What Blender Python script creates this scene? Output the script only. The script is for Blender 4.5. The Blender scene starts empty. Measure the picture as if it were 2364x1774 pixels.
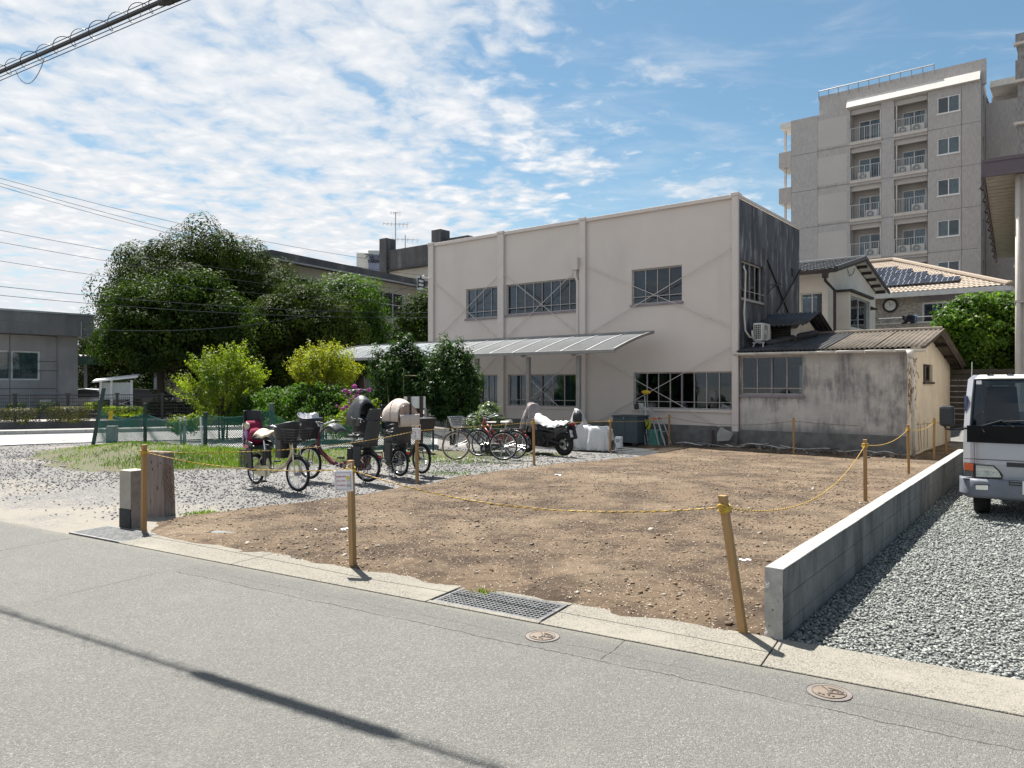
import bpy, math, random
import numpy as np
from mathutils import Vector, Matrix
R = math.radians
random.seed(7)
rng = np.random.default_rng(7)
S = bpy.context.scene
COL = S.collection
# ---------------------------------------------------------------- camera
F, CX, CY, CAMH = 1700.0, 1182.0, 887.0, 1.75        # focal length and centre in photo pixels, eye height in metres
cam = bpy.data.cameras.new('camera'); cam_o = bpy.data.objects.new('camera', cam); COL.objects.link(cam_o)
cam.sensor_width = 36; cam.lens = 36*F/2364; cam.clip_end = 3000; cam.clip_start = .05
cam_o.location = (0, 0, CAMH); cam_o.rotation_euler = (R(90), 0, 0)
S.camera = cam_o
# ---------------------------------------------------------------- light
SUN_EL, SUN_AZ = R(62.5), math.atan2(-.49, .872)         # azimuth from +Y towards +X
sun = bpy.data.lights.new('sun', 'SUN'); sun_o = bpy.data.objects.new('sun', sun); COL.objects.link(sun_o)
sun.energy = 5.0; sun.angle = R(.55); sun.color = (1, .95, .87)
sd = Vector((math.sin(SUN_AZ)*math.cos(SUN_EL), math.cos(SUN_AZ)*math.cos(SUN_EL), math.sin(SUN_EL)))
sun_o.rotation_euler = (-sd).to_track_quat('-Z', 'Y').to_euler()
S.view_settings.view_transform = 'Standard'; S.view_settings.look = 'None'
S.view_settings.exposure = 1.3; S.view_settings.gamma = 1; S.view_settings.use_curve_mapping = False
S.render.film_transparent = False
try: S.cycles.max_bounces = 8; S.cycles.transparent_max_bounces = 24
except Exception: pass

class NT:
    """tiny node-tree writer"""
    def __init__(s, nt): s.t = nt; s.t.nodes.clear()
    def n(s, typ, ins=None, **props):
        nd = s.t.nodes.new(typ)
        for k, v in props.items(): setattr(nd, k, v)
        for k, v in (ins or {}).items():
            sock = nd.inputs[k]
            if isinstance(v, bpy.types.NodeSocket): s.t.links.new(v, sock)
            else:
                if hasattr(sock, 'default_value') and isinstance(v, tuple) and len(v) == 3 and sock.type == 'RGBA': v = (*v, 1)
                sock.default_value = v
        return nd
    def math(s, op, a, b=0., c=None, clamp=False):
        nd = s.n('ShaderNodeMath', {0: a, 1: b}, operation=op, use_clamp=clamp)
        if c is not None: nd.inputs[2].default_value = c
        return nd.outputs[0]
    def ramp(s, fac, lo, hi):       # smooth 0..1
        return s.n('ShaderNodeMapRange', {0: fac, 1: lo, 2: hi}, interpolation_type='SMOOTHSTEP').outputs[0]
    def mix(s, f, a, b, mode='MIX'):
        nd = s.n('ShaderNodeMix', {0: f}, data_type='RGBA', blend_type=mode)
        for i, v in ((6, a), (7, b)):
            if isinstance(v, bpy.types.NodeSocket): s.t.links.new(v, nd.inputs[i])
            else: nd.inputs[i].default_value = (*v, 1) if len(v) == 3 else v
        return nd.outputs[2]
    def noise(s, vec, scale, detail=4, rough=.55, dist=0.):
        return s.n('ShaderNodeTexNoise', {'Vector': vec, 'Scale': scale, 'Detail': detail, 'Roughness': rough, 'Distortion': dist}).outputs[0]
    def mapping(s, vec, scale=(1, 1, 1), rot=(0, 0, 0), loc=(0, 0, 0)):
        return s.n('ShaderNodeMapping', {'Vector': vec, 'Scale': scale, 'Rotation': rot, 'Location': loc}).outputs[0]
# ---------------------------------------------------------------- sky
W = bpy.data.worlds.new('World'); S.world = W; W.use_nodes = True
w = NT(W.node_tree)
sky = w.n('ShaderNodeTexSky', sky_type='NISHITA', sun_disc=False, sun_elevation=SUN_EL, sun_rotation=SUN_AZ % (2*math.pi), air_density=1.0, dust_density=.6, ozone_density=2.5)
tc = w.n('ShaderNodeTexCoord').outputs['Generated']
sep = w.n('ShaderNodeSeparateXYZ', {0: tc})
zc = w.math('ADD', w.math('MAXIMUM', sep.outputs[2], 0.), .09)
u = w.math('DIVIDE', sep.outputs[0], zc); v = w.math('DIVIDE', sep.outputs[1], zc)
uv = w.n('ShaderNodeCombineXYZ', {0: u, 1: v, 2: 0.}).outputs[0]
big = w.noise(uv, 1.1, 4, .55)
az = w.math('DIVIDE', sep.outputs[0], w.math('SQRT', w.math('ADD', w.math('MULTIPLY', sep.outputs[0], sep.outputs[0]), w.math('MULTIPLY', sep.outputs[1], sep.outputs[1]))))
cov = w.math('ADD', w.math('MULTIPLY', az, -2.9), w.math('MULTIPLY', w.math('SUBTRACT', big, .5), 3.0))
cov = w.ramp(cov, -.98, .42)                              # dense rippled sheet to one side, open sky with wisps to the other
warp = w.n('ShaderNodeVectorMath', {0: uv, 1: w.n('ShaderNodeVectorMath', {0: w.n('ShaderNodeTexNoise', {'Vector': uv, 'Scale': 6., 'Detail': 4.}).outputs[1], 1: (.13, .13, 0)}, operation='MULTIPLY').outputs[0]}, operation='ADD').outputs[0]
cell = w.n('ShaderNodeTexVoronoi', {'Vector': warp, 'Scale': 11., 'Smoothness': 1., 'Detail': 1.5, 'Roughness': .5}, feature='SMOOTH_F1').outputs[0]
fine = w.noise(warp, 9, 9, .62, .1)
mid = w.noise(uv, 3.2, 6, .6, .3)
dens = w.math('ADD', w.math('MULTIPLY', w.math('SUBTRACT', .42, cell), .8), w.math('ADD', w.math('MULTIPLY', w.math('SUBTRACT', fine, .5), 1.6), w.math('MULTIPLY', w.math('SUBTRACT', mid, .5), 1.5)))
a1 = w.math('ADD', dens, w.math('MULTIPLY', w.math('SUBTRACT', cov, .5), 1.35))
alpha = w.ramp(a1, -.26, .58)
puff = w.math('ADD', w.math('MULTIPLY', w.noise(w.mapping(uv, (1, 1, 1), loc=(4.3, 1.7, 0)), 2.3, 5, .55), 1.), w.math('MULTIPLY', w.math('SUBTRACT', fine, .5), .55))
alpha = w.math('MAXIMUM', alpha, w.math('MULTIPLY', w.ramp(puff, .53, .78), .8))
wisp = w.noise(w.mapping(uv, (1.5, 3.2, 1), (0, 0, .6)), 1.6, 8, .6, .5)
alpha = w.math('MAXIMUM', alpha, w.math('MULTIPLY', w.ramp(wisp, .45, .85), .5))
hz = w.ramp(sep.outputs[2], .0, .34)                      # pale air near the horizon
veil = w.math('MULTIPLY', w.math('SUBTRACT', 1., hz), .36)
alpha = w.math('ADD', w.math('MULTIPLY', alpha, .93), veil, clamp=True)
shade = w.mix(w.ramp(dens, .32, -.25), (1.03, 1.025, 1.02), (.84, .875, .92))
cloud = w.mix(1., shade, (3.9, 3.92, 3.95), 'MULTIPLY')
skyc = w.mix(1., sky.outputs[0], (.46, .545, .505), 'MULTIPLY')
col = w.mix(alpha, skyc, cloud)
bg = w.n('ShaderNodeBackground', {0: col, 1: .1})
w.n('ShaderNodeOutputWorld', {0: bg.outputs[0]})

# ---------------------------------------------------------------- materials
MAT = {}
def rgb_noise(t, vec, c1, c2, scale, lo=.35, hi=.65, detail=5, rough=.6):
    return t.mix(t.ramp(t.noise(vec, scale, detail, rough), lo, hi), c1, c2)
def mk(name, c1, c2=None, scale=4., rough=.75, bump=0., bscale=40., metal=0., spec=.35, stretch=(1, 1, 1), lo=.35, hi=.65, fine=.12, fscale=60., world=False, coat=0., island=None, rnd=None, alpha=None, stain=None, sscale=1.5, slo=.5, shi=.7, sstretch=(1, 1, 1), bdist=.02):
    m = bpy.data.materials.new(name); m.use_nodes = True; t = NT(m.node_tree)
    vec = t.n('ShaderNodeNewGeometry').outputs['Position'] if world else t.n('ShaderNodeTexCoord').outputs['Object']
    mv = t.mapping(vec, stretch) if stretch != (1, 1, 1) else vec
    c2 = c2 or tuple(x*.85 for x in c1)
    c = rgb_noise(t, mv, c1, c2, scale, lo, hi)
    if fine: c = t.mix(fine, c, t.n('ShaderNodeMix', {0: t.noise(mv, fscale, 3, .7), 6: (0, 0, 0), 7: tuple(min(1, 2*x) for x in c1)}, data_type='RGBA').outputs[2])
    if stain:
        sv = t.mapping(vec, sstretch, loc=(3.1, 7.7, 1.3))
        c = t.mix(t.ramp(t.noise(sv, sscale, 8, .62), slo, shi), c, stain)
    if island:        # pieces of one mesh differ a little
        c = t.mix(t.n('ShaderNodeNewGeometry').outputs['Random Per Island'], c, island)
    if rnd:           # objects sharing the material differ a little
        c = t.mix(t.n('ShaderNodeObjectInfo').outputs['Random'], c, rnd)
    b = t.n('ShaderNodeBsdfPrincipled', {'Base Color': c, 'Roughness': rough, 'Metallic': metal, 'Specular IOR Level': spec, 'Coat Weight': coat})
    if bump: t.t.links.new(t.n('ShaderNodeBump', {'Strength': bump, 'Distance': bdist, 'Height': t.noise(mv, bscale, 6, .6)}).outputs[0], b.inputs['Normal'])
    t.n('ShaderNodeOutputMaterial', {0: b.outputs[0]})
    MAT[name] = m; return m
def leafmat(name, c1, c2, tr=.45, ctr=None, rough=.45, spec=.4):
    m = bpy.data.materials.new(name); m.use_nodes = True; t = NT(m.node_tree)
    g = t.n('ShaderNodeNewGeometry')
    c = t.mix(g.outputs['Random Per Island'], c1, c2)
    big = t.noise(g.outputs['Position'], .9, 3)
    c = t.mix(t.ramp(big, .35, .7), c, tuple(x*.62 for x in c1))
    p = t.n('ShaderNodeBsdfPrincipled', {'Base Color': c, 'Roughness': rough, 'Specular IOR Level': spec})
    tl = t.n('ShaderNodeBsdfTranslucent', {0: t.mix(1., c, ctr or (1.6, 1.9, .7), 'MULTIPLY')})
    t.n('ShaderNodeOutputMaterial', {0: t.n('ShaderNodeMixShader', {0: tr, 1: p.outputs[0], 2: tl.outputs[0]}).outputs[0]})
    MAT[name] = m; return m
def glassmat(name, tint=(.62, .68, .7), refl=1.4, base=.05, rough=.01):
    m = bpy.data.materials.new(name); m.use_nodes = True; t = NT(m.node_tree)
    tr = t.n('ShaderNodeBsdfTransparent', {0: tint})
    gl = t.n('ShaderNodeBsdfGlossy', {0: (.9, .95, 1.), 'Roughness': rough})
    f = t.math('ADD', t.math('MULTIPLY', t.n('ShaderNodeFresnel', {0: 1.45}).outputs[0], refl), base, clamp=True)
    t.n('ShaderNodeOutputMaterial', {0: t.n('ShaderNodeMixShader', {0: f, 1: tr.outputs[0], 2: gl.outputs[0]}).outputs[0]})
    MAT[name] = m; return m

# ---------------------------------------------------------------- objects
def tag(o, label=None, cat=None, group=None, kind=None):
    for k, v in (('label', label), ('category', cat), ('group', group), ('kind', kind)):
        if v: o[k] = v
    return o
def thing(name, label, cat, loc=(0, 0, 0), rz=0., group=None):
    o = bpy.data.objects.new(name, None); COL.objects.link(o); o.empty_display_size = .2
    o.location = loc; o.rotation_euler = (0, 0, rz)
    return tag(o, label, cat, group)
def kids(o): return [c for c in bpy.data.objects if c.parent == o]
def copy_tree(o, parent=None):
    c = o.copy(); COL.objects.link(c)
    if parent is not None: c.parent = parent
    for ch in list(o.children): copy_tree(ch, c)
    return c
class MB:
    """collects shapes; build() links them as one mesh object"""
    def __init__(s, xf=None): s.v = []; s.f = []; s.xf = xf
    def add(s, vs, fs):
        o = len(s.v); s.v += [tuple(p) for p in vs]; s.f += [tuple(i+o for i in f) for f in fs]; return s
    def box(s, x0, x1, y0, y1, z0, z1):
        return s.add([(x0, y0, z0), (x1, y0, z0), (x1, y1, z0), (x0, y1, z0), (x0, y0, z1), (x1, y0, z1), (x1, y1, z1), (x0, y1, z1)],
                     [(3, 2, 1, 0), (4, 5, 6, 7), (0, 1, 5, 4), (1, 2, 6, 5), (2, 3, 7, 6), (3, 0, 4, 7)])
    def hexa(s, b, t):       # two quads (bottom, top) joined
        return s.add(list(b)+list(t), [(3, 2, 1, 0), (4, 5, 6, 7), (0, 1, 5, 4), (1, 2, 6, 5), (2, 3, 7, 6), (3, 0, 4, 7)])
    def bar(s, p, q, w=.04, h=None, up=(0, 0, 1)):
        p, q = Vector(p), Vector(q); h = h or w; d = (q-p).normalized(); u = Vector(up)
        if abs(d.dot(u)) > .98: u = Vector((1, 0, 0))
        a = d.cross(u).normalized()*w/2; b = a.cross(d).normalized()*h/2
        return s.hexa([p-a-b, p+a-b, p+a+b, p-a+b], [q-a-b, q+a-b, q+a+b, q-a+b])
    def quad(s, a, b, c, d): return s.add([a, b, c, d], [(0, 1, 2, 3)])
    def poly(s, pts): return s.add(pts, [tuple(range(len(pts)))])
    def prism(s, pts, y0, y1):       # polygon in x,z extruded along y
        n = len(pts)
        return s.add([(x, y0, z) for x, z in pts]+[(x, y1, z) for x, z in pts],
                     [tuple(range(n)), tuple(range(2*n-1, n-1, -1))]+[(i, i+n, (i+1) % n+n, (i+1) % n) for i in range(n)])
    def prismx(s, pts, x0, x1):      # polygon in y,z extruded along x
        n = len(pts)
        return s.add([(x0, y, z) for y, z in pts]+[(x1, y, z) for y, z in pts],
                     [tuple(range(n-1, -1, -1)), tuple(range(n, 2*n))]+[((i+1) % n, (i+1) % n+n, i+n, i) for i in range(n)])
    def prismz(s, pts, z0, z1):
        n = len(pts)
        return s.add([(x, y, z0) for x, y in pts]+[(x, y, z1) for x, y in pts],
                     [tuple(range(n-1, -1, -1)), tuple(range(n, 2*n))]+[(i, (i+1) % n, (i+1) % n+n, i+n) for i in range(n)])
    def tube(s, pts, r=.02, n=8, closed=False, caps=True):
        pts = [Vector(p) for p in pts]; m = len(pts)
        rs = r if isinstance(r, (list, tuple)) else [r]*m
        up = None; vs = []
        for i, p in enumerate(pts):
            if closed: d = (pts[(i+1) % m]-pts[i-1]).normalized()
            else: d = (pts[min(i+1, m-1)]-pts[max(i-1, 0)]).normalized()
            if up is None:
                up = Vector((0, 0, 1)) if abs(d.z) < .9 else Vector((1, 0, 0))
            a = d.cross(up).normalized(); b = a.cross(d).normalized(); up = b
            vs += [p+(a*math.cos(2*math.pi*k/n)+b*math.sin(2*math.pi*k/n))*rs[i] for k in range(n)]
        fs = []
        for i in range(m if closed else m-1):
            j = (i+1) % m
            fs += [(i*n+k, i*n+(k+1) % n, j*n+(k+1) % n, j*n+k) for k in range(n)]
        if caps and not closed: fs += [tuple(range(n-1, -1, -1)), tuple(range((m-1)*n, m*n))]
        return s.add(vs, fs)
    def ring(s, c, rad, r=.02, n=28, k=6, ax='y', sx=1.):
        pts = []
        for i in range(n):
            a = 2*math.pi*i/n; x, z = rad*math.cos(a)*sx, rad*math.sin(a)
            pts.append((c[0]+x, c[1], c[2]+z) if ax == 'y' else ((c[0]+x, c[1]+z, c[2]) if ax == 'z' else (c[0], c[1]+x, c[2]+z)))
        return s.tube(pts, r, k, True)
    def cyl(s, p, q, r, n=14, r2=None): return s.tube([p, q], [r, r if r2 is None else r2], n)
    def ell(s, c, rad, nu=14, nv=9, zmin=-1., jit=0., seed=0):
        rr = random.Random(seed); vs = []; fs = []
        for j in range(nv+1):
            ph = math.asin(max(zmin, -1)) + (math.pi/2-math.asin(max(zmin, -1)))*j/nv
            for i in range(nu):
                th = 2*math.pi*i/nu; k = 1+jit*(rr.random()-.5)
                vs.append((c[0]+rad[0]*math.cos(ph)*math.cos(th)*k, c[1]+rad[1]*math.cos(ph)*math.sin(th)*k, c[2]+rad[2]*math.sin(ph)*k))
        for j in range(nv):
            fs += [(j*nu+i, j*nu+(i+1) % nu, (j+1)*nu+(i+1) % nu, (j+1)*nu+i) for i in range(nu)]
        fs.append(tuple(range(nu-1, -1, -1)))
        return s.add(vs, fs)
    def grid(s, fn, nu, nv, closed_u=False):      # fn(u, v) -> point, u and v 0..1
        m = nu if closed_u else nu+1
        vs = [fn(i/nu, j/nv) for j in range(nv+1) for i in range(m)]
        fs = [(j*m+i, j*m+(i+1) % m, (j+1)*m+(i+1) % m, (j+1)*m+i) for j in range(nv) for i in range(nu)]
        return s.add(vs, fs)
    def build(s, name, mat, parent=None, smooth=False, bevel=0., solid=0., sub=0, label=None, loc=None, auto=None):
        me = bpy.data.meshes.new(name)
        vs = [s.xf(p) for p in s.v] if s.xf else s.v
        me.from_pydata(vs, [], s.f); me.update()
        if mat is not None: me.materials.append(MAT[mat] if isinstance(mat, str) else mat)
        if smooth: me.polygons.foreach_set('use_smooth', [True]*len(me.polygons))
        o = bpy.data.objects.new(name, me); COL.objects.link(o)
        if parent is not None: o.parent = parent
        if loc: o.location = loc
        if solid:
            md = o.modifiers.new('solid', 'SOLIDIFY'); md.thickness = solid; md.offset = 0
        if bevel:
            md = o.modifiers.new('bevel', 'BEVEL'); md.width = bevel; md.segments = 2; md.limit_method = 'ANGLE'; md.angle_limit = R(40)
        if sub:
            md = o.modifiers.new('sub', 'SUBSURF'); md.levels = md.render_levels = sub
        if label: o['label'] = label
        return o
def np_mesh(name, verts, faces, mat, parent=None, smooth=False):
    """verts n x 3, faces m x k arrays -> object"""
    me = bpy.data.meshes.new(name); nv, (nf, k) = len(verts), faces.shape
    me.vertices.add(nv); me.vertices.foreach_set('co', np.ascontiguousarray(verts, np.float32).ravel())
    me.loops.add(nf*k); me.loops.foreach_set('vertex_index', np.ascontiguousarray(faces, np.int32).ravel())
    me.polygons.add(nf); me.polygons.foreach_set('loop_start', np.arange(0, nf*k, k, dtype=np.int32))
    if smooth: me.polygons.foreach_set('use_smooth', np.ones(nf, bool))
    me.update(calc_edges=True)
    for m in (mat if isinstance(mat, (list, tuple)) else [mat]): me.materials.append(MAT[m])
    o = bpy.data.objects.new(name, me); COL.objects.link(o)
    if parent is not None: o.parent = parent
    return o
def text_mesh(name, body, size, mat, parent, M4, align='CENTER', bold=0., ex=.001):
    cu = bpy.data.curves.new(name, 'FONT'); cu.body = body; cu.size = size; cu.align_x = align; cu.align_y = 'CENTER'; cu.extrude = ex; cu.offset = bold
    to = bpy.data.objects.new(name, cu); COL.objects.link(to)
    me = bpy.data.meshes.new_from_object(to.evaluated_get(bpy.context.evaluated_depsgraph_get()))
    bpy.data.objects.remove(to); me.transform(M4); me.materials.clear(); me.materials.append(MAT[mat])
    o = bpy.data.objects.new(name, me); COL.objects.link(o); o.parent = parent
    return o
# ---------------------------------------------------------------- measuring: photo pixel -> metres
def ray(px, py): return Vector(((px-CX)/F, 1., (CY-py)/F))
def at(px, py, Y): return Vector((0, 0, CAMH))+ray(px, py)*Y
def gnd(px, py, z=0.): return at(px, py, F*(CAMH-z)/(py-CY))
class Frame:
    """a building's own axes: x along its front (towards the right), y into it, z up"""
    def __init__(s, ox, oy, th): s.o = Vector((ox, oy, 0)); s.th = th; s.c, s.s = math.cos(th), math.sin(th)
    def inv(s, d): return Vector((d.x*s.c+d.y*s.s, -d.x*s.s+d.y*s.c, d.z))
    def out(s, x, y, z=0.): return Vector((s.o.x+x*s.c-y*s.s, s.o.y+x*s.s+y*s.c, z))
    def front(s, px, py, v=0.):
        o = s.inv(Vector((0, 0, CAMH))-s.o); d = s.inv(ray(px, py)); k = (v-o.y)/d.y
        return o.x+d.x*k, o.z+d.z*k
    def side(s, px, py, u=0.):
        o = s.inv(Vector((0, 0, CAMH))-s.o); d = s.inv(ray(px, py)); k = (u-o.x)/d.x
        return o.y+d.y*k, o.z+d.z*k
    def at(s, px, py, Y): return s.inv(at(px, py, Y)-s.o)
crop = lambda ox, oy, k: (lambda x, y: (ox+x/k, oy+y/k))
TH = math.atan2(-.619, .7854)
MF = Frame(7.15, 23.2, TH)                      # main building, origin at its near corner
SF = Frame(0, 0, math.atan2(-.515, .857))       # the lane in front
def low(X, Y):      # the plot falls away a little towards the buildings at its back
    st = lambda t: np.clip(t, 0, 1)**2*(3-2*np.clip(t, 0, 1))
    v = .619*(X-7.15)+.7854*(Y-23.2); u = .7854*(X-7.15)-.619*(Y-23.2)
    return -.27*st((v+11)/8)*st((u+12)/4.5)
def gndlow(px, py):
    z = 0.
    for _ in range(8): p = gnd(px, py, z); z = float(low(p.x, p.y))
    return gnd(px, py, z)
# ---------------------------------------------------------------- materials used everywhere
mk('beige_render', (.585, .525, .485), (.56, .50, .462), scale=.8, fine=.08, bump=.15, bscale=30, stain=(.505, .45, .42), sscale=.7, slo=.5, shi=.9, sstretch=(1, 1, .35))
mk('beige_paint', (.585, .525, .49), (.56, .50, .47), rough=.6, fine=.05)
mk('sooty_render', (.055, .058, .066), (.13, .132, .14), scale=1.3, stretch=(1, 1.6, .5), bump=.3, bscale=25, fine=.3, fscale=45, stain=(.34, .345, .355), sscale=2.3, slo=.5, shi=.74, sstretch=(1, 1.7, .38))
def stained():
    m = bpy.data.materials.new('stained_plaster'); m.use_nodes = True; t = NT(m.node_tree); o = t.n('ShaderNodeTexCoord').outputs['Object']
    c = rgb_noise(t, o, (.52, .49, .455), (.42, .40, .38), 1.4)
    d = t.math('ADD', t.noise(t.mapping(o, (1, 1, .8), loc=(1.7, 0, 2.2)), .75, 8, .62), t.math('MULTIPLY', t.math('SUBTRACT', t.noise(t.mapping(o, (5, 5, .7)), 2., 6, .65), .5), .35))
    c = t.mix(t.ramp(d, .45, .68), c, (.185, .18, .185))
    c = t.mix(t.math('MULTIPLY', t.ramp(t.noise(t.mapping(o, (7, 7, .5)), 2.4, 7, .7), .56, .74), .55), c, (.54, .515, .48))
    c = t.mix(t.math('MULTIPLY', t.ramp(t.noise(t.mapping(o, (9, 9, 1.2), loc=(4, 0, 1)), 3., 6, .7), .58, .74), .3), c, (.12, .12, .125))
    c = t.mix(t.math('MULTIPLY', t.ramp(t.noise(o, 34, 4, .7), .45, .75), .25), c, (.10, .10, .10))
    z = t.n('ShaderNodeSeparateXYZ', {0: o}).outputs[2]
    c = t.mix(t.math('MULTIPLY', t.ramp(t.math('ADD', z, t.math('MULTIPLY', t.noise(o, 2.2, 5), .5)), .85, .45), .6), c, (.11, .115, .125))
    b = t.n('ShaderNodeBsdfPrincipled', {'Base Color': c, 'Roughness': .85, 'Specular IOR Level': .2})
    t.t.links.new(t.n('ShaderNodeBump', {'Strength': .35, 'Distance': .02, 'Height': t.noise(o, 22, 6, .65)}).outputs[0], b.inputs['Normal'])
    t.n('ShaderNodeOutputMaterial', {0: b.outputs[0]}); MAT['stained_plaster'] = m
stained()
mk('cream_plaster', (.60, .55, .45), (.52, .475, .385), scale=1.5, bump=.2, bscale=25, stain=(.25, .22, .17), sscale=1.2, slo=.6, shi=.85, sstretch=(1, 1, .4))
mk('bare_footing', (.16, .16, .155), (.10, .10, .10), scale=3, bump=.4, bscale=20)
mk('white_plaster', (.66, .63, .57), (.58, .55, .49), scale=1.2, stain=(.42, .36, .27), sscale=.9, slo=.6, shi=.9)
mk('concrete', (.36, .355, .34), (.26, .255, .245), scale=2.5, bump=.3, bscale=40, fine=.2, fscale=90)
mk('dark_concrete', (.10, .098, .10), (.055, .055, .06), scale=1.1, bump=.3, bscale=12, stretch=(1, 1, .35), fine=.25, fscale=15, stain=(.22, .21, .20), sscale=.8, slo=.55, shi=.8, sstretch=(1, 1, .25))
mk('parapet_concrete', (.19, .185, .185), (.12, .118, .12), scale=1., bump=.3, bscale=12, stretch=(1, 1, .35), fine=.2, fscale=15, stain=(.28, .27, .26), sscale=.8, slo=.55, shi=.8, sstretch=(1, 1, .25))
mk('grey_concrete', (.36, .35, .35), (.29, .28, .285), scale=.8, bump=.2, bscale=14, fine=.15, fscale=18, stain=(.19, .185, .19), sscale=.9, slo=.5, shi=.85, sstretch=(1, 1, .3))
mk('block_concrete', (.20, .196, .188), (.13, .128, .124), scale=5, bump=.5, bscale=60, fine=.3, fscale=120, world=True, stain=(.07, .07, .072), sscale=3.2, slo=.46, shi=.7, sstretch=(1, 1, .25))
mk('mortar_top', (.34, .335, .315), (.27, .265, .255), scale=4, bump=.4, bscale=50, world=True, fine=.2, fscale=80)
mk('chipped_end', (.40, .39, .365), (.30, .29, .275), scale=9, bump=.8, bscale=25, world=True, fine=.15, stain=(.06, .06, .055), sscale=14, slo=.6, shi=.68)
mk('cream_wall', (.42, .39, .33), (.36, .33, .28), scale=.7, fine=.1)
mk('wood_stake', (.37, .235, .11), (.26, .155, .068), scale=3, stretch=(9, 9, .6), fine=.2, fscale=40, bump=.2, bscale=30, rough=.7, rnd=(.33, .19, .08))
mk('rope_dull', (.22, .16, .08), (.14, .10, .05), scale=40); mk('rope', (.55, .36, .055), (.40, .22, .03), scale=40, fine=.2, rough=.6)  # first is a darker copy of rope, building shade put into its colour
mk('rope_black', (.03, .028, .025), rough=.6)
mk('paper', (.78, .78, .80), (.74, .74, .77), fine=.02, rough=.5)
mk('red_ink', (.5, .03, .06), rough=.6); mk('maroon_ink', (.30, .13, .17), rough=.6); mk('yellow_ink', (.68, .55, .05), rough=.6)
mk('ink', (.03, .03, .04), rough=.6); mk('skin_ink', (.72, .62, .52), rough=.6); mk('grey_ink', (.42, .43, .42), rough=.6); mk('blue_ink', (.10, .13, .23), rough=.6)
mk('black_plastic', (.014, .015, .017), (.022, .023, .026), rough=.42, fine=.05, spec=.45)
mk('black_metal', (.012, .012, .014), rough=.35, spec=.5)
mk('dark_grey_plastic', (.045, .048, .052), (.035, .037, .04), rough=.5)
mk('rubber', (.012, .012, .013), (.02, .02, .02), rough=.75, spec=.25)
mk('tan_rubber', (.20, .12, .065), (.15, .09, .05), rough=.7)
mk('steel', (.62, .63, .64), (.55, .56, .57), rough=.28, metal=1., fine=.05)
mk('grey_metal', (.32, .33, .34), (.27, .28, .29), rough=.45, metal=.3)
mk('galvanised', (.42, .44, .45), (.33, .35, .36), rough=.45, metal=.6, scale=8)
mk('alu', (.60, .61, .62), rough=.4, metal=.5)
mk('white_paint', (.72, .72, .72), (.66, .66, .65), rough=.5, fine=.05)
mk('offwhite', (.62, .60, .56), (.54, .52, .48), rough=.6)
mk('beige_bike', (.56, .50, .32), rough=.3, coat=.4); mk('maroon_bike', (.11, .012, .02), rough=.25, coat=.5); mk('navy_bike', (.012, .018, .035), rough=.25, coat=.4); mk('red_bike', (.30, .018, .02), rough=.3, coat=.4)
mk('magenta_fabric', (.25, .015, .055), (.15, .012, .04), scale=15, rough=.9); mk('lilac', (.36, .24, .48), (.5, .3, .4), scale=12, rough=.8)
mk('cream_fabric', (.58, .50, .40), (.5, .42, .33), scale=10, rough=.9); mk('pink_fabric', (.55, .26, .26), (.4, .15, .2), scale=14, rough=.9)
mk('hood_fabric', (.56, .49, .44), (.48, .40, .36), scale=5, rough=.85, bump=.25, bscale=14, bdist=.04)
mk('hood_window', (.34, .21, .16), (.46, .33, .27), scale=9, rough=.25, spec=.6)
mk('rain_fabric', (.050, .056, .064), (.035, .04, .045), rough=.45, bump=.4, bscale=10, spec=.5, bdist=.05)
mk('clear_vinyl', (.14, .19, .22), (.26, .30, .32), scale=7, rough=.15, spec=.8)
mk('leather', (.035, .028, .024), rough=.5); mk('saddle_cover', (.45, .42, .40), rough=.7)
mk('red_lens', (.5, .02, .02), rough=.2); mk('amber_lens', (.62, .10, .02), (.5, .07, .015), rough=.15, coat=.6)
mk('silver_cover', (.60, .61, .62), (.52, .53, .55), scale=2.2, rough=.5, metal=.25, bump=.35, bscale=9, bdist=.05)
mk('taupe_cover', (.29, .26, .26), (.24, .21, .21), rough=.75, bump=.4, bscale=9, bdist=.05)
mk('teal_box', (.060, .085, .10), (.05, .07, .085), rough=.5); mk('mint_plastic', (.10, .30, .26), rough=.5); mk('yellow_plastic', (.62, .40, .02), rough=.4); mk('lime_plastic', (.40, .46, .03), rough=.4)
mk('orange_plastic', (.55, .16, .06), rough=.5); mk('cardboard', (.36, .15, .09), rough=.8)
mk('truck_paint', (.36, .375, .41), (.35, .365, .40), rough=.32, metal=.35, fine=.02, coat=.5)
mk('truck_grey', (.155, .168, .20), rough=.5); mk('seat_cloth', (.10, .12, .145), rough=.9)
mk('chrome', (.85, .86, .88), rough=.08, metal=1., fine=0)
mk('green_post', (.03, .055, .05), (.022, .04, .036), rough=.6, bump=.2); mk('dark_wood', (.05, .038, .034), (.035, .026, .024), stretch=(8, 8, .6), rough=.8, bump=.3)
mk('net_green', (.012, .125, .10), (.01, .10, .08), rough=.6); mk('slate_post', (.10, .125, .145), rough=.55); mk('brown_post', (.055, .032, .03), rough=.7)
mk('bamboo', (.42, .36, .21), (.3, .25, .14), rough=.6); mk('bark', (.075, .058, .042), (.045, .036, .028), scale=6, stretch=(4, 4, .7), bump=.7, bscale=12); mk('twig', (.16, .10, .065), rough=.9)
mk('old_timber', (.25, .205, .185), (.18, .145, .13), scale=3, stretch=(10, 10, .5), bump=.7, bscale=14, world=True, stain=(.05, .04, .035), sscale=9, slo=.62, shi=.72, sstretch=(3, 3, .8))
mk('pale_stone', (.36, .335, .285), (.30, .275, .235), scale=4, bump=.35, bscale=90, fine=.25, fscale=150)
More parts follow.
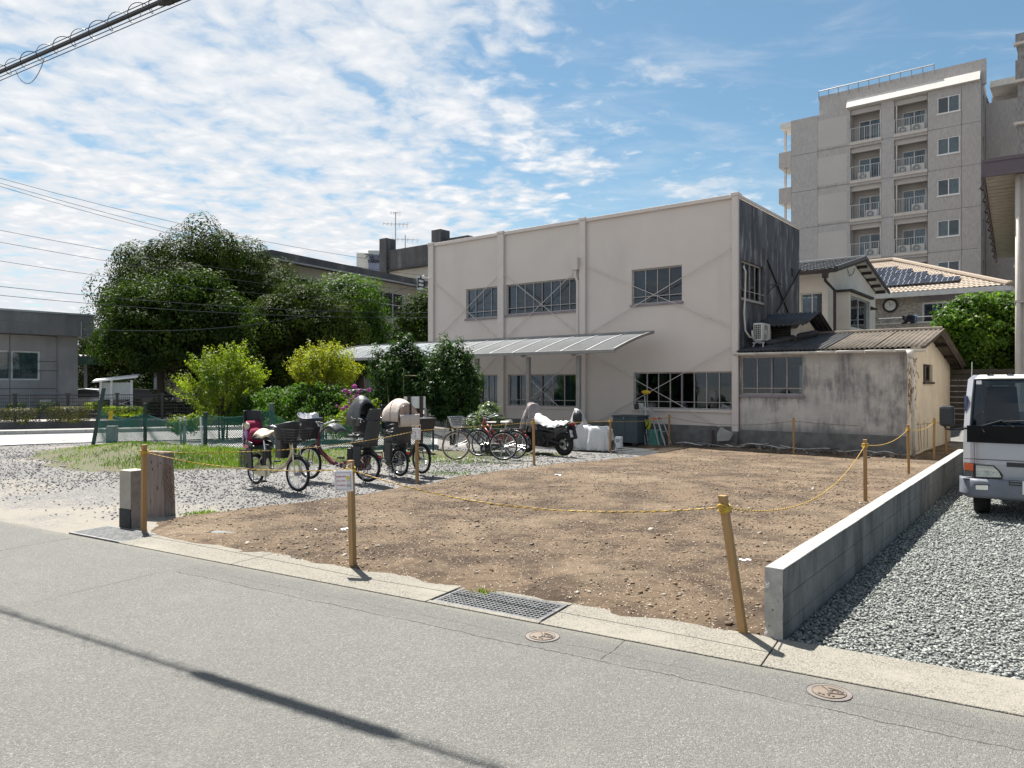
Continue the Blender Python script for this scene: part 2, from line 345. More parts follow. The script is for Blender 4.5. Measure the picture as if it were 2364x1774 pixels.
mk('rough_stone', (.27, .235, .205), (.16, .14, .125), scale=9, bump=1., bscale=35, fine=.35, fscale=110)
mk('charcoal_paint', (.018, .022, .026), (.03, .033, .036), scale=8, rough=.7)
mk('iron', (.20, .205, .21), (.13, .135, .14), scale=10, rough=.5, metal=.7, bump=.2)
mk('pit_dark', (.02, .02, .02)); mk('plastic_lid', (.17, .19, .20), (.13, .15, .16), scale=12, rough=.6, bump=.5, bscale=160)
mk('rusty_iron', (.18, .162, .15), (.14, .125, .117), scale=8, rough=.65, metal=.3, bump=.3, fine=.2); mk('brass_plate', (.185, .15, .12), (.145, .117, .093), scale=10, rough=.6, metal=.2); mk('iron_mark', (.085, .07, .063), rough=.7)
mk('corrugated_old', (.135, .115, .092), (.08, .067, .054), scale=3, bump=.5, bscale=35, fine=.3, fscale=45, stain=(.05, .045, .04), sscale=1.5, slo=.5, shi=.75); mk('corrugated_black', (.028, .028, .031), (.05, .05, .052), scale=3, rough=.6, bump=.4, bscale=30)
mk('white_tile', (.05, .056, .062), (.035, .038, .043), rough=.4, spec=.6, scale=3); mk('terracotta', (.265, .21, .158), (.20, .155, .115), scale=6, rough=.7, island=(.25, .205, .165)); mk('fascia_white', (.55, .54, .52), rough=.5); mk('downpipe_brown', (.045, .034, .034), rough=.5)
mk('solar_cell', (.022, .028, .045), (.03, .037, .06), scale=2, rough=.15, spec=.7, fine=0); mk('solar_line', (.35, .38, .42), rough=.4)
mk('purple_fascia', (.115, .090, .105), (.10, .08, .095), rough=.55); mk('soffit_metal', (.40, .375, .33), (.33, .31, .27), rough=.55); mk('pale_siding', (.50, .46, .42), (.46, .42, .385), rough=.6); mk('taupe_wall', (.45, .425, .405), (.42, .395, .378), scale=.4)
mk('board_dark', (.04, .035, .032), (.06, .055, .05), scale=3, rough=.8); mk('curtain', (.60, .62, .62), (.50, .52, .52), rough=.9, fine=.03); mk('curtain_green', (.30, .37, .36), (.24, .30, .30), rough=.9); mk('lilac_frame', (.24, .21, .235), (.20, .175, .19), rough=.6); mk('rust_bar', (.42, .40, .395), (.30, .26, .24), scale=12, rough=.6)
mk('polycarb_rib', (.52, .53, .53), rough=.5); mk('canopy_frame', (.25, .245, .24), rough=.5, metal=.2)
mk('ac_white', (.64, .64, .61), (.58, .58, .55), rough=.5); mk('ac_grille', (.24, .245, .25), rough=.6)
mk('purple_flower', (.36, .05, .26), (.26, .03, .20), rough=.8, island=(.46, .10, .34)); mk('kerb_stone', (.42, .41, .39), (.34, .33, .31), scale=3, bump=.3)
mk('cable_black', (.012, .013, .016), rough=.5); mk('wire_grey', (.05, .055, .065), rough=.6); mk('rail_grey', (.45, .455, .46), rough=.5); mk('car_paint', (.008, .008, .009), rough=.15, coat=.8); mk('car_grey', (.35, .36, .37), rough=.25, metal=.5); mk('green_roof', (.09, .16, .13), rough=.5)
mk('clock_face', (.7, .7, .68)); mk('blue_cloth', (.10, .19, .34), (.2, .3, .42), scale=6, rough=.9); mk('dark_cloth', (.015, .015, .02), (.03, .03, .035), scale=8, rough=.9); mk('teal_panel', (.05, .10, .12), rough=.6)
glassmat('glass', tint=(.40, .49, .56), refl=1.15, base=.01); glassmat('far_glass', refl=1., base=.02); glassmat('truck_glass', tint=(.25, .37, .45), refl=.8, base=.01); glassmat('polycarbonate', tint=(.30, .32, .345), refl=.9, base=.04, rough=.25); glassmat('lamp_glass', tint=(.85, .87, .88), refl=1.2, base=.05)
leafmat('leaf_camphor', (.024, .042, .009), (.072, .10, .017), .2, rough=.65, spec=.08); leafmat('leaf_olive', (.026, .046, .010), (.075, .098, .017), .25, rough=.65, spec=.08); leafmat('leaf_dark', (.028, .050, .018), (.045, .075, .022), .3, rough=.6, spec=.2); leafmat('leaf_mid', (.018, .038, .009), (.07, .105, .016), .3, rough=.6, spec=.1); leafmat('leaf_young', (.10, .175, .018), (.29, .35, .032), .5, (1.5, 1.5, .5), rough=.5, spec=.25); leafmat('leaf_lime', (.34, .37, .035), (.14, .215, .025), .5, (1.4, 1.35, .5), rough=.5, spec=.25); leafmat('leaf_citrus', (.016, .045, .011), (.055, .10, .02), .32, rough=.5, spec=.2); leafmat('leaf_fresh', (.035, .085, .012), (.10, .165, .025), .42, rough=.55, spec=.15); leafmat('leaf_garden', (.045, .11, .014), (.15, .23, .03), .45, rough=.5, spec=.2); leafmat('leaf_hedge', (.065, .065, .03), (.11, .10, .045), .3, spec=.2); leafmat('grass', (.075, .135, .017), (.18, .235, .03), .45, spec=.2); leafmat('leaf_pale', (.16, .22, .11), (.28, .33, .2), .3)

def tilemat(name, c1, c2, c3, bw, bh, mort):
    m = bpy.data.materials.new(name); m.use_nodes = True; t = NT(m.node_tree)
    o = t.n('ShaderNodeTexCoord').outputs['Object']; sp = t.n('ShaderNodeSeparateXYZ', {0: o})
    uv = t.n('ShaderNodeCombineXYZ', {0: t.math('ADD', sp.outputs[0], sp.outputs[1]), 1: sp.outputs[2], 2: 0.}).outputs[0]
    br = t.n('ShaderNodeTexBrick', {'Vector': uv, 'Color1': (0, 0, 0), 'Color2': (1, 1, 1), 'Mortar': (.5, .5, .5), 'Scale': 1., 'Mortar Size': mort, 'Brick Width': bw, 'Row Height': bh, 'Bias': 0.}, offset=.5)
    c = t.mix(br.outputs[0], c1, c2)
    c = t.mix(br.outputs[1], c, c3)
    c = t.mix(t.math('MULTIPLY', t.noise(o, .35, 4), .35), c, tuple(x*.7 for x in c1))
    b = t.n('ShaderNodeBsdfPrincipled', {'Base Color': c, 'Roughness': .6})
    t.t.links.new(t.n('ShaderNodeBump', {'Strength': .5, 'Distance': .01, 'Height': t.math('SUBTRACT', 1., br.outputs[1])}).outputs[0], b.inputs['Normal'])
    t.n('ShaderNodeOutputMaterial', {0: b.outputs[0]}); MAT[name] = m
tilemat('flat_tile', (.34, .322, .312), (.44, .42, .408), (.42, .405, .395), .075, .24, .008)
tilemat('house_tile', (.20, .17, .135), (.46, .42, .36), (.40, .38, .34), .10, .075, .008)
tilemat('grey_tile', (.15, .14, .14), (.27, .255, .25), (.23, .22, .215), .075, .24, .008)

def asphalt():
    m = bpy.data.materials.new('asphalt'); m.use_nodes = True; t = NT(m.node_tree)
    o = t.n('ShaderNodeTexCoord').outputs['Object']; sp = t.n('ShaderNodeSeparateXYZ', {0: o})
    v1 = t.n('ShaderNodeTexVoronoi', {'Vector': o, 'Scale': 125.}, feature='F1')
    v2 = t.n('ShaderNodeTexVoronoi', {'Vector': o, 'Scale': 210.}, feature='F1')
    g1 = t.ramp(v1.outputs['Distance'], .18, .62)
    hue = t.n('ShaderNodeSeparateColor', {0: v1.outputs['Color']})
    base = t.mix(hue.outputs[0], (.122, .123, .116), (.23, .229, .215))
    base = t.mix(t.math('GREATER_THAN', hue.outputs[1], .92), base, (.32, .315, .29))
    base = t.mix(t.math('MULTIPLY', g1, .55), base, (.062, .062, .06))
    base = t.mix(t.math('MULTIPLY', t.ramp(t.noise(o, .7, 6, .6), .35, .7), .32), base, (.115, .112, .102))
    base = t.mix(t.math('MULTIPLY', t.ramp(t.noise(o, 2.7, 6, .65), .5, .72), .25), base, (.19, .187, .17))
    wob = t.math('MULTIPLY', t.math('SUBTRACT', t.noise(o, 2.2, 6, .75), .5), .13)
    brk = t.ramp(t.noise(o, 1.6, 4, .6), .34, .5)
    def line(coord, c0, wd):
        return t.math('MULTIPLY', t.math('LESS_THAN', t.math('ABSOLUTE', t.math('SUBTRACT', t.math('ADD', coord, wob), c0)), wd), brk)
    x, y = sp.outputs[0], sp.outputs[1]
    right = t.math('GREATER_THAN', x, -6.3); up = t.math('LESS_THAN', y, 4.28)
    fade = t.ramp(x, 1.6, -.5)
    ln = t.math('MULTIPLY', t.math('MULTIPLY', line(y, 4.27, .0055), right), fade)
    ln = t.math('MAXIMUM', ln, t.math('MULTIPLY', t.math('MULTIPLY', line(y, 4.43, .003), right), .6))
    ln = t.math('MAXIMUM', ln, t.math('MULTIPLY', line(x, -6.33, .006), t.math('MULTIPLY', up, t.ramp(y, 2.6, 3.6))))
    ln = t.math('MAXIMUM', ln, t.math('MULTIPLY', line(x, -8.6, .006), t.math('GREATER_THAN', y, 3.)))
    for xc in (-1.93, .72): ln = t.math('MAXIMUM', ln, t.math('MULTIPLY', line(x, xc, .004), t.math('GREATER_THAN', y, 4.3)))
    patch = t.math('MULTIPLY', t.math('MULTIPLY', t.math('GREATER_THAN', t.math('ADD', y, wob), 4.30), right), .22)
    base = t.mix(patch, base, (.08, .08, .078))
    edge = t.math('MULTIPLY', t.ramp(t.math('ADD', t.math('SUBTRACT', y, 4.7), t.math('MULTIPLY', t.noise(o, 3., 5, .7), .35)), .02, .25), .55)
    base = t.mix(edge, base, (.21, .198, .168))
    base = t.mix(t.math('MULTIPLY', ln, .85), base, (.025, .025, .025))
    b = t.n('ShaderNodeBsdfPrincipled', {'Base Color': base, 'Roughness': .82, 'Specular IOR Level': .3})
    hgt = t.math('SUBTRACT', t.math('SUBTRACT', 1., t.math('ADD', g1, t.math('MULTIPLY', v2.outputs['Distance'], .4))), t.math('MULTIPLY', ln, 1.5))
    t.t.links.new(t.n('ShaderNodeBump', {'Strength': .75, 'Distance': .006, 'Height': hgt}).outputs[0], b.inputs['Normal'])
    t.n('ShaderNodeOutputMaterial', {0: b.outputs[0]}); MAT['asphalt'] = m
asphalt()
def pebbly(name, c1, c2, c3, scale, base=None, dust=None, dscale=.5, dlo=.4, dhi=.6, bump=.8, street=False):
    m = bpy.data.materials.new(name); m.use_nodes = True; t = NT(m.node_tree)
    p = t.n('ShaderNodeNewGeometry').outputs['Position']
    v1 = t.n('ShaderNodeTexVoronoi', {'Vector': p, 'Scale': scale, 'Randomness': 1.})
    sc = t.n('ShaderNodeSeparateColor', {0: v1.outputs['Color']})
    c = t.mix(sc.outputs[0], c1, c2); c = t.mix(t.math('GREATER_THAN', sc.outputs[1], .82), c, c3)
    c = t.mix(t.math('MULTIPLY', t.ramp(v1.outputs['Distance'], .3, .75), .8), c, base or tuple(x*.4 for x in c1))
    near = t.math('MULTIPLY', t.ramp(t.n('ShaderNodeVectorMath', {0: p, 1: (.515, .857, 0)}, operation='DOT_PRODUCT').outputs[1], 7.6, 5.2), .13 if street else 0.)
    if dust: c = t.mix(t.ramp(t.math('ADD', t.math('ADD', near, t.noise(p, dscale, 7, .65)), t.math('MULTIPLY', t.math('SUBTRACT', t.noise(p, 14, 3), .5), .25)), dlo, dhi), c, dust)
    b = t.n('ShaderNodeBsdfPrincipled', {'Base Color': c, 'Roughness': .88, 'Specular IOR Level': .25})
    h = t.math('SUBTRACT', 1., v1.outputs['Distance'])
    t.t.links.new(t.n('ShaderNodeBump', {'Strength': bump, 'Distance': .6/scale, 'Height': h}).outputs[0], b.inputs['Normal'])
    t.n('ShaderNodeOutputMaterial', {0: b.outputs[0]}); MAT[name] = m
pebbly('gravel_grey', (.12, .12, .124), (.215, .212, .21), (.29, .28, .27), 42, base=(.075, .074, .072), dust=(.215, .20, .175), dscale=.38, dlo=.49, dhi=.66, street=True)
pebbly('gravel_blue', (.11, .12, .117), (.20, .213, .205), (.27, .27, .255), 60, base=(.04, .043, .042))
pebbly('wash_concrete', (.18, .17, .145), (.27, .255, .22), (.10, .095, .085), 105, base=(.15, .14, .12), dust=(.235, .22, .187), dscale=1.1, dlo=.45, dhi=.75, bump=.6)
def dirtmat():
    m = bpy.data.materials.new('soil'); m.use_nodes = True; t = NT(m.node_tree)
    p = t.n('ShaderNodeNewGeometry').outputs['Position']
    c = t.mix(t.ramp(t.noise(p, 1.3, 9, .7), .4, .62), (.150, .109, .074), (.064, .046, .033))
    c = t.mix(t.math('MULTIPLY', t.ramp(t.noise(p, .42, 7, .62), .48, .68), .8), c, (.215, .166, .115))
    c = t.mix(t.math('MULTIPLY', t.ramp(t.noise(t.mapping(p, (1, 2.4, 1), (0, 0, .55)), 3.2, 8, .7), .52, .66), .6), c, (.05, .035, .025))
    c = t.mix(t.math('MULTIPLY', t.ramp(t.noise(p, 26, 5, .7), .55, .75), .6), c, (.06, .042, .03))
    v1 = t.n('ShaderNodeTexVoronoi', {'Vector': p, 'Scale': 60.}); s1 = t.n('ShaderNodeSeparateColor', {0: v1.outputs['Color']})
    c = t.mix(t.math('MULTIPLY', t.math('GREATER_THAN', s1.outputs[0], .86), t.math('LESS_THAN', v1.outputs['Distance'], .4)), c, (.40, .33, .25))
    b = t.n('ShaderNodeBsdfPrincipled', {'Base Color': c, 'Roughness': .92, 'Specular IOR Level': .2})
    h = t.math('ADD', t.noise(p, 11, 9, .72), t.math('MULTIPLY', t.noise(p, 45, 4, .7), .4))
    t.t.links.new(t.n('ShaderNodeBump', {'Strength': .95, 'Distance': .05, 'Height': h}).outputs[0], b.inputs['Normal'])
    t.n('ShaderNodeOutputMaterial', {0: b.outputs[0]}); MAT['soil'] = m
dirtmat()
mk('mossy_bank', (.050, .060, .015), (.068, .046, .026), scale=2.1, bump=.8, bscale=16, world=True, lo=.42, hi=.6, fine=.3, fscale=25)
mk('far_asphalt', (.25, .25, .25), (.21, .21, .21), scale=.8, fine=.2, fscale=30, world=True); mk('road_white', (.66, .66, .65), (.5, .5, .49), scale=6, world=True)
mk('plain_earth', (.27, .255, .235), (.20, .19, .17), scale=.3, world=True); mk('plot_grey', (.26, .265, .27), (.21, .21, .21), scale=1.2, world=True, fine=.2)
mk('soil_clod', (.125, .09, .06), (.075, .054, .038), island=(.175, .125, .082), rough=.95); mk('pebble', (.20, .17, .135), (.14, .115, .095), island=(.33, .295, .25), rough=.85); mk('stone_blue', (.115, .128, .125), (.155, .165, .16), scale=2, island=(.31, .325, .308), rough=.8, fine=0); mk('stone_grey', (.125, .125, .132), (.16, .16, .165), scale=2, island=(.29, .283, .28), rough=.85, fine=0)
# ================================================================ THE GROUND
def struct(o, label=None):
    o['kind'] = 'structure'
    if label: o['label'] = label
    return o
g = MB(); g.quad((-700, -300, -.6), (700, -300, -.6), (700, 1200, -.6), (-700, 1200, -.6)); struct(g.build('ground', 'plain_earth'))
# lane
g = MB(); g.quad((-60, -14, 0), (60, -14, 0), (60, 4.7, 0), (-60, 4.7, 0))
road = g.build('road', 'asphalt'); road.rotation_euler.z = SF.th; struct(road, 'worn grey asphalt lane with fine cracks and joints')
def sfp(px, py): p = gnd(px, py); q = SF.inv(p); return q.x, q.y
# concrete strip in cast lengths, leaving the two grates open
G1 = (sfp(1009, 1381)[0]+.02, sfp(1312, 1400)[0]-.02)          # grate extents along the lane
G2 = (sfp(179, 1227)[0], sfp(354, 1238)[0])
D0, D1 = 4.706, 5.27
strip = bpy.data.objects.new('concrete_strip', None); COL.objects.link(strip); strip.rotation_euler.z = SF.th; struct(strip, 'pale washed concrete strip along the lane')
def slab(x0, x1, y0=D0, y1=D1, h=.008):
    b = MB(); b.box(x0, x1, y0, y1, -.12, h); b.build('slab', 'wash_concrete', strip, bevel=.006)
xs = [G2[1]+.02, G2[1]+1.9, G1[0]-.03]
for a, b in zip(xs[:-1], xs[1:]): slab(a+.004, b-.004)
slab(G1[0]-.024, G1[1]+.024, D0, D0+.055); slab(G1[0]-.024, G1[1]+.024, D1-.055, D1)
xs = [G1[1]+.03, G1[1]+1.6, G1[1]+3.6, 3.5, 5.6, 9, 16]
for a, b in zip(xs[:-1], xs[1:]): slab(a+.004, b-.004)
# gravel sheets beyond the strip
g = MB()
def lotpt(a, b):
    x, y = -75+130*a, 4.71+55*b**1.6; p = SF.out(x, y); return (x, y, -.03+float(low(p.x, p.y)))
g.grid(lotpt, 200, 90); o = g.build('gravel_lot', 'gravel_grey', smooth=True); o.rotation_euler.z = SF.th; struct(o, 'grey gravel ground dusted with pale sand')
WA = Vector((1.80, 5.06, 0)); WD = Vector((.601, .799, 0)).normalized(); WN = Vector((WD.y, -WD.x, 0)); WL = 11.5      # block wall: near end, direction, outward side
g = MB(); q = [WA+WN*.05+WD*.22, WA+WN*.05+WD*11.6, WA+WN*26+WD*24, WA+WN*26+WD*-14, WA+WN*2.2+WD*14.5]
q[0] = SF.out(SF.inv(WA).x+.06, 5.2); q[3] = SF.out(24, 5.2)
g.poly([(p.x, p.y, -.018) for p in (q[0], q[3], q[2], q[4], q[1])]); struct(g.build('gravel_yard', 'gravel_blue'), 'blue grey gravel yard beyond the low block wall')
# far road, kerb and painted line
KD = Vector((.926, .376, 0)); KN = Vector((-.376, .926, 0)); K0 = Vector((-17.66, 25.4, 0))
g = MB(); pts = [K0-KD*40, Vector((-52, -2, 0)), Vector((-15.4, 20.7, 0)), Vector((-12.8, 22.2, 0)), Vector((-8, 24.4, 0)), Vector((-4.5, 26.4, 0)), K0+KD*14]
g.poly([(p.x, p.y, -.008) for p in pts]); struct(g.build('far_road', 'far_asphalt'), 'sunlit side road behind the gravel lot')
g = MB(); a, b = gnd(-700, 1062), gnd(300, 1013.5); n = (b-a).normalized().cross(Vector((0, 0, 1)))*.075
g.quad(a-n+Vector((0, 0, .001)), a+n+Vector((0, 0, .001)), b+n+Vector((0, 0, .001)), b-n+Vector((0, 0, .001))); struct(g.build('road_marking', 'road_white'), 'white edge line painted on the side road')
kr = bpy.data.objects.new('kerb', None); COL.objects.link(kr); struct(kr, 'pale concrete kerb stones along the side road')
for i in range(37):
    a = K0+KD*(-9+i*.61); b = K0+KD*(-9+i*.61+.6); m = MB()
    m.hexa([a+Vector((0, 0, -.05)), b+Vector((0, 0, -.05)), b+KN*.16+Vector((0, 0, -.05)), a+KN*.16+Vector((0, 0, -.05))], [a+Vector((0, 0, .13)), b+Vector((0, 0, .13)), b+KN*.16+Vector((0, 0, .13)), a+KN*.16+Vector((0, 0, .13))])
    m.build('kerb_stone', 'kerb_stone', kr, bevel=.015)
g = MB(); a, b = K0+KD*-14+KN*.17, K0+KD*13.5+KN*.17; g.quad((a.x, a.y, .1), (b.x, b.y, .1), (b+KN*1.1)[:2]+(.1,), (a+KN*1.1)[:2]+(.1,)); struct(g.build('pavement', 'far_asphalt'), 'narrow pavement behind the kerb')

def fbm(x, y, f, oct=5, seed=0):
    r = np.random.default_rng(seed); h = np.zeros_like(x); a = 1.
    for k in range(oct):
        for j in range(4):
            th = r.uniform(0, 2*np.pi); ph = r.uniform(0, 2*np.pi)
            h += a*np.sin((x*np.cos(th)+y*np.sin(th))*f*r.uniform(.7, 1.4)+ph)/4
        f *= 2.05; a *= .55
    return h
def poly_sd(px, py, poly):      # signed distance, positive inside
    d = np.full(px.shape, 1e9); ins = np.zeros(px.shape, bool); n = len(poly)
    for i in range(n):
        (x0, y0), (x1, y1) = poly[i], poly[(i+1) % n]
        ex, ey = x1-x0, y1-y0; t = np.clip(((px-x0)*ex+(py-y0)*ey)/(ex*ex+ey*ey), 0, 1)
        d = np.minimum(d, np.hypot(px-x0-t*ex, py-y0-t*ey))
        c = ((y0 > py) != (y1 > py)) & (px < (x1-x0)*(py-y0)/(y1-y0+1e-12)+x0); ins ^= c
    return np.where(ins, d, -d)
def field(name, x0, x1, y0, y1, st, fn, mat, keep=-.05):
    xs, ys = np.arange(x0, x1, st), np.arange(y0, y1, st); X, Y = np.meshgrid(xs, ys); Z = fn(X, Y)
    nx = len(xs); idx = np.arange(X.size).reshape(X.shape)
    f = np.stack([idx[:-1, :-1], idx[:-1, 1:], idx[1:, 1:], idx[1:, :-1]], -1).reshape(-1, 4)
    z = Z.ravel(); f = f[(z[f] > keep).any(1)]
    us, inv = np.unique(f, return_inverse=True); V = np.stack([X.ravel(), Y.ravel(), z], 1)[us]
    return np_mesh(name, V, inv.reshape(f.shape), mat, smooth=True)
c_ = lambda p: (p.x, p.y)
DP = [c_(gnd(352, 1238)), c_(gnd(500, 1262)), c_(gnd(653, 1291)), c_(gnd(811, 1322)), c_(gnd(930, 1338)), c_(gnd(1065, 1359)), c_(gnd(1310, 1402)), c_(gnd(1480, 1434)), c_(gnd(1661, 1462)), c_(gnd(1772, 1474)), c_(WA+WD*WL-WN*.0), c_(WA+WD*16), c_(MF.out(4.8, 7)), c_(MF.out(4.8, .3)), c_(MF.out(-5.6, .3)), c_(gnd(1545, 1020)), c_(gnd(1400, 1049)), c_(gnd(1236, 1078)), c_(gnd(1100, 1095)), c_(gnd(960, 1121)), c_(gnd(800, 1150)), c_(gnd(640, 1166)), c_(gnd(520, 1184)), c_(gnd(430, 1190)), c_(gnd(385, 1200))]
def soil_h(X, Y):
    sdist = poly_sd(X, Y, DP)
    h = np.clip(sdist*.22+.022*fbm(X, Y, 4.2, 5, 3), -.08, .046)
    rut = .012*fbm(X*.8+Y*.55, Y*.2-X*.1, 2.4, 3, 8)
    tools = np.exp(-((X-gnd(1720, 1030).x)/2.4)**2-((Y-22.6)/.7)**2)*.03       # earth banked against the footing
    return h+rut*.8+.010*fbm(X, Y, 4.5, 6, 5)+tools-.004+low(X, Y)
struct(field('dirt_lot', -4.6, 14, 4.6, 26.5, .05, soil_h, 'soil', -.4), 'bare levelled brown soil of the empty plot')
CR = [(-11.6, 20.0), (-9.8, 18.9), (-7.6, 17.4), (-5.2, 17.4), (-2.3, 18.6), (-.3, 19.6), (1.2, 20.4)]
CW = [1.0, 1.5, 1.75, 1.2, .7, .55, .3]; CH = [.05, .24, .26, .15, .09, .07, .03]
def bank_h(X, Y):
    best = np.full(X.shape, -1.)
    for i in range(len(CR)-1):
        (x0, y0), (x1, y1) = CR[i], CR[i+1]; ex, ey = x1-x0, y1-y0
        t = np.clip(((X-x0)*ex+(Y-y0)*ey)/(ex*ex+ey*ey), 0, 1); d = np.hypot(X-x0-t*ex, Y-y0-t*ey)
        w_ = CW[i]+(CW[i+1]-CW[i])*t; a = CH[i]+(CH[i+1]-CH[i])*t
        best = np.maximum(best, (a+.05)*np.exp(-(d/w_)**2*1.1)-.058)
    return best+.014*fbm(X, Y, 3, 5, 12)+low(X, Y)
struct(field('grass_bank', -16, 2.5, 13.5, 24, .09, bank_h, 'mossy_bank', -.35), 'low mossy earth bank under the green net')
# pale plot behind the net
g = MB(); g.poly([(p.x, p.y, -.014) for p in (gnd(385, 1046), gnd(1010, 1046), gnd(1010, 1012), gnd(640, 1012), gnd(400, 1022))]); struct(g.build('paved_plot', 'plot_grey'), 'pale paved strip behind the net')

# ---- loose stones, grass
CUBE = np.array([(-1, -1, -1), (1, -1, -1), (1, 1, -1), (-1, 1, -1), (-1, -1, 1), (1, -1, 1), (1, 1, 1), (-1, 1, 1)], float)
CF = np.array([(3, 2, 1, 0), (4, 5, 6, 7), (0, 1, 5, 4), (1, 2, 6, 5), (2, 3, 7, 6), (3, 0, 4, 7)])
def stones(name, P, size, mat, flat=.65, seed=1):
    r = np.random.default_rng(seed); n = len(P)
    V = CUBE[None]*r.uniform(.55, 1., (n, 8, 1))*.75+r.normal(0, .13, (n, 8, 3))
    V *= (np.stack([r.uniform(.7, 1.35, n), r.uniform(.6, 1.1, n), r.uniform(flat*.7, flat*1.2, n)], 1)*size[:, None])[:, None]
    a = r.uniform(0, 6.283, n); b = r.normal(0, .35, n)
    x, y, z = V[..., 0], V[..., 1], V[..., 2]
    cb, sb = np.cos(b)[:, None], np.sin(b)[:, None]; x, z = x*cb+z*sb, -x*sb+z*cb
    ca, sa = np.cos(a)[:, None], np.sin(a)[:, None]; x, y = x*ca-y*sa, x*sa+y*ca
    V = np.stack([x, y, z], -1)+P[:, None]
    f = (CF[None]+(np.arange(n)*8)[:, None, None]).reshape(-1, 4)
    o = np_mesh(name, V.reshape(-1, 3), f, mat); o['kind'] = 'stuff'; return o
def scatter(n, x0, x1, y0, y1, ok, seed):
    r = np.random.default_rng(seed); X = r.uniform(x0, x1, n*4); Y = r.uniform(y0, y1, n*4); k = ok(X, Y, r)
    return X[k][:n], Y[k][:n]
infr = lambda X, Y: (np.abs(X) < Y*.86+1.)
def ok_yard(X, Y, r):
    side = (X-WA.x)*WN.x+(Y-WA.y)*WN.y; along = (X-WA.x)*WD.x+(Y-WA.y)*WD.y; d = X*.515+Y*.857
    return (side > .07) & (d > 5.24) & infr(X, Y) & (r.random(X.size) < np.clip(1.35-(Y-4)/9, .06, 1)) & ((along > 0) | (d > 5.3))
X, Y = scatter(58000, 1.5, 12.5, 3.6, 14.5, ok_yard, 1); r_ = np.random.default_rng(11)
stones('gravel_stones', np.stack([X, Y, np.full(X.shape, -.008)+r_.uniform(-.006, .01, X.size)], 1), r_.uniform(.008, .0175, X.size)*np.clip(1+(Y-6)*.05, 1, 1.35), 'stone_blue', seed=2)['label'] = 'loose blue grey crushed stone of the yard'
def ok_lot(X, Y, r):
    d = X*.515+Y*.857; sdd = poly_sd(X, Y, DP)
    n_ = fbm(X, Y, 1.1, 4, 21)
    return (d > 5.3) & (sdd < .12) & infr(X, Y) & (bank_h(X, Y) < low(X, Y)) & (Y < 24) & (r.random(X.size) < np.clip(.5+.5*n_, .05, 1)*np.clip((d-5.3)/1.7, .12, 1)*np.clip(1.4-(Y-7)/14, .2, 1)) & ((X < 3.4) | (Y < 6))
X, Y = scatter(20000, -14, 4.5, 6.3, 23, ok_lot, 5)
stones('gravel_stones', np.stack([X, Y, -.022+low(X, Y)+r_.uniform(-.005, .012, X.size)], 1), r_.uniform(.007, .019, X.size)*np.clip(1+(Y-8)*.04, 1, 1.45), 'stone_grey', seed=3)['label'] = 'loose grey stones strewn over the gravel lot'
def ok_dirt(X, Y, r):
    return (poly_sd(X, Y, DP) > .05) & infr(X, Y) & (r.random(X.size) < np.clip(.5+.6*fbm(X, Y, 1.6, 4, 31), .08, 1)*np.clip(1.5-(Y-4)/16, .25, 1))
X, Y = scatter(13000, -4.5, 13, 4.7, 23, ok_dirt, 6); Z = soil_h(X, Y)
stones('soil_clods', np.stack([X, Y, Z+.003], 1), np.minimum(r_.lognormal(-4.75, .5, X.size), .04), 'soil_clod', seed=4)['label'] = 'crumbs and clods of brown soil on the plot'
X, Y = scatter(5200, -4.5, 13, 4.7, 23, ok_dirt, 7); Z = soil_h(X, Y)
stones('pebbles', np.stack([X, Y, Z+.004], 1), np.minimum(r_.lognormal(-4.6, .5, X.size), .05), 'pebble', flat=.5, seed=5)['label'] = 'scattered pebbles on the bare soil'
def blades(name, X, Y, Z, hgt, wid, mat, seed=3, lean=.5):
    r = np.random.default_rng(seed); n = len(X); a = r.uniform(0, 6.283, n); l = r.uniform(.1, lean, n)*hgt
    b = r.uniform(0, 6.283, n); wx, wy = np.cos(b)*wid/2, np.sin(b)*wid/2; dx, dy = np.cos(a)*l, np.sin(a)*l
    V = np.stack([np.stack([X-wx, Y-wy, Z], 1), np.stack([X+wx, Y+wy, Z], 1), np.stack([X+dx*.4+wx*.7, Y+dy*.4+wy*.7, Z+hgt*.6], 1), np.stack([X+dx, Y+dy, Z+hgt], 1), np.stack([X+dx*.4-wx*.7, Y+dy*.4-wy*.7, Z+hgt*.6], 1)], 1)
    k = np.arange(n)[:, None]*5
    o = np_mesh(name, V.reshape(-1, 3), np.concatenate([k+np.array([[0, 1, 2, 4]]), k+np.array([[4, 2, 3, 3]])])[:n], mat) if False else np_mesh(name, V.reshape(-1, 3), k+np.array([[0, 1, 2, 3, 4]]), mat)
    o['kind'] = 'stuff'; return o
def ok_grass(X, Y, r):
    h = bank_h(X, Y); n_ = fbm(X, Y, 1.2, 4, 41); gr = np.exp(-((X+6.2)/2.2)**2-((Y-16.0)/1.5)**2)*1.5+.04+np.exp(-((X+9.5)/2)**2-((Y-21)/1)**2)*.6
    return (h-low(X, Y) > -.02) & (r.random(X.size) < np.clip(gr+n_*.45, .02, 1))
X, Y = scatter(42000, -14, 2, 14, 22.5, ok_grass, 8)
blades('grass', X, Y, bank_h(X, Y)-.01, r_.uniform(.03, .10, X.size)*np.clip(1.1-.25*np.abs(X+6.2)/4, .5, 1.1), .014, 'grass', 9)['label'] = 'bright green grass growing on the low bank'
def tuft(px, py, n, rad, h, label, seed):
    p = gnd(px, py); r = np.random.default_rng(seed); X, Y = p.x+r.normal(0, rad, n), p.y+r.normal(0, rad*.7, n)
    o = blades('grass_tuft', X, Y, low(X, Y)-.01, r.uniform(.4, 1., n)*h, .012, 'grass', seed, .9); o['label'] = label; return o
tuft(470, 1188, 260, .13, .07, 'small green weed tuft at the edge of the soil near the utility lid', 1)
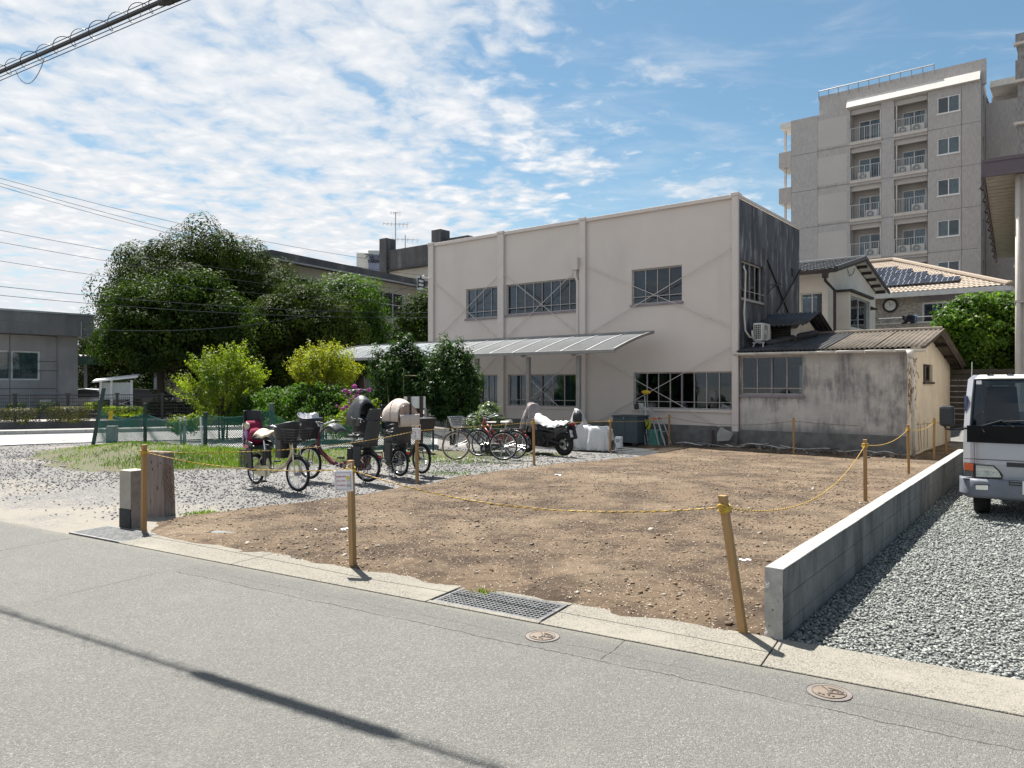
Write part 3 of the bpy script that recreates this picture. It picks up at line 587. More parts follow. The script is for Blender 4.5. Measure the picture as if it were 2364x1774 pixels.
tuft(1040, 1092, 300, .35, .05, 'sparse weeds on the gravel beside the parked bicycles', 2)
tuft(1118, 1368, 55, .045, .05, 'little green weed sprouting through the drain grate', 3)
tuft(1010, 1062, 900, .9, .08, 'weedy green patch behind the bicycles', 4)
# ================================================================ BUILDINGS
def front_ax(y0=0.): return lambda a, z, d: (a, y0+d, z)            # plane facing -y, depth into +y
def side_ax(x0=0.): return lambda a, z, d: (x0-d, a, z)             # plane facing +x, a runs along y
def wall(parent, name, mat, a0, a1, z0, z1, holes, ax, dep=.14, label=None):
    A = sorted({a0, a1, *[h[0] for h in holes], *[h[1] for h in holes]}); Z = sorted({z0, z1, *[h[2] for h in holes], *[h[3] for h in holes]})
    A = [a for a in A if a0 <= a <= a1]; Z = [z for z in Z if z0 <= z <= z1]
    m = MB()
    for i in range(len(A)-1):
        for j in range(len(Z)-1):
            ca, cz = (A[i]+A[i+1])/2, (Z[j]+Z[j+1])/2
            if any(h[0] < ca < h[1] and h[2] < cz < h[3] for h in holes): continue
            m.quad(ax(A[i], Z[j], 0), ax(A[i+1], Z[j], 0), ax(A[i+1], Z[j+1], 0), ax(A[i], Z[j+1], 0))
    for h in holes:
        p = [(h[0], h[2]), (h[1], h[2]), (h[1], h[3]), (h[0], h[3])]
        for k in range(4):
            (a, z), (b, y) = p[k], p[(k+1) % 4]
            m.quad(ax(a, z, 0), ax(b, y, 0), ax(b, y, dep), ax(a, z, dep))
    return m.build(name, mat, parent, label=label)
def abox(m, ax, a0, a1, z0, z1, d0, d1):
    m.hexa([ax(a0, z0, d0), ax(a1, z0, d0), ax(a1, z0, d1), ax(a0, z0, d1)], [ax(a0, z1, d0), ax(a1, z1, d0), ax(a1, z1, d1), ax(a0, z1, d1)])
def window(parent, a0, a1, z0, z1, ax, n=2, frame='alu', glass='glass', dep=.10, fw=.045, mw=.035, sill=None, bars=0, rail=.2, curt=(), cmat='curtain', barmat='rust_bar', split=None, label=None, cd=.14):
    """a window: frame mesh with panes, mullions, sill, bars and curtains as its sub-parts"""
    m = MB()
    abox(m, ax, a0, a0+fw, z0, z1, dep-.02, dep+.05); abox(m, ax, a1-fw, a1, z0, z1, dep-.02, dep+.05)
    abox(m, ax, a0+fw, a1-fw, z0, z0+fw, dep-.018, dep+.05); abox(m, ax, a0+fw, a1-fw, z1-fw, z1, dep-.018, dep+.05)
    w_ = m.build('window', frame, parent, label=label)
    xs = [a0+fw+(a1-a0-2*fw)*i/n for i in range(n+1)]
    for i in range(n):
        p = MB(); abox(p, ax, xs[i]+(mw/2 if i else .001), xs[i+1]-(mw/2 if i < n-1 else .001), z0+fw+.001, z1-fw-.001, dep+.012+.012*(i % 2), dep+.018+.012*(i % 2)); p.build('pane', glass, w_)
        if i:
            p = MB(); wd = mw*(1.9 if split == i else 1); abox(p, ax, xs[i]-wd/2, xs[i]+wd/2, z0+fw, z1-fw, dep-.012-(.02 if split == i else 0), dep+.04); p.build('mullion', 'lilac_frame' if split == i else frame, w_)
    for c in curt:          # (from, to) as fractions of the width
        b0, b1 = a0+fw+(a1-a0-2*fw)*c[0], a0+fw+(a1-a0-2*fw)*c[1]; k = max(6, int((b1-b0)/.035)); m = MB()
        top = c[2] if len(c) > 2 else 0.
        m.grid(lambda u, v: ax(b0+(b1-b0)*(u if not top else u*(1-top*(1-v))), z0+.03+(z1-z0-.06)*v, dep+cd+.035*math.sin(u*(b1-b0)*26+1.2*v)), k, 3)
        m.build('curtain', cmat, w_, smooth=True)
    if sill:
        p = MB(); abox(p, ax, a0-.05, a1+.05, z0-.075, z0-.004, -.06, dep); p.build('sill', sill, w_)
    if bars:
        g = MB()
        if bars > 0:
          for i in range(bars):
              a = a0+(a1-a0)*(i+.5)/bars; g.bar(ax(a, z0+.01, -.028), ax(a, z1-.01, -.028), .016)
          g.build('grille', barmat, w_)
        g = MB(); zz = z0+(z1-z0)*rail; g.bar(ax(a0-.01, zz, -.05), ax(a1+.01, zz, -.05), .02); g.build('grille_rail', barmat, w_)
    return w_
def fr(frm, cr, box, v=0.):
    x0, y0, x1, y1 = box
    a0, zt = frm.front(*cr(x0, (y0)), v); a1, _ = frm.front(*cr(x1, y0), v); _, zb = frm.front(*cr(x1, y1), v)
    _, zt2 = frm.front(*cr(x1, y0), v)
    return a0, a1, zb, zt
c1 = crop(960, 440, 2.4578); c2 = crop(1680, 580, 3.234); c3 = crop(1780, 60, 2.767); cW = crop(1660, 600, 7.215); cZ = crop(1460, 900, 6.506)
# ---------------------------------------------------------------- the two-storey beige building
HB = 7.62; LB = 13.57; DB = 6.1
bld = thing('office_building', 'two storey beige rendered building with cross braced front and sooty side wall', 'building', (MF.o.x, MF.o.y, 0), MF.th)
def zat(px, py): return MF.front(px, py)
def rect(l, r, t, b):           # crop-1 measures: left (x,y of top), right x, top y at left, bottom y at left
    (xa, ya), (xb, yb) = c1(l, t), c1(r, t); a0, z1 = MF.front(xa, ya); a1, _ = MF.front(xb, yb); _, z0 = MF.front(*c1(l, b)); return a0, a1, z0, z1
W1 = rect(285, 472, 562, 730); W2 = rect(512, 925, 537, 708); W3 = rect(1225, 1510, 452, 650)
Wg1 = rect(365, 472, 1046, 1222); Wg2 = rect(521, 908, 1045, 1222); Wg3 = rect(1235, 1798, 1033, 1236)
wall(bld, 'front_wall', 'beige_render', -LB, 0, .38, HB, [W1, W2, W3, Wg1, Wg2, Wg3], front_ax())
SW = (MF.side(*c1(1848, 392))[0], MF.side(*c1(1970, 440))[0], MF.side(*c1(1858, 612))[1], MF.side(*c1(1848, 392))[1])
SH = (MF.side(*cW(1200, 140))[0], MF.side(*cW(1238, 140))[0], MF.side(*cW(1200, 285))[1], MF.side(*cW(1200, 140))[1])
wall(bld, 'side_wall', 'sooty_render', 0, DB, 0, HB-.02, [SW, SH], side_ax(), label='soot blackened rendered side wall')
wall(bld, 'back_wall', 'beige_render', -LB, 0, 0, HB, [], lambda a, z, d: (a, DB-d, z)); wall(bld, 'end_wall', 'beige_render', 0, DB, 0, HB, [], lambda a, z, d: (-LB+d, a, z))
m = MB(); m.quad((-LB, 0, HB-.2), (0, 0, HB-.2), (0, DB, HB-.2), (-LB, DB, HB-.2)); m.quad((-LB, .3, 3.75), (0, .3, 3.75), (0, DB, 3.75), (-LB, DB, 3.75)); m.build('roof', 'concrete', bld)
m = MB(); m.box(-LB-.06, .06, -.09, .10, HB, HB+.13); m.box(-.13, .05, .10, DB+.05, HB, HB+.09); m.build('coping', 'beige_paint', bld, bevel=.012)
m = MB(); m.box(-LB, .04, -.035, .0, -.5, .40); m.build('footing', 'bare_footing', bld)
for xa, xb in ((80, 108), (473, 507), (936, 970), (1800, 1836)):
    a0 = MF.front(*c1(xa, 700))[0]; a1 = MF.front(*c1(xb, 700))[0]
    m = MB(); m.box(a0, min(a1, .012), -.12, -.001, -.1 if xa > 1700 else -.4, HB+.05); m.box(a0-.02, min(a1+.02, .03), -.15, -.003, HB+.05, HB+.16); m.build('pilaster', 'beige_paint', bld, bevel=.01)
m = MB(); m.box(-.36, .02, -.2, .02, -.45, .26); m.build('pilaster_base', 'bare_footing', bld)
fa = front_ax()
window(bld, *W1, fa, 4, 'rust_bar', mw=.026, sill='lilac_frame', bars=-1, curt=((.05, .14), (.55, .72)), cmat='curtain_green')
window(bld, *W2, fa, 8, 'rust_bar', mw=.026, sill='lilac_frame', bars=-1, split=4, curt=((.0, .1, .5), (.97, 1., .5), (.56, .7)), cmat='curtain')
window(bld, *W3, fa, 4, 'rust_bar', mw=.026, sill='lilac_frame', bars=-1, curt=((0, .25),))
window(bld, *Wg1, fa, 3, 'rust_bar', mw=.026, sill='beige_paint', bars=-1, curt=((0, 1),), cmat='curtain_green')
window(bld, *Wg2, fa, 6, 'rust_bar', mw=.026, sill='beige_paint', bars=-1, curt=((0, 1),), cmat='curtain_green', split=3)
window(bld, *Wg3, fa, 8, 'rust_bar', mw=.026, sill='beige_paint', bars=-1, split=4)
window(bld, *SW, side_ax(), 4, 'rust_bar', mw=.026, sill='rust_bar', bars=-1, curt=((0, 1),), cmat='curtain')
m = MB(); m.quad((-.3, SH[0], SH[2]), (-.3, SH[1], SH[2]), (-.3, SH[1], SH[3]), (-.3, SH[0], SH[3])); m.build('vent_recess', 'pit_dark', bld)
def brace(p, q, d=-.075, turn=True):
    (a, z), (b, y) = MF.front(*c1(*p)), MF.front(*c1(*q)); m = MB(); m.bar((a, d, z), (b, d, y), .026, .016)
    k = .82; m.bar((a+(b-a)*k, d-.012, z+(y-z)*k), (a+(b-a)*(k+.05), d-.012, z+(y-z)*(k+.05)), .04, .028)
    m.build('brace_rod', 'beige_paint', bld)
for i, (p, q) in enumerate((((104, 520), (472, 842)), ((472, 490), (110, 862)), ((505, 475), (925, 815)), ((918, 455), (505, 852)), ((968, 430), (1800, 778)), ((1800, 328), (972, 824)),
             ((972, 920), (1728, 1342)), ((1800, 884), (1035, 1310)), ((505, 936), (835, 1243)), ((908, 942), (655, 1190)), ((470, 945), (368, 1045)))):
    brace(p, q, -.072-.02*(i % 2))
def sbrace(p, q, d=.05):
    (a, z), (b, y) = MF.side(*cW(*p)), MF.side(*cW(*q)); m = MB(); m.bar((d, a, z), (d, b, y), .05, .03); m.build('brace_rod', 'black_metal', bld)
sbrace((775, 0), (1130, 880)); sbrace((1318, 170), (930, 870), .08)
def spt(x, y, d=.06): a, z = MF.side(*cW(x, y)); return (d, a, z)
m = MB(); m.tube([spt(770, 860), spt(770, 425), spt(1020, 410)], .02, 6); m.tube([spt(778, 580), spt(830, 500), spt(900, 450), spt(945, 425)], .016, 6); m.build('bracket', 'black_metal', bld)
m = MB(); a = MF.side(*cW(745, 400))[0]; m.box(0.0, .09, a-.12, a+.05, 2.6, SW[3]+.6); m.build('side_post', 'sooty_render', bld)
m = MB(); m.tube([spt(380, 110, .05), spt(405, 200, .07), spt(400, 600, .06), spt(385, 900, .06), spt(400, 1180, .07), spt(425, 1290, .16), spt(465, 1320, .28), spt(520, 1280, .36)], .03, 8); m.build('refrigerant_pipe', 'offwhite', bld, smooth=True)
# rainwater pipe with hopper
def fpt(x, y, d): a, z = MF.front(*c1(x, y)); return (a, d, z)
m = MB(); a, z = MF.front(*c1(915, 390)); m.hexa([(a-.10, -.24, z-.42), (a+.16, -.24, z-.42), (a+.16, -.04, z-.42), (a-.10, -.04, z-.42)], [(a-.16, -.30, z), (a+.2, -.30, z), (a+.2, -.02, z), (a-.16, -.02, z)])
m.tube([(a+.02, -.14, z-.42), (a+.02, -.14, z-.62), (a+.1, -.12, z-.85), (a+.1, -.12, 3.6), (a+.1, -.12, -.2)], .055, 8); m.build('rainwater_pipe', 'beige_paint', bld)
m = MB(); a, z = MF.front(*c1(95, 500)); m.tube([(a, -.12, z), (a-.25, -.3, z+.05)], .015, 6); m.ell((a-.25, -.3, z+.07), (.05, .05, .07), 8, 6); m.build('wire_insulator', 'white_paint', bld)
m = MB(); a, z = MF.front(*c1(1640, 1170)); a1, z1 = MF.front(*c1(1672, 1222)); m.box(a, a1, .3, .5, z1, z); m.build('cardboard_box', 'cardboard', bld)
# ---------------------------------------------------------------- curved canopy
cnp = thing('bicycle_canopy', 'long curved grey polycarbonate canopy on slim posts along the beige building', 'canopy', (MF.o.x, MF.o.y, 0), MF.th)
cx1, cx0, yv0, yv1, cz0, cz1 = -2.65, -17.4, -3.2, -.62, 2.79, 3.46
def cprof(t): return yv0+(yv1-yv0)*t, cz0+(cz1-cz0)*(.62*t+.38*math.sin(t*math.pi/2))-.05*math.sin(t*math.pi)*0
NB = 15
for i in range(NB):
    xa, xb = cx0+(cx1-cx0)*i/NB+.02, cx0+(cx1-cx0)*(i+1)/NB-.02
    m = MB(); m.grid(lambda u, t: (xa+(xb-xa)*u, *cprof(t)), 1, 10); m.build('roof_panel', 'polycarbonate', cnp, smooth=True)
for i in range(NB+1):
    xa = cx0+(cx1-cx0)*i/NB; m = MB(); end = i in (0, NB)
    P = [cprof(t/12) for t in range(13)]
    for (ya, za), (yb, zb) in zip(P[:-1], P[1:]): m.bar((xa, ya, za), (xa, yb, zb), .05 if end else .035, .09 if end else .04)
    m.build('rib', 'canopy_frame' if end else 'polycarb_rib', cnp)
m = MB(); m.box(cx0-.03, cx1+.03, yv0-.05, yv0+.03, cz0-.09, cz0+.02); m.build('gutter', 'canopy_frame', cnp, bevel=.01)
m = MB(); m.box(cx0, cx1, yv1-.02, yv1+.05, cz1-.02, cz1+.06); m.build('top_rail', 'canopy_frame', cnp)
for px in (1336, 1220, 1102, 985, 868, 760):
    a = MF.front(px, 860, -2.75)[0]; m = MB(); m.box(a-.065, a+.065, -2.815, -2.685, -.4, 2.66); m.build('post', 'canopy_frame', cnp, bevel=.01)
    m = MB(); m.bar((a, yv0+.06, 2.69), (a, -1.5, 3.12), .08, .11); m.build('support_arm', 'canopy_frame', cnp)
# ---------------------------------------------------------------- low annex
anx = thing('annex', 'low stained plaster annex with corrugated roof and white gutter', 'building', (MF.o.x, MF.o.y, 0), MF.th)
AL, AD, AE = 4.74, 7.9, 2.70
AW = (MF.front(*c2(95, 790))[0], MF.front(*c2(560, 785))[0], MF.front(*c2(95, 1072))[1], MF.front(*c2(95, 790))[1]-.0)
wall(anx, 'front_wall', 'stained_plaster', .02, AL, .3, AE, [AW], front_ax(.02), label='grey stained plaster wall')
window(anx, *AW, front_ax(.02), 4, 'rust_bar', mw=.026, sill='lilac_frame', bars=-1, rail=.17, split=2)
m = MB(); m.box(.0, AL+.03, -.03, .02, -.5, .31); m.build('footing', 'bare_footing', anx)
SA = (MF.side(*c2(1455, 800), AL)[0], MF.side(*c2(1525, 800), AL)[0], MF.side(*c2(1455, 975), AL)[1], MF.side(*c2(1455, 790), AL)[1])
SA = (SA[0]+.1, SA[0]+.1+max(.75, SA[1]-SA[0]), SA[2], SA[3])
ry, rz_, be = 3.05, 3.36, 2.42
m = MB(); wall(anx, 'gable_wall', 'cream_plaster', 0.02, AD, -.5, be-.03, [SA] if SA[3] < be-.05 else [(SA[0], SA[1], SA[2], be-.06)], side_ax(AL), label='warm cream plaster gable wall')
m.poly([(AL, .02, be-.03), (AL, AD, be-.03), (AL, ry, rz_-.05), (AL, .02, AE-.05)]); m.build('gable_top', 'cream_plaster', anx)
window(anx, SA[0], SA[1], SA[2], min(SA[3], be-.06), side_ax(AL), 2, 'dark_wood', fw=.06, sill='dark_wood')
wall(anx, 'back_wall', 'cream_plaster', 0, AL, 0, be, [], lambda a, z, d: (a, AD-d, z))
rows = [(.62+i*(AL+.42-.62)/9) for i in range(10)]
def corr(x0, x1, p, q, pitch=.13, amp=.022, lip=0.):     # corrugated sheet from eave p (y,z) to ridge q
    m = MB(); n = int((x1-x0)/pitch*6)
    m.grid(lambda u, v: (x0+(x1-x0)*u, p[0]+(q[0]-p[0])*v, p[1]+(q[1]-p[1])*v+amp*math.cos((x0+(x1-x0)*u)*2*math.pi/pitch)), n, 1); return m
for i in range(8):
    x0, x1 = .0+i*(AL+.42)/8, (i+1)*(AL+.42)/8+.06; old = i >= 4
    for nm, p, q in (('roof_sheet', (-.22, AE+.06), (ry, rz_+.05)), ('roof_sheet', (AD+.35, be-.08), (ry+.02, rz_+.045))):
        corr(x0, x1, (p[0], p[1]+.006*(i % 2)), (q[0], q[1]+.006*(i % 2))).build(nm, 'corrugated_old' if old else 'corrugated_black', anx, smooth=True, solid=.012)
m = MB(); m.tube([(0, ry, rz_+.07), (AL+.42, ry, rz_+.07)], .075, 8); m.build('ridge_cap', 'corrugated_old', anx)
for y, z in ((.05, AE-.02), (ry, rz_-.06), (1.6, 3.0), (4.7, 3.0), (6.4, 2.68), (7.8, 2.36)):
    m = MB(); m.box(AL, AL+.40, y-.05, y+.05, z-.05, z+.05); m.build('purlin', 'dark_wood', anx)
m = MB(); m.bar((AL+.38, -.2, AE-.0), (AL+.38, ry, rz_-.03), .03, .14); m.bar((AL+.38, ry, rz_-.03), (AL+.38, AD+.3, be-.12), .03, .14); m.build('barge_board', 'dark_wood', anx)
for i in range(7):
    xa, xb = -.05+i*.76, -.05+(i+1)*.76-.015; m = MB(); m.grid(lambda u, v: (xa+(xb-xa)*u, -.30+.075*math.cos(math.pi*(1+v)), AE+.015-.02*(i+u)/7-.075*math.sin(math.pi*v)), 1, 8); m.build('gutter_length', 'offwhite', anx, smooth=True, solid=.008)
m = MB(); xg = MF.front(*c2(1340, 740))[0]+.14; m.hexa([(xg-.05, -.36, AE-.25), (xg+.05, -.36, AE-.25), (xg+.05, -.24, AE-.25), (xg-.05, -.24, AE-.25)], [(xg-.1, -.4, AE-.03), (xg+.1, -.4, AE-.03), (xg+.1, -.2, AE-.03), (xg-.1, -.2, AE-.03)])
m.tube([(xg, -.3, AE-.24), (xg, -.3, AE-.36), (xg+.02, -.08, AE-.55), (xg+.02, -.06, AE-.7), (xg+.02, -.06, -.25)], .045, 10); m.build('downpipe', 'offwhite', anx, smooth=True)
m = MB(); rr = random.Random(5)
for k in range(46):         # dead creeper round the pipe and the small window
    s0 = rr.random(); base = Vector((xg+.02, -.06, 1.2+1.3*rr.random())) if s0 < .5 else Vector((AL+.03, rr.uniform(.05, 1.3), 1.25+1.25*rr.random()))
    pts = [base]
    for j in range(6): pts.append(pts[-1]+Vector((rr.uniform(-.05, .04) if s0 < .5 else rr.uniform(-.01, .02), rr.uniform(-.03, .03) if s0 < .5 else rr.uniform(-.12, .1), rr.uniform(-.17, .06))))
    m.tube(pts, rr.uniform(.004, .011), 4)
for k in range(7):
    y = .3+.45*k+rr.uniform(-.1, .1); pts = [Vector((AL+.02, y, -.2))]
    for j in range(5): pts.append(pts[-1]+Vector((0, rr.uniform(-.09, .09), rr.uniform(.1, .22))))
    m.tube(pts, .006, 4)
o = m.build('dead_creeper', 'twig'); o.location = bld.location; o.rotation_euler.z = MF.th; tag(o, 'dry brown creeper hanging by the annex drainpipe and small window', 'creeper')
# stair hut on the annex roof
hut = thing('roof_hut', 'small rooftop hut with black corrugated gable roof beside the sooty wall', 'roof hut', (MF.o.x, MF.o.y, 0), MF.th)
hy0, hy1, hr = 1.75, 4.3, (2.8, 4.14)
m = MB(); m.box(.02, 1.2, 1.78, 4.2, 2.4, 3.55); m.build('wall', 'white_plaster', hut)
m = MB(); m.prismx([(1.8, 3.5), (4.2, 3.5), (2.85, 4.02)], .02, 1.195); m.build('gable', 'white_plaster', hut)
a0, a1 = MF.front(*c2(335, 600), 1.75)[0], MF.front(*c2(458, 600), 1.75)[0]
for i in range(9): m = MB(); z = 2.85+i*.085; m.hexa([(a0, 1.70, z), (a1, 1.70, z), (a1, 1.775, z+.05), (a0, 1.775, z+.05)], [(a0, 1.70, z+.02), (a1, 1.70, z+.02), (a1, 1.775, z+.07), (a0, 1.775, z+.07)]); m.build('louvre_slat', 'board_dark', hut)
m = MB(); m.box(a0-.05, a1+.05, 1.774, 1.778, 2.8, 3.65); m.build('louvre_back', 'pit_dark', hut)
for i in range(3):
    x0, x1 = .0+i*.55, (i+1)*.55+.03
    corr(x0, x1, (1.27, 3.62), hr, .15, .025).build('roof_sheet', 'corrugated_black', hut, smooth=True, solid=.012); corr(x0, x1, (4.35, 3.55), hr, .15, .025).build('roof_sheet', 'corrugated_black', hut, smooth=True, solid=.012)
m = MB(); m.tube([(.5, .9, 3.02), (1.6, 2.6, 3.42)], .12, 10); m.build('flashing_roll', 'corrugated_black', hut)
# air conditioner on the annex roof
def ac_unit(name, label, loc, rz, group=None, parent=None, grille=True, stand=False, w_=.78, h_=.56, d_=.28):
    t = thing(name, label, 'air conditioner', loc, rz, group)        # fan faces local -y
    m = MB(); m.box(-w_/2, w_/2, 0, d_, 0, h_); m.build('casing', 'ac_white', t, bevel=.02)
    m = MB(); m.cyl((-w_*.12, -.012, h_*.5), (-w_*.12, .004, h_*.5), h_*.43, 24); m.build('fan_guard', 'ac_grille', t)
    m = MB(); m.cyl((-w_*.12, -.025, h_*.5), (-w_*.12, -.010, h_*.5), h_*.11, 14); m.build('fan_hub', 'ac_white', t)
    m = MB(); m.ring((-w_*.12, -.018, h_*.5), h_*.43, .012, 24, 5)
    for r_ in (.16, .24, .33): m.ring((-w_*.12, -.016, h_*.5), h_*r_, .005, 20, 4)
    m.build('guard_ring', 'ac_white', t)
    m = MB(); m.box(-w_/2+.04, -w_/2+.12, .03, d_-.03, -.05, 0); m.box(w_/2-.12, w_/2-.04, .03, d_-.03, -.05, 0); m.build('foot', 'grey_metal', t)
    if grille:
        m = MB()
        for i in range(5): m.box(-w_/2-.012, -w_/2-.001, .03+i*(d_-.06)/4-.004, .03+i*(d_-.06)/4+.004, .04, h_-.04)
        for i in range(8): m.box(-w_/2-.014, -w_/2-.002, .02, d_-.02, .05+i*(h_-.1)/7-.004, .05+i*(h_-.1)/7+.004)
        m.build('side_grille', 'ac_white', t)
        m = MB(); m.box(-w_/2-.004, -w_/2-.0005, .025, d_-.025, .045, h_-.045); m.build('coil', 'black_plastic', t)
    return t
p = MF.out(MF.front(*c2(268, 600), .75)[0]+.05, .85); zA = at(*c2(268, 672), p.y).z
ac = ac_unit('air_conditioner', 'white outdoor air conditioner on a metal stand on the annex roof', (p.x, p.y, zA), MF.th+R(90))
m = MB()
for sx in (-.28, .28): m.bar((sx, .0, -.06), (sx-.0, .0, -.43), .04); m.bar((sx, .27, -.06), (sx, .36, -.30), .04); m.bar((sx, -.05, -.055), (sx, .34, -.055), .035); m.bar((sx, -.02, -.43), (sx, .4, -.30), .035)
m.build('stand', 'galvanised', ac)
m = MB(); m.tube([(-.4, .2, .12), (-.5, .25, .06), (-.62, .22, .12), (-.7, .2, .3)], .022, 6); m.build('hose', 'offwhite', ac, smooth=True)
# ---------------------------------------------------------------- white house behind
hv = 8.3
hx = MF.front(*c2(748, 300), hv)[0]; he = MF.front(*c2(745, 160), hv)[1]
hse = thing('white_house', 'small white plaster house with dark tiled roof behind the annex', 'house', (MF.o.x, MF.o.y, 0), MF.th)
hd = MF.side(*c2(1102, 400), hx)[0]-hv; hp_y, hp_z = hv+hd*.5, he+1.0
hb = he-.05
w0 = (MF.front(*c2(545, 320), hv)[0], MF.front(*c2(708, 320), hv)[0], MF.front(*c2(545, 520), hv)[1], MF.front(*c2(545, 318), hv)[1])
wall(hse, 'front_wall', 'white_plaster', hx-9, hx, 0, he, [w0], front_ax(hv)); window(hse, *w0, front_ax(hv), 2, 'alu', curt=((.68, 1.),))
gs = lambda x, y: MF.side(*c2(x, y), hx)
w3 = (gs(985, 430)[0], gs(1060, 430)[0], gs(985, 640)[1], gs(985, 425)[1])
wall(hse, 'gable_wall', 'white_plaster', hv, hv+hd, 0, hb, [w3], side_ax(hx)); m = MB(); m.poly([(hx, hv, hb), (hx, hv+hd, hb), (hx, hp_y, hp_z-.12)]); m.build('gable_top', 'white_plaster', hse)
window(hse, *w3, side_ax(hx), 2, 'alu', curt=((.5, .9),)); m = MB(); m.box(hx-.01, hx+.35, w3[0]-.1, w3[1]+.1, w3[3]+.05, w3[3]+.10); m.build('window_hood', 'board_dark', hse)
b0, zb1 = gs(800, 310); b1 = gs(965, 310)[0]; zb0 = gs(800, 590)[1]; bx = hx+.55
wb = (b0+.25, b1-.08, zb0+.12, zb1-.12)
wall(hse, 'bay_face', 'white_plaster', b0, b1, zb0, zb1, [wb], side_ax(bx), .06); m = MB(); m.quad((hx, b0, zb0), (bx, b0, zb0), (bx, b0, zb1), (hx, b0, zb1)); m.quad((hx, b1, zb0), (bx, b1, zb0), (bx, b1, zb1), (hx, b1, zb1)); m.quad((hx, b0, zb0), (bx, b0, zb0), (bx, b1, zb0), (hx, b1, zb0)); m.build('bay_side', 'white_plaster', hse)
window(hse, *wb, side_ax(bx), 2, 'alu', curt=((0, .5),)); m = MB(); m.box(hx-.01, bx+.14, b0-.12, b1+.12, zb1, zb1+.09); m.build('bay_roof', 'board_dark', hse)
def tiles(x0, x1, p, q, mat, parent, pw=.27, rows=10, amp=.035, name='roof_tiles'):
    m = MB(); n = max(8, int((x1-x0)/pw*5))
    for r_ in range(rows):
        ta, tb = r_/rows, (r_+1)/rows+.02
        m.grid(lambda u, v: (x0+(x1-x0)*u, p[0]+(q[0]-p[0])*(ta+(tb-ta)*v), p[1]+(q[1]-p[1])*(ta+(tb-ta)*v)+amp*abs(math.sin((x0+(x1-x0)*u)*math.pi/pw))+.035*(1-v)), n, 1)
    o = m.build(name, mat, parent, solid=.02); o['kind'] = 'stuff'; return o
rx = hx+.5
tiles(hx-9, rx, (hv-.6, he+.02), (hp_y, hp_z+.05), 'white_tile', hse); tiles(hx-9, rx, (hv+hd+.6, he+.02), (hp_y, hp_z+.05), 'white_tile', hse)
m = MB(); m.tube([(hx-9, hp_y, hp_z+.1), (rx, hp_y, hp_z+.1)], .12, 8); m.tube([(rx-.04, hv-.6, he+.06), (rx-.04, hp_y, hp_z+.09)], .09, 6); m.tube([(rx-.04, hv+hd+.6, he+.06), (rx-.04, hp_y, hp_z+.09)], .09, 6); m.build('ridge_tiles', 'white_tile', hse)
for i, t in enumerate((.12, .3, .5, .7, .9)):
    y = hp_y+(hv+hd+.5-hp_y)*t; m = MB(); m.box(hx, hx+.42, y-.06, y+.06, hp_z-.17+(he-hp_z)*t, hp_z-.05+(he-hp_z)*t); m.build('purlin_end', 'board_dark', hse)
m = MB(); m.quad((hx, hv-.5, he-.03), (rx, hv-.5, he-.03), (rx, hp_y, hp_z-.06), (hx, hp_y, hp_z-.06)); m.quad((hx, hv+hd+.5, he-.03), (rx, hv+hd+.5, he-.03), (rx, hp_y, hp_z-.06), (hx, hp_y, hp_z-.06)); m.build('verge_soffit', 'offwhite', hse)
m = MB(); m.bar((rx, hv-.62, he-.0), (rx, hp_y, hp_z-.0), .03, .16); m.bar((rx, hp_y, hp_z), (rx, hv+hd+.62, he), .03, .16); m.build('barge_board', 'board_dark', hse)
m = MB(); m.box(hx-9, rx, hv-.72, hv-.6, he-.1, he+.02); xp = MF.front(*c2(728, 160), hv-.66)[0]
m.box(xp-.1, xp+.1, hv-.76, hv-.56, he-.3, he-.1); m.tube([(xp, hv-.66, he-.3), (xp, hv-.66, he-.4), (xp+.2, hv-.08, he-.75), (xp+.2, hv-.08, 2)], .06, 8); m.build('gutter_and_downpipe', 'downpipe_brown', hse)
m = MB(); m.tube([(hx+.03, hv+hd*.35, hp_z-.5), (hx+.06, hv+hd*.38, hp_z-.8), (hx+.05, hv+hd*.46, hp_z-.62), (hx+.03, hv+hd*.5, hp_z-.35)], .012, 4); m.build('loose_cable', 'cable_black', hse)
# ---------------------------------------------------------------- brick-tiled house with solar roof
tv = 20.
tx1 = MF.front(*c2(1968, 400), tv)[0]; tx0 = MF.front(*c2(1080, 400), tv)[0]-2.
te = MF.front(*c2(1960, 275), tv-.7)[1]
tho = thing('tiled_house', 'house with sand coloured tile roof carrying solar panels and a balcony', 'house', (MF.o.x, MF.o.y, 0), MF.th)
wq = (MF.front(*c2(1450, 380), tv)[0], MF.front(*c2(1758, 380), tv)[0], MF.front(*c2(1450, 620), tv)[1], MF.front(*c2(1450, 385), tv)[1])
wall(tho, 'front_wall', 'house_tile', tx0, tx1, 0, te, [wq], front_ax(tv)); wall(tho, 'side_wall', 'pale_siding', tv, tv+9, 0, te, [], side_ax(tx1))
window(tho, *wq, front_ax(tv), 2, 'white_paint', fw=.09, curt=((.02, .2),)); m = MB(); m.box(wq[0]-.1, wq[1]+.1, tv-.12, tv, wq[3]+.08, wq[3]+.42); m.build('shutter_box', 'lilac_frame', tho)
bz = MF.front(*c2(1300, 545), tv-1.3)[1]; bxa, bxb = MF.front(*c2(1210, 560), tv-1.3)[0], MF.front(*c2(1760, 560), tv-1.3)[0]
m = MB(); m.box(tx0, bxb+.4, tv-1.4, tv-1.25, 0, bz); m.build('balcony_wall', 'house_tile', tho); m = MB(); m.box(tx0, bxb+.4, tv-1.44, tv-1.22, bz, bz+.07); m.build('balcony_coping', 'fascia_white', tho)
m = MB()
for z in (.32, ): m.tube([(bxa-.5, tv-1.33, bz+z), (bxb+.3, tv-1.33, bz+z)], .022, 6)
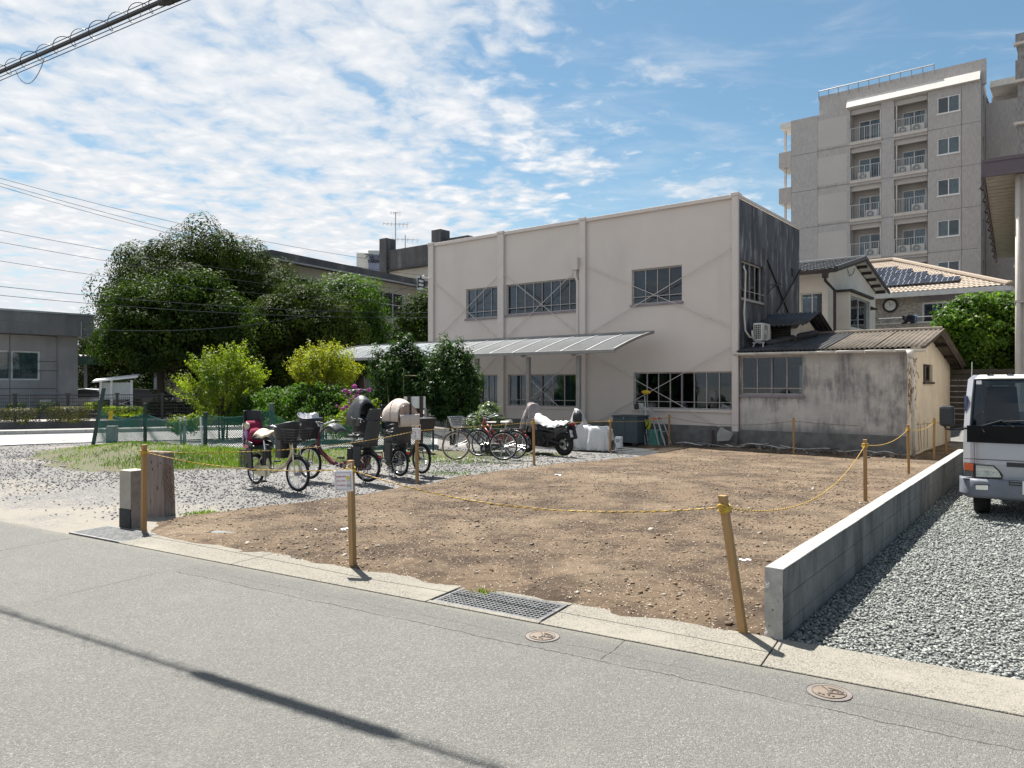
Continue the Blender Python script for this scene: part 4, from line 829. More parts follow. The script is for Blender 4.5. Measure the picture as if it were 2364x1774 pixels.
for k in range(7): x = bxa-.4+k*(bxb-bxa+.6)/6; m.tube([(x, tv-1.33, bz+.05), (x, tv-1.33, bz+.32)], .018, 5)
m.build('balcony_rail', 'grey_metal', tho)
ap = MF.inv(at(*c2(1240, 78), 43.5)-MF.o); ey = tv-.75; ex1 = tx1+.8; ez = te+.06
ap_l = MF.inv(at(*c2(1050, 96), 44.5)-MF.o); AP = Vector((ap.x, ap.y, ap.z)); hgt = ap.z-ez
AL2 = Vector((tx0-2, ap.y, ap.z-.0))
C0, C1_ = Vector((tx0-2, ey, ez)), Vector((ex1, ey, ez)); C2_ = Vector((ex1, 2*ap.y-ey, ez))
def rooft(a, b, c, d, rows, cols, name):        # quad a(eave left) b(eave right) c(top right) d(top left)
    m = MB()
    for r_ in range(rows):
        for s_ in range(cols):
            def P(u, v):
                e = a.lerp(b, u); t = d.lerp(c, u); return e.lerp(t, v)
            u0, u1, v0, v1 = s_/cols, (s_+1)/cols, r_/rows, min(1, (r_+1.12)/rows); up = Vector((0, 0, .07)); lo = Vector((0, 0, .015))
            um = (u0+u1)/2
            m.add([P(u0, v0)+up*.5, P(um, v0)+up*1.2, P(u1, v0)+up*.5, P(u1, v1)+lo, P(um, v1)+lo*3, P(u0, v1)+lo], [(0, 1, 4, 5), (1, 2, 3, 4)])
    o = m.build(name, 'terracotta', tho); o['kind'] = 'stuff'
rooft(C0, C1_, AP, AL2, 22, 46, 'roof_tiles'); rooft(C1_, C2_, AP+Vector((.01, 0, 0)), AP, 22, 30, 'roof_tiles')
m = MB(); m.tube([C1_+Vector((0, 0, .06)), AP+Vector((0, 0, .1))], .14, 8); m.tube([AP+Vector((0, 0, .1)), AL2+Vector((0, 0, .1))], .14, 8); m.ell(C1_+Vector((-.02, .02, .08)), (.2, .2, .16), 10, 6); m.build('ridge_tiles', 'terracotta', tho)
m = MB(); m.box(tx0-2, ex1+.06, ey-.1, ey-.01, ez-.24, ez-.0); m.box(ex1+.0, ex1+.09, ey-.008, C2_.y, ez-.24, ez); m.build('gutter', 'fascia_white', tho)
m = MB(); m.quad((tx0-2, ey, ez-.2), (ex1, ey, ez-.2), (ex1, tv+.01, te), (tx0-2, tv+.01, te)); m.quad((ex1, ey, ez-.2), (ex1, C2_.y, ez-.2), (tx1, C2_.y, te), (tx1, tv, te)); m.build('soffit', 'fascia_white', tho)
arr = []
nrm = (C1_-C0).cross(AP-C0).normalized()
def roofpt(x, y):      # photo pixel onto the front roof plane
    o_ = MF.inv(Vector((0, 0, CAMH))-MF.o); d_ = MF.inv(ray(*c2(x, y))); k = nrm.dot(C0-o_)/nrm.dot(d_); return o_+d_*k
rowsP = [((1095, 150), (1278, 132)), ((1125, 185), (1388, 150)), ((1160, 215), (1500, 170)), ((1180, 245), (1615, 190)), ((1195, 275), (1742, 208))]
for i, (l, r_) in enumerate(rowsP):
    pl, pr = roofpt(*l), roofpt(*r_); dd = (pr-pl); n = 2+i; ln = dd.length; ux = Vector((1, 0, 0)); up = (AP-Vector((AP.x, ey, ez))).normalized()
    hgt_ = (roofpt(1300, 240)-roofpt(1300, 212)).length*1.02; tl = 1.55
    x_end = pr.x; z_ref = pr-up*hgt_*0
    for k in range(n+1):
        xa = x_end-(k+1)*tl*.98; p0 = Vector((xa, pr.y, pr.z))-up*hgt_+nrm*.12; m = MB(); q = [p0, p0+ux*tl*.97, p0+ux*tl*.97+up*hgt_*.96, p0+up*hgt_*.96]
        m.hexa(q, [v_+nrm*.04 for v_ in q]); pn = m.build('solar_panel', 'solar_cell', tho)
        g_ = MB()
        for j in range(1, 6): a_ = p0+nrm*.046+ux*tl*.97*j/6; g_.bar(a_, a_+up*hgt_*.96, .018, .004)
        for j in range(0, 3): a_ = p0+nrm*.047+up*hgt_*.48*j; g_.bar(a_, a_+ux*tl*.97, .018, .004)
        g_.build('cell_line', 'solar_line', pn)
cx_, cz_ = MF.front(*c2(1214, 407), tv-.05)
t = thing('wall_clock', 'round white wall clock hung on the tiled house', 'clock', MF.out(cx_, tv-.04, cz_), MF.th)
m = MB(); m.cyl((0, 0, 0), (0, -.05, 0), .30, 24); m.build('face', 'clock_face', t); m = MB(); m.ring((0, -.05, 0), .32, .055, 24, 8); m.build('rim', 'black_plastic', t)
m = MB(); m.bar((0, -.06, 0), (.12, -.06, .08), .03, .01); m.bar((0, -.06, 0), (-.06, -.06, .2), .025, .01); m.build('hand', 'ink', t)
def cloth(name, label, x, y, x2, y2, mat, v_):
    a, z = MF.front(*c2(x, y), v_); b, z2 = MF.front(*c2(x2, y2), v_); m = MB(); m.grid(lambda u, w_: (a+(b-a)*u+.03*math.sin(w_*4), v_+.05*math.sin(u*9+w_*3), z+(z2-z)*w_), 10, 5)
    o = m.build(name, mat, smooth=True, solid=.01); o.location = bld.location; o.rotation_euler.z = MF.th; tag(o, label, 'laundry', 'laundry on the balcony of the tiled house')
cloth('laundry_sheet', 'dark blanket with blue edge airing on the balcony rail', 1298, 478, 1395, 540, 'dark_cloth', tv-1.46); cloth('laundry_towel', 'pale blue towel on the balcony rail beside the dark blanket', 1392, 478, 1412, 540, 'blue_cloth', tv-1.47)
cloth('laundry_clothes', 'dark clothes hanging in front of the sliding window of the tiled house', 1465, 450, 1560, 528, 'dark_cloth', tv-.8); cloth('laundry_shirt', 'pale shirt hanging between the dark clothes on the balcony', 1562, 455, 1582, 528, 'blue_cloth', tv-.85); cloth('laundry_trousers', 'dark trousers hanging at the far end of the balcony', 1605, 462, 1690, 515, 'dark_cloth', tv-.8)
# ---------------------------------------------------------------- apartment block
AF = Frame(32.5, 51.0, TH)
apt = thing('apartment_block', 'tall grey brown tiled apartment block with balconies and white railings', 'apartment block', (AF.o.x, AF.o.y, 0), AF.th)
A = lambda x, y, v=0.: AF.front(*c3(x, y), v)
xl = A(128, 700)[0]; xcol = [A(x, 800)[0] for x in (300, 485, 505, 705, 785, 1000, 1062, 1205)]
ztop = A(1338, 345)[1]
pitch = (A(1130, 450)[1]-A(1130, 1505)[1])/4
wz1 = A(1130, 448)[1]; wz0 = A(1130, 553)[1]
bz1 = A(890, 455)[1]; bz0 = A(890, 682)[1]
pz1, pz0 = A(390, 590)[1], A(390, 780)[1]
floors = []
for i in range(8):
    if wz0-pitch*i < .6: break
    floors.append(i)
def band(z0, z1, holes, name='wall_panel'):
    xs = [xl, xcol[0], xcol[5]+.0, (xcol[7]+.12), 0.]
    for a, b in zip(xs[:-1], xs[1:]):
        hs = [h for h in holes if h[0] >= a-.2 and h[1] <= b+.2]
        hs = [(max(h[0], a+.01), min(h[1], b-.01), h[2], h[3]) for h in hs]
        wall(apt, name, 'flat_tile', a+.012, b-.012, z0+.012, z1-.012, hs, front_ax(), .12)
jz = [bz0-.12-pitch*i for i in range(8)]          # floor joints
tops = [ztop]+jz
for i in range(len(tops)-1):
    if tops[i] < 1: break
    hs = [(xcol[2], xcol[3], max(bz0-pitch*i, tops[i+1]+.05), bz1-pitch*i), (xcol[4], xcol[5]-.02, max(bz0-pitch*i, tops[i+1]+.05), bz1-pitch*i), (xcol[6], xcol[7], wz0-pitch*i, wz1-pitch*i)]
    band(max(0, tops[i+1]), tops[i], hs)
m = MB(); m.quad((xl, .15, 0), (0, .15, 0), (0, .15, 3), (xl, .15, 3)); m.build('inner_wall', 'dark_concrete', apt)
for i in floors:
    d = pitch*i
    # shallow blank panel
    m = MB(); m.box(xcol[0]+.03, xcol[1], -.03, .0, pz0-d-.0, pz0-d+.14); m.build('panel_ledge', 'flat_tile', apt)
    m = MB(); m.quad((xcol[0], -.012, pz0-d+.14), (xcol[1], -.012, pz0-d+.14), (xcol[1], -.012, pz1-d), (xcol[0], -.012, pz1-d)); m.build('blank_panel', 'taupe_wall', apt)
    # flat window
    rr = random.Random(i); window(apt, xcol[6], xcol[7], wz0-d, wz1-d, front_ax(), 2, 'white_paint', 'far_glass', .06, .06, .06, sill='white_paint', curt=(((.5, 1.),), ((.02, .98),), ((.45, .98),), ((.02, .5),), ((0, .45),))[i % 5], cmat='curtain')
    for ci, (a, b) in enumerate(((xcol[2], xcol[3]), (xcol[4], xcol[5]-.02))):
        z0, z1 = bz0-d, bz1-d; dp = 1.35
        wx = (a+.32, b-.28, z0+.25, z1-.62)
        wall(apt, 'balcony_back', 'taupe_wall', a, b, z0, z1, [wx], front_ax(dp), .05)
        m = MB(); m.quad((a, 0.12, z0), (a, dp, z0), (a, dp, z1), (a, 0.12, z1)); m.quad((b, 0.12, z0), (b, dp, z0), (b, dp, z1), (b, 0.12, z1)); m.quad((a, .1, z1), (b, .1, z1), (b, dp, z1), (a, dp, z1)); m.quad((a, .1, z0), (b, .1, z0), (b, dp, z0), (a, dp, z0)); m.build('balcony_recess', 'taupe_wall', apt)
        m = MB(); m.box(a+.002, b-.002, .25, .42, z1-.35, z1-.004); m.build('balcony_beam', 'taupe_wall', apt)
        m = MB(); m.box(a-.02, b+.02, -.10, -.002, z0-.14, z0+.06); m.build('balcony_slab', 'pale_siding', apt)
        window(apt, *wx, front_ax(dp), 2, 'white_paint', 'far_glass', .04, .07, .07, curt=(((.5, 1.),), ((0, .5),), ((0, .3), (.75, 1.)), ((0, .55),), ((0, 1.),))[(i+ci*2) % 5])
        m = MB()
        m.bar((a+.02, .0, z0+1.12), (b-.02, .0, z0+1.12), .04); m.bar((a+.02, .0, z0+.1), (b-.02, .0, z0+.1), .04)
        n = 13
        for k in range(n+1): x = a+.03+(b-a-.06)*k/n; m.bar((x, 0, z0+.1), (x, 0, z0+1.1), .045 if k % 6 == 0 else .017)
        m.build('railing', 'rail_grey', apt)
        m = MB(); x = b-.12 if ci == 0 else a+.12; m.tube([(x, .3, z0), (x, .3, z1-.1)], .05, 6); m.build('drainpipe', 'white_paint', apt)
# roof edge
m = MB(); xa = A(487, 480)[0]; m.hexa([(xa, -.38, ztop-.05), (-.05, -.38, ztop-.05), (-.05, -.02, ztop-.05), (xa, -.02, ztop-.05)], [(xa, -.05, ztop+.62), (-.05, -.05, ztop+.62), (-.05, .2, ztop+.62), (xa, .2, ztop+.62)]); m.build('sloped_parapet', 'offwhite', apt)
m = MB(); xr = A(300, 500)[0]; m.box(xr, .25, .35, .6, ztop-.2, ztop+1.55); m.build('roof_parapet', 'flat_tile', apt)
m = MB(); m.tube([(xr, .2, ztop+1.9), (-2.9, .2, ztop+1.9)], .05, 6)
for k in range(12): x = xr+(-2.9-xr)*k/11; m.tube([(x, .2, ztop+1.2), (x, .2, ztop+1.9)], .035, 5)
m.build('roof_rail', 'grey_metal', apt)
# right flank: lit return, recessed stair part, fin wall
sw = [(1.0, 1.9, wz0-pitch*i, wz1-pitch*i) for i in floors if wz0-pitch*i > .5]
wall(apt, 'flank_wall', 'flat_tile', 0.02, 3.2, 0, ztop+.3, sw, side_ax(0), .12)
for h in sw: window(apt, *h, side_ax(0), 1, 'grey_metal', 'far_glass', .06)
m = MB(); m.box(.02, 3.3, 2.6, 8, 0, ztop-.9); m.build('stair_tower', 'flat_tile', apt)
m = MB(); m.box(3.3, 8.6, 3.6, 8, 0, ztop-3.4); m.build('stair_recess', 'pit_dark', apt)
m = MB(); m.box(.3, 5.9, 2.2, 8, ztop+.05, ztop+.5); m.box(5.3, 5.9, 2.2, 9, 0, ztop+.05); m.build('fin_wall', 'offwhite', apt)
m = MB(); m.quad((.2, 4.4, ztop-3), (5.4, 4.4, ztop-3), (5.4, 4.4, ztop+.1), (.2, 4.4, ztop+.1)); m.build('top_recess', 'taupe_wall', apt)
m = MB(); m.tube([(4.3, 2.0, 0), (4.3, 2.0, ztop-1.9), (4.0, 2.2, ztop-1.9)], .12, 8); m.build('drainpipe', 'offwhite', apt)
m = MB(); m.quad((xl, 0, 0), (xl, 12, 0), (xl, 12, ztop), (xl, 0, ztop)); m.quad((xl, 0, ztop-.1), (0, 0, ztop-.1), (0, 12, ztop-.1), (xl, 12, ztop-.1)); m.quad((xl, 12, 0), (8, 12, 0), (8, 12, ztop), (xl, 12, ztop)); m.build('rear_walls', 'flat_tile', apt)
# left projecting balconies with open slots
for i in range(6):
    z = A(100, 780)[1]-pitch*i
    if z < 1: break
    if i == 0: m = MB(); m.box(xl-1.25, xl-.02, 1.2, 3.2, z+2.05, z+2.45); m.build('balcony_canopy', 'offwhite', apt)
    m = MB(); m.box(xl-1.3, xl-.02, 1., 3.4, z-1.25, z); m.build('end_balcony', 'flat_tile', apt); m = MB(); m.box(xl-1.0, xl-.85, 1.4, 1.6, z, z+1.9); m.build('end_post', 'offwhite', apt)
rowz = {0: ('left unit', 'right unit')}
names = ['top', 'second from top', 'third from top', 'fourth from top', 'fifth from top']
for i, units in enumerate((('R1', 'R2'), ('L1', 'R1', 'R2'), ('L2', 'R2'), ('L2', 'R1', 'R2'))):
    for u_ in units:
        c = u_[0]; a, b = ((xcol[2], xcol[3]) if c == 'L' else (xcol[4], xcol[5])); x = a+(b-a)*((.28, .70)[int(u_[1])-1] if c == 'R' else (.42, .66)[int(u_[1])-1])
        p = AF.out(x, .32, bz0-pitch*i+.06)
        ac_unit('air_conditioner', 'white outdoor air conditioner%s on %s balcony, %s column' % ({'R1': ' at left', 'R2': ' at right', 'L1': '', 'L2': ''}[u_], names[i], 'right' if c == 'R' else 'left'), p, AF.th, 'air conditioners on the apartment balconies', grille=False, w_=.85, h_=.62)
# second apartment block at the right edge
BF = Frame(at(2344, 500, 44).x, 44, TH)
ap2 = thing('apartment_block', 'darker grey apartment block with stacked balcony walls at the right edge of the photo', 'apartment block', (BF.o.x, BF.o.y, 0), BF.th)
c5 = crop(2220, 60, 4.15)
zb = [(BF.front(*c5(510, y0))[1], BF.front(*c5(510, y1))[1]) for y0, y1 in ((335, 525), (740, 930), (1140, 1330))]
zb.insert(0, (BF.front(*c5(520, 80))[1], BF.front(*c5(520, 165))[1]))
for zt, z0 in zb+[(zb[-1][0]-3*k, zb[-1][1]-3*k) for k in (1, 2, 3)]:
    if z0 < 0: continue
    m = MB(); m.box(0, 9, 0, .2, z0, zt); m.box(0, .2, .21, 3, z0, zt); m.build('balcony_wall', 'grey_tile', ap2)
    m = MB(); m.box(-.08, 9, -.1, .3, z0-.14, z0); m.build('ledge', 'pale_siding', ap2)
m = MB(); m.box(.1, .75, .15, 1.2, 0, zb[0][0]-.2); m.box(.2, 9, 1.6, 6, 0, zb[0][0]-.3); m.build('pier', 'grey_tile', ap2)
m = MB(); m.box(1.3, 3.2, 1.55, 1.62, zb[1][0]+.1, zb[0][1]-.2); m.box(1.3, 3.2, 1.55, 1.62, zb[2][0]+.1, zb[1][1]-.2); m.build('window', 'far_glass', ap2)
m = MB(); m.tube([(.9, 1, zb[0][0]), (.9, 1, zb[0][0]+4)], .06, 5); m.build('roof_mast', 'grey_metal', ap2)
# ---------------------------------------------------------------- eaved building at the right edge
EF = Frame(at(2265, 411, 17).x, 17, math.atan2(-.565, .825))
c6 = crop(2200, 350, 3.134)
eav = thing('eaved_building', 'pale building with plum coloured fascia and wide ribbed metal eave', 'building', (EF.o.x, EF.o.y, 0), EF.th)
ez0 = at(2265, 411, 17).z; ez1 = at(2265, 374, 17).z
m = MB(); m.box(0, 5, -.06, .06, ez0, ez1); m.box(.0, .06, .062, 14.5, ez0, ez1); m.build('fascia', 'purple_fascia', eav)
m = MB(); m.box(.06, 5, -.085, -.061, ez1-.05, ez1+.03); m.box(.06, 5, -.085, -.061, ez0-.01, ez0+.06); m.build('fascia_trim', 'purple_fascia', eav)
ww = EF.front(2343, 420, .05)[0]
nr = 34
for i in range(nr):
    y0 = .08+i*13.6/nr; m = MB(); m.box(.07, ww+.3, y0, y0+13.6/nr-.05, ez0+.05, ez0+.10); m.build('soffit_strip', 'soffit_metal', eav)
m = MB(); m.quad((.05, .0, ez1-.02), (6, .0, ez1-.02), (6, 14, ez1+.0), (.05, 14, ez1)); m.build('roof', 'purple_fascia', eav)
m = MB(); m.box(ww, 6, .30, 14, 0, ez0+.04); m.build('wall', 'pale_siding', eav)
m = MB()
for k in range(3): m.box(ww+.16+k*.05, ww+.19+k*.05, .26, .299, 0, ez0)
m.build('wall_rib', 'pale_siding', eav)
m = MB(); m.tube([(ww+.06, .18, 0), (ww+.06, .18, ez0-.02)], .055, 10); m.build('downpipe', 'pale_siding', eav, smooth=True)
for z in (1.9, 3.6): m = MB(); m.box(ww-.02, ww+.3, .12, .3, z, z+.05); m.build('pipe_bracket', 'rust_bar', eav)
for i in range(9): m = MB(); y = .4+i*1.4; m.tube([(.03, y, ez0-.02), (-.03, y, ez0-.16), (.03, y, ez0-.22)], .02, 5); m.build('snow_hook', 'black_metal', eav)
# ---------------------------------------------------------------- grey one-storey building, left
cL = crop(0, 660, 3.952)
p0 = at(*cL(690, 800), 36.); LF = Frame(p0.x, p0.y, TH)
gry = thing('clinic_building', 'grey weathered single storey building with deep concrete roof edge', 'building', (LF.o.x, LF.o.y, 0), LF.th+R(90))
# its long face looks towards +x of the shared frame: use the side plane
LS = lambda x, y, u=0.: LF.side(*cL(x, y), u)
ys = {k: LS(k, 700)[0] for k in (0, 372, 520, 560, 690)}
def gl(m_): return m_
XF = Matrix.Rotation(R(-90), 4, 'Z')
def lft(p): v_ = XF @ Vector(p); return tuple(v_)
def MBl(): return MB(lft)
wz = (LS(-700, 600)[0], LS(368, 600)[0], LS(200, 862)[1], LS(368, 600)[1])
zs = LS(690, 470)[1]; ytl = LS(-1400, 600)[0]
def wall_l(name, mat, a0, a1, z0, z1, holes, ax, dep=.14, label=None):
    o = wall(gry, name, mat, a0, a1, z0, z1, holes, ax, dep, label); o.data.transform(XF); return o
joints = [LS(300, y)[1] for y in (940, 775, 690)]; lv = [0.]+[j for j in joints]+[zs]
xsj = [ytl, LS(90, 700)[0], LS(520, 700)[0]]
for z0, z1 in zip(lv[:-1], lv[1:]):
    for a, b in zip(xsj[:-1], xsj[1:]):
        h = (max(wz[0], a+.02), min(wz[1], b-.02), max(wz[2], z0+.012), min(wz[3], z1-.012))
        wall_l('wall_panel', 'grey_concrete', a+.012, b-.012, z0+.012, z1-.012, [h] if h[1] > h[0] and h[3] > h[2] else [], side_ax(0), .1)
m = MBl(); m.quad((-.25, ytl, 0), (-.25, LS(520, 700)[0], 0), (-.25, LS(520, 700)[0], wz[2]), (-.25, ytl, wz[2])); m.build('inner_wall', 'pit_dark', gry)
wa = window(gry, wz[0], wz[1], wz[2], wz[3], side_ax(0), 4, 'white_paint', 'far_glass', fw=.07, mw=.07, curt=((0, 1.),), cmat='curtain', cd=.09)
for o in [wa]+list(wa.children): o.data.transform(XF)
m = MBl(); m.box(-.6, .25, LS(520, 700)[0]+.01, 0, 0, zs); m.build('corner_pier', 'grey_concrete', gry)
m = MBl(); m.tube([(.08, LS(560, 700)[0], 0), (.08, LS(560, 700)[0], zs)], .05, 6); m.build('downpipe', 'grey_metal', gry)
zp = LS(795, 290)[1]; yo = LS(855, 400, .9)[0]
m = MBl(); m.box(-7, .9, ytl, yo, zs, zp); m.build('roof_edge', 'parapet_concrete', gry, label='dark weathered concrete parapet')
m = MBl(); m.box(-7, .96, ytl, yo+.06, zp, zp+.08); m.build('parapet_cap', 'galvanised', gry)
m = MBl(); m.box(-7.2, -.65, ytl, -.02, .02, zs); m.build('body', 'grey_concrete', gry)
m = MBl(); m.tube([(.95, LS(740, 400, .9)[0], zp-.3), (.95, LS(740, 400, .9)[0], zs-.1)], .03, 5); m.build('overflow_pipe', 'grey_metal', gry)
# ---------------------------------------------------------------- school behind the trees
cT = crop(200, 480, 2.572); c7 = crop(830, 520, 9.224)
q0, q1 = at(618, 580, 46), at(978, 655, 60); th2 = math.atan2((q1-q0).y, (q1-q0).x); QF = Frame(q0.x, q0.y, th2)
sch = thing('school_building', 'long cream school building with dark weathered parapet behind the trees', 'building', (QF.o.x, QF.o.y, 0), th2)
Q = lambda px, py, v=0.: QF.front(px, py, v)
zt = Q(640, 588)[1]; zb_ = Q(*c7(300, 1165))[1]; Ls = 32
hs = []
for k in range(7):
    a = 1.2+k*4.4
    for z in (zb_-2.6, zb_-6.1): hs.append((a, a+3.6, z, z+1.9))
wall(sch, 'front_wall', 'cream_wall', 0, Ls, 0, zb_, hs, front_ax(), .2)
for h in hs: window(sch, *h, front_ax(), 3, 'alu', 'far_glass', .12, .07, .07, curt=((0, .3),) if int(h[0]) % 2 else ())
for h in hs: m = MB(); m.bar((h[0], .1, (h[2]+h[3])/2), (h[1], .1, (h[2]+h[3])/2), .07); m.build('transom', 'alu', sch)
m = MB(); m.box(-.6, Ls, -1.0, 8, zb_, zt); m.build('roof_edge', 'dark_concrete', sch, label='dark streaked concrete parapet'); m = MB(); m.box(-.65, Ls, -1.05, -.9, zb_-.1, zb_); m.build('edge_trim', 'grey_concrete', sch)
wall(sch, 'end_wall', 'cream_wall', 0, 8, 0, zb_, [], lambda a, z, d: (d, a, z))
a0, s1 = Q(*c7(1225, 1115), -1.1); a1, _ = Q(*c7(1375, 1130), -1.1); _, s0 = Q(*c7(1225, 1400), -1.1)
sg = thing('letter_sign', 'white square board with a black character on the school parapet', 'sign', tuple(QF.out((a0+a1)/2, -1.08, (s0+s1)/2+.1)), th2)
sz = min(abs(a1-a0), 1.6); m = MB(); m.box(-abs(a1-a0)/2, abs(a1-a0)/2, -.06, .0, -abs(s1-s0)/2, abs(s1-s0)/2); m.build('board', 'white_paint', sg)
text_mesh('lettering', '白', abs(s1-s0)*.92, 'ink', sg, Matrix.Translation((0, -.07, 0)) @ Matrix.Rotation(R(90), 4, 'X') @ Matrix.Scale(1.25, 4, (1, 0, 0)), bold=.02)
# higher wing with two roof piers
HF = Frame(at(897, 600, 72).x, 72, TH)
hw = thing('school_wing', 'taller stained concrete wing with two dark roof piers behind the school', 'building', (HF.o.x, HF.o.y, 0), HF.th)
Hh = lambda x, y, v=0.: HF.front(*c7(x, y), v)
zt2 = Hh(640, 540)[1]; zm = Hh(640, 965)[1]
m = MB(); m.box(0, 22, 0, 8, zm, zt2); m.build('upper_wall', 'dark_concrete', hw, label='stained upper wall'); m = MB(); m.box(0, 22, .05, 8, 0, zm-.06); m.build('lower_wall', 'cream_wall', hw); m = MB(); m.box(-.3, 22, -.3, .06, zm-.12, zm); m.build('ledge', 'board_dark', hw)
for (x0, x1, y) in ((480, 625, 310), (1588, 1778, 128)):
    a, z = Hh(x0, y); b, _ = Hh(x1, y); m = MB(); m.box(a, b, -.35, .9, 0, z); m.build('roof_pier', 'dark_concrete', hw)
a, z = Hh(1778, 385); m = MB(); m.box(a, a+2.6, .5, 3, zt2-.5, zt2+.35); m.build('tank_base', 'dark_concrete', hw)
SFn = Frame(at(852, 600, 95).x, 95, R(8)); a0, z1 = SFn.front(*c7(185, 540)); a1 = SFn.front(*c7(620, 560))[0]
bb = thing('billboard', 'blue grey rooftop billboard with small dark lettering', 'billboard', (SFn.o.x, SFn.o.y, 0), R(8))
m = MB(); m.box(a0, a1, 0, 1.2, 0, z1); m.build('panel', 'grey_ink', bb); m = MB(); m.box(a0-1.5, a0-.02, .3, 1.2, 0, z1-.3); m.build('side_panel', 'offwhite', bb); m = MB(); m.box(a0+.05, a1-.05, -.03, -.001, z1-7, z1-.5); m.build('blue_sheet', mk('sign_blue', (.19, .215, .30), fine=0).name, bb)
for tx, y, s_ in (('フローレンス', 670, .5), ('谷山歯', 735, .62), ('YAMANAKA', 785, .42)):
    a, z = SFn.front(*c7(395, y)); text_mesh('lettering', tx, s_*1.15, 'ink', bb, Matrix.Translation((a, -.05, z)) @ Matrix.Rotation(R(90), 4, 'X'), bold=.03)
def antenna(px, ytop, ybot, Y, els, label):
    b = at(px, ybot, Y); h = at(px, ytop, Y).z-b.z; t = thing('tv_antenna', label, 'antenna', (b.x, b.y, b.z-.6), R(20))
    m = MB(); m.tube([(0, 0, 0), (0, 0, h+.6)], .05, 6); m.build('mast', 'galvanised', t)
    for zf, ln, n in els:
        m = MB(); z = (h+.6)*zf; m.tube([(-ln/2, 0, z), (ln/2, 0, z+.1)], .03, 5)
        for k in range(n): x = -ln/2+ln*k/max(1, n-1); w_ = .5+.35*k/max(1, n-1); m.tube([(x, -w_, z), (x, w_, z)], .016, 4); m.tube([(x, 0, z-w_*.35), (x, 0, z+w_*.35)], .014, 4)
        m.build('element', 'galvanised', t)
antenna(913, 490, 572, 74, ((.97, .9, 4), (.70, 2.4, 7)), 'tall television antenna mast with two arrays on the stained wing'); antenna(935.5, 543, 568, 75, ((.7, 2.6, 6),), 'short television antenna beside the taller mast on the stained wing')
# ---------------------------------------------------------------- small buildings under the trees
sm = thing('low_building', 'low cream building with doors half hidden beneath the big trees', 'building', tuple(at(330, 940, 50).xy)+(0,), R(8))
m = MB(); m.box(-6, 26, 0, 5, 0, 2.9); m.build('wall', 'cream_wall', sm); m = MB(); m.box(-6.4, 26.4, -.6, 5.4, 2.9, 3.15); m.build('roof', 'grey_concrete', sm)
for x in (2.3, 7.5, 12, 15): m = MB(); m.box(x, x+1.0, -.05, -.001, .1, 2.2); m.build('door', 'grey_metal', sm)
for x in (4.2, 9.3, 17): m = MB(); m.box(x, x+1.8, -.05, -.001, .9, 2.2); m.build('window', 'far_glass', sm)
m = MB(); a = Vector((0, 0, 0)); m.box(.4, 1.5, -2.5, -2.4, 2.1, 3.35); m.build('louvre_frame', 'brown_post', sm)
for k in range(7): z = 2.1+k*.17; m = MB(); m.hexa([(.4, -2.62, z), (1.5, -2.62, z), (1.5, -2.5, z+.1), (.4, -2.5, z+.1)], [(.4, -2.62, z+.03), (1.5, -2.62, z+.03), (1.5, -2.5, z+.13), (.4, -2.5, z+.13)]); m.build('louvre_slat', 'hood_window', sm)
# carport
cp = thing('carport', 'green edged corrugated carport roof beside the grey building', 'carport', tuple(at(210, 920, 40).xy)+(0,), R(14))
zc0, zc1 = at(200, 842, 40).z, at(200, 824, 40).z
m = MB(); m.box(-3, 1.0, -.12, 0, zc0, zc1); m.build('fascia', 'green_roof', cp); m = MB(); m.box(1.01, 6.6, -.1, .02, zc0, zc0+.25); m.build('side_fascia', 'hood_window', cp)
m = MB(); m.grid(lambda u, v: (-3+9.6*u, -.1+6*v, zc1+.06+.05*math.cos(u*9.6*26)+.1*v), 150, 1); m.build('roof_sheet', 'offwhite', cp, solid=.01)
for x, y in ((-2.6, .1), (-.3, .1), (3.2, .1), (6.3, .1)): m = MB(); m.box(x-.08, x+.08, y, y+.16, 0, zc0); m.build('post', 'galvanised', cp)
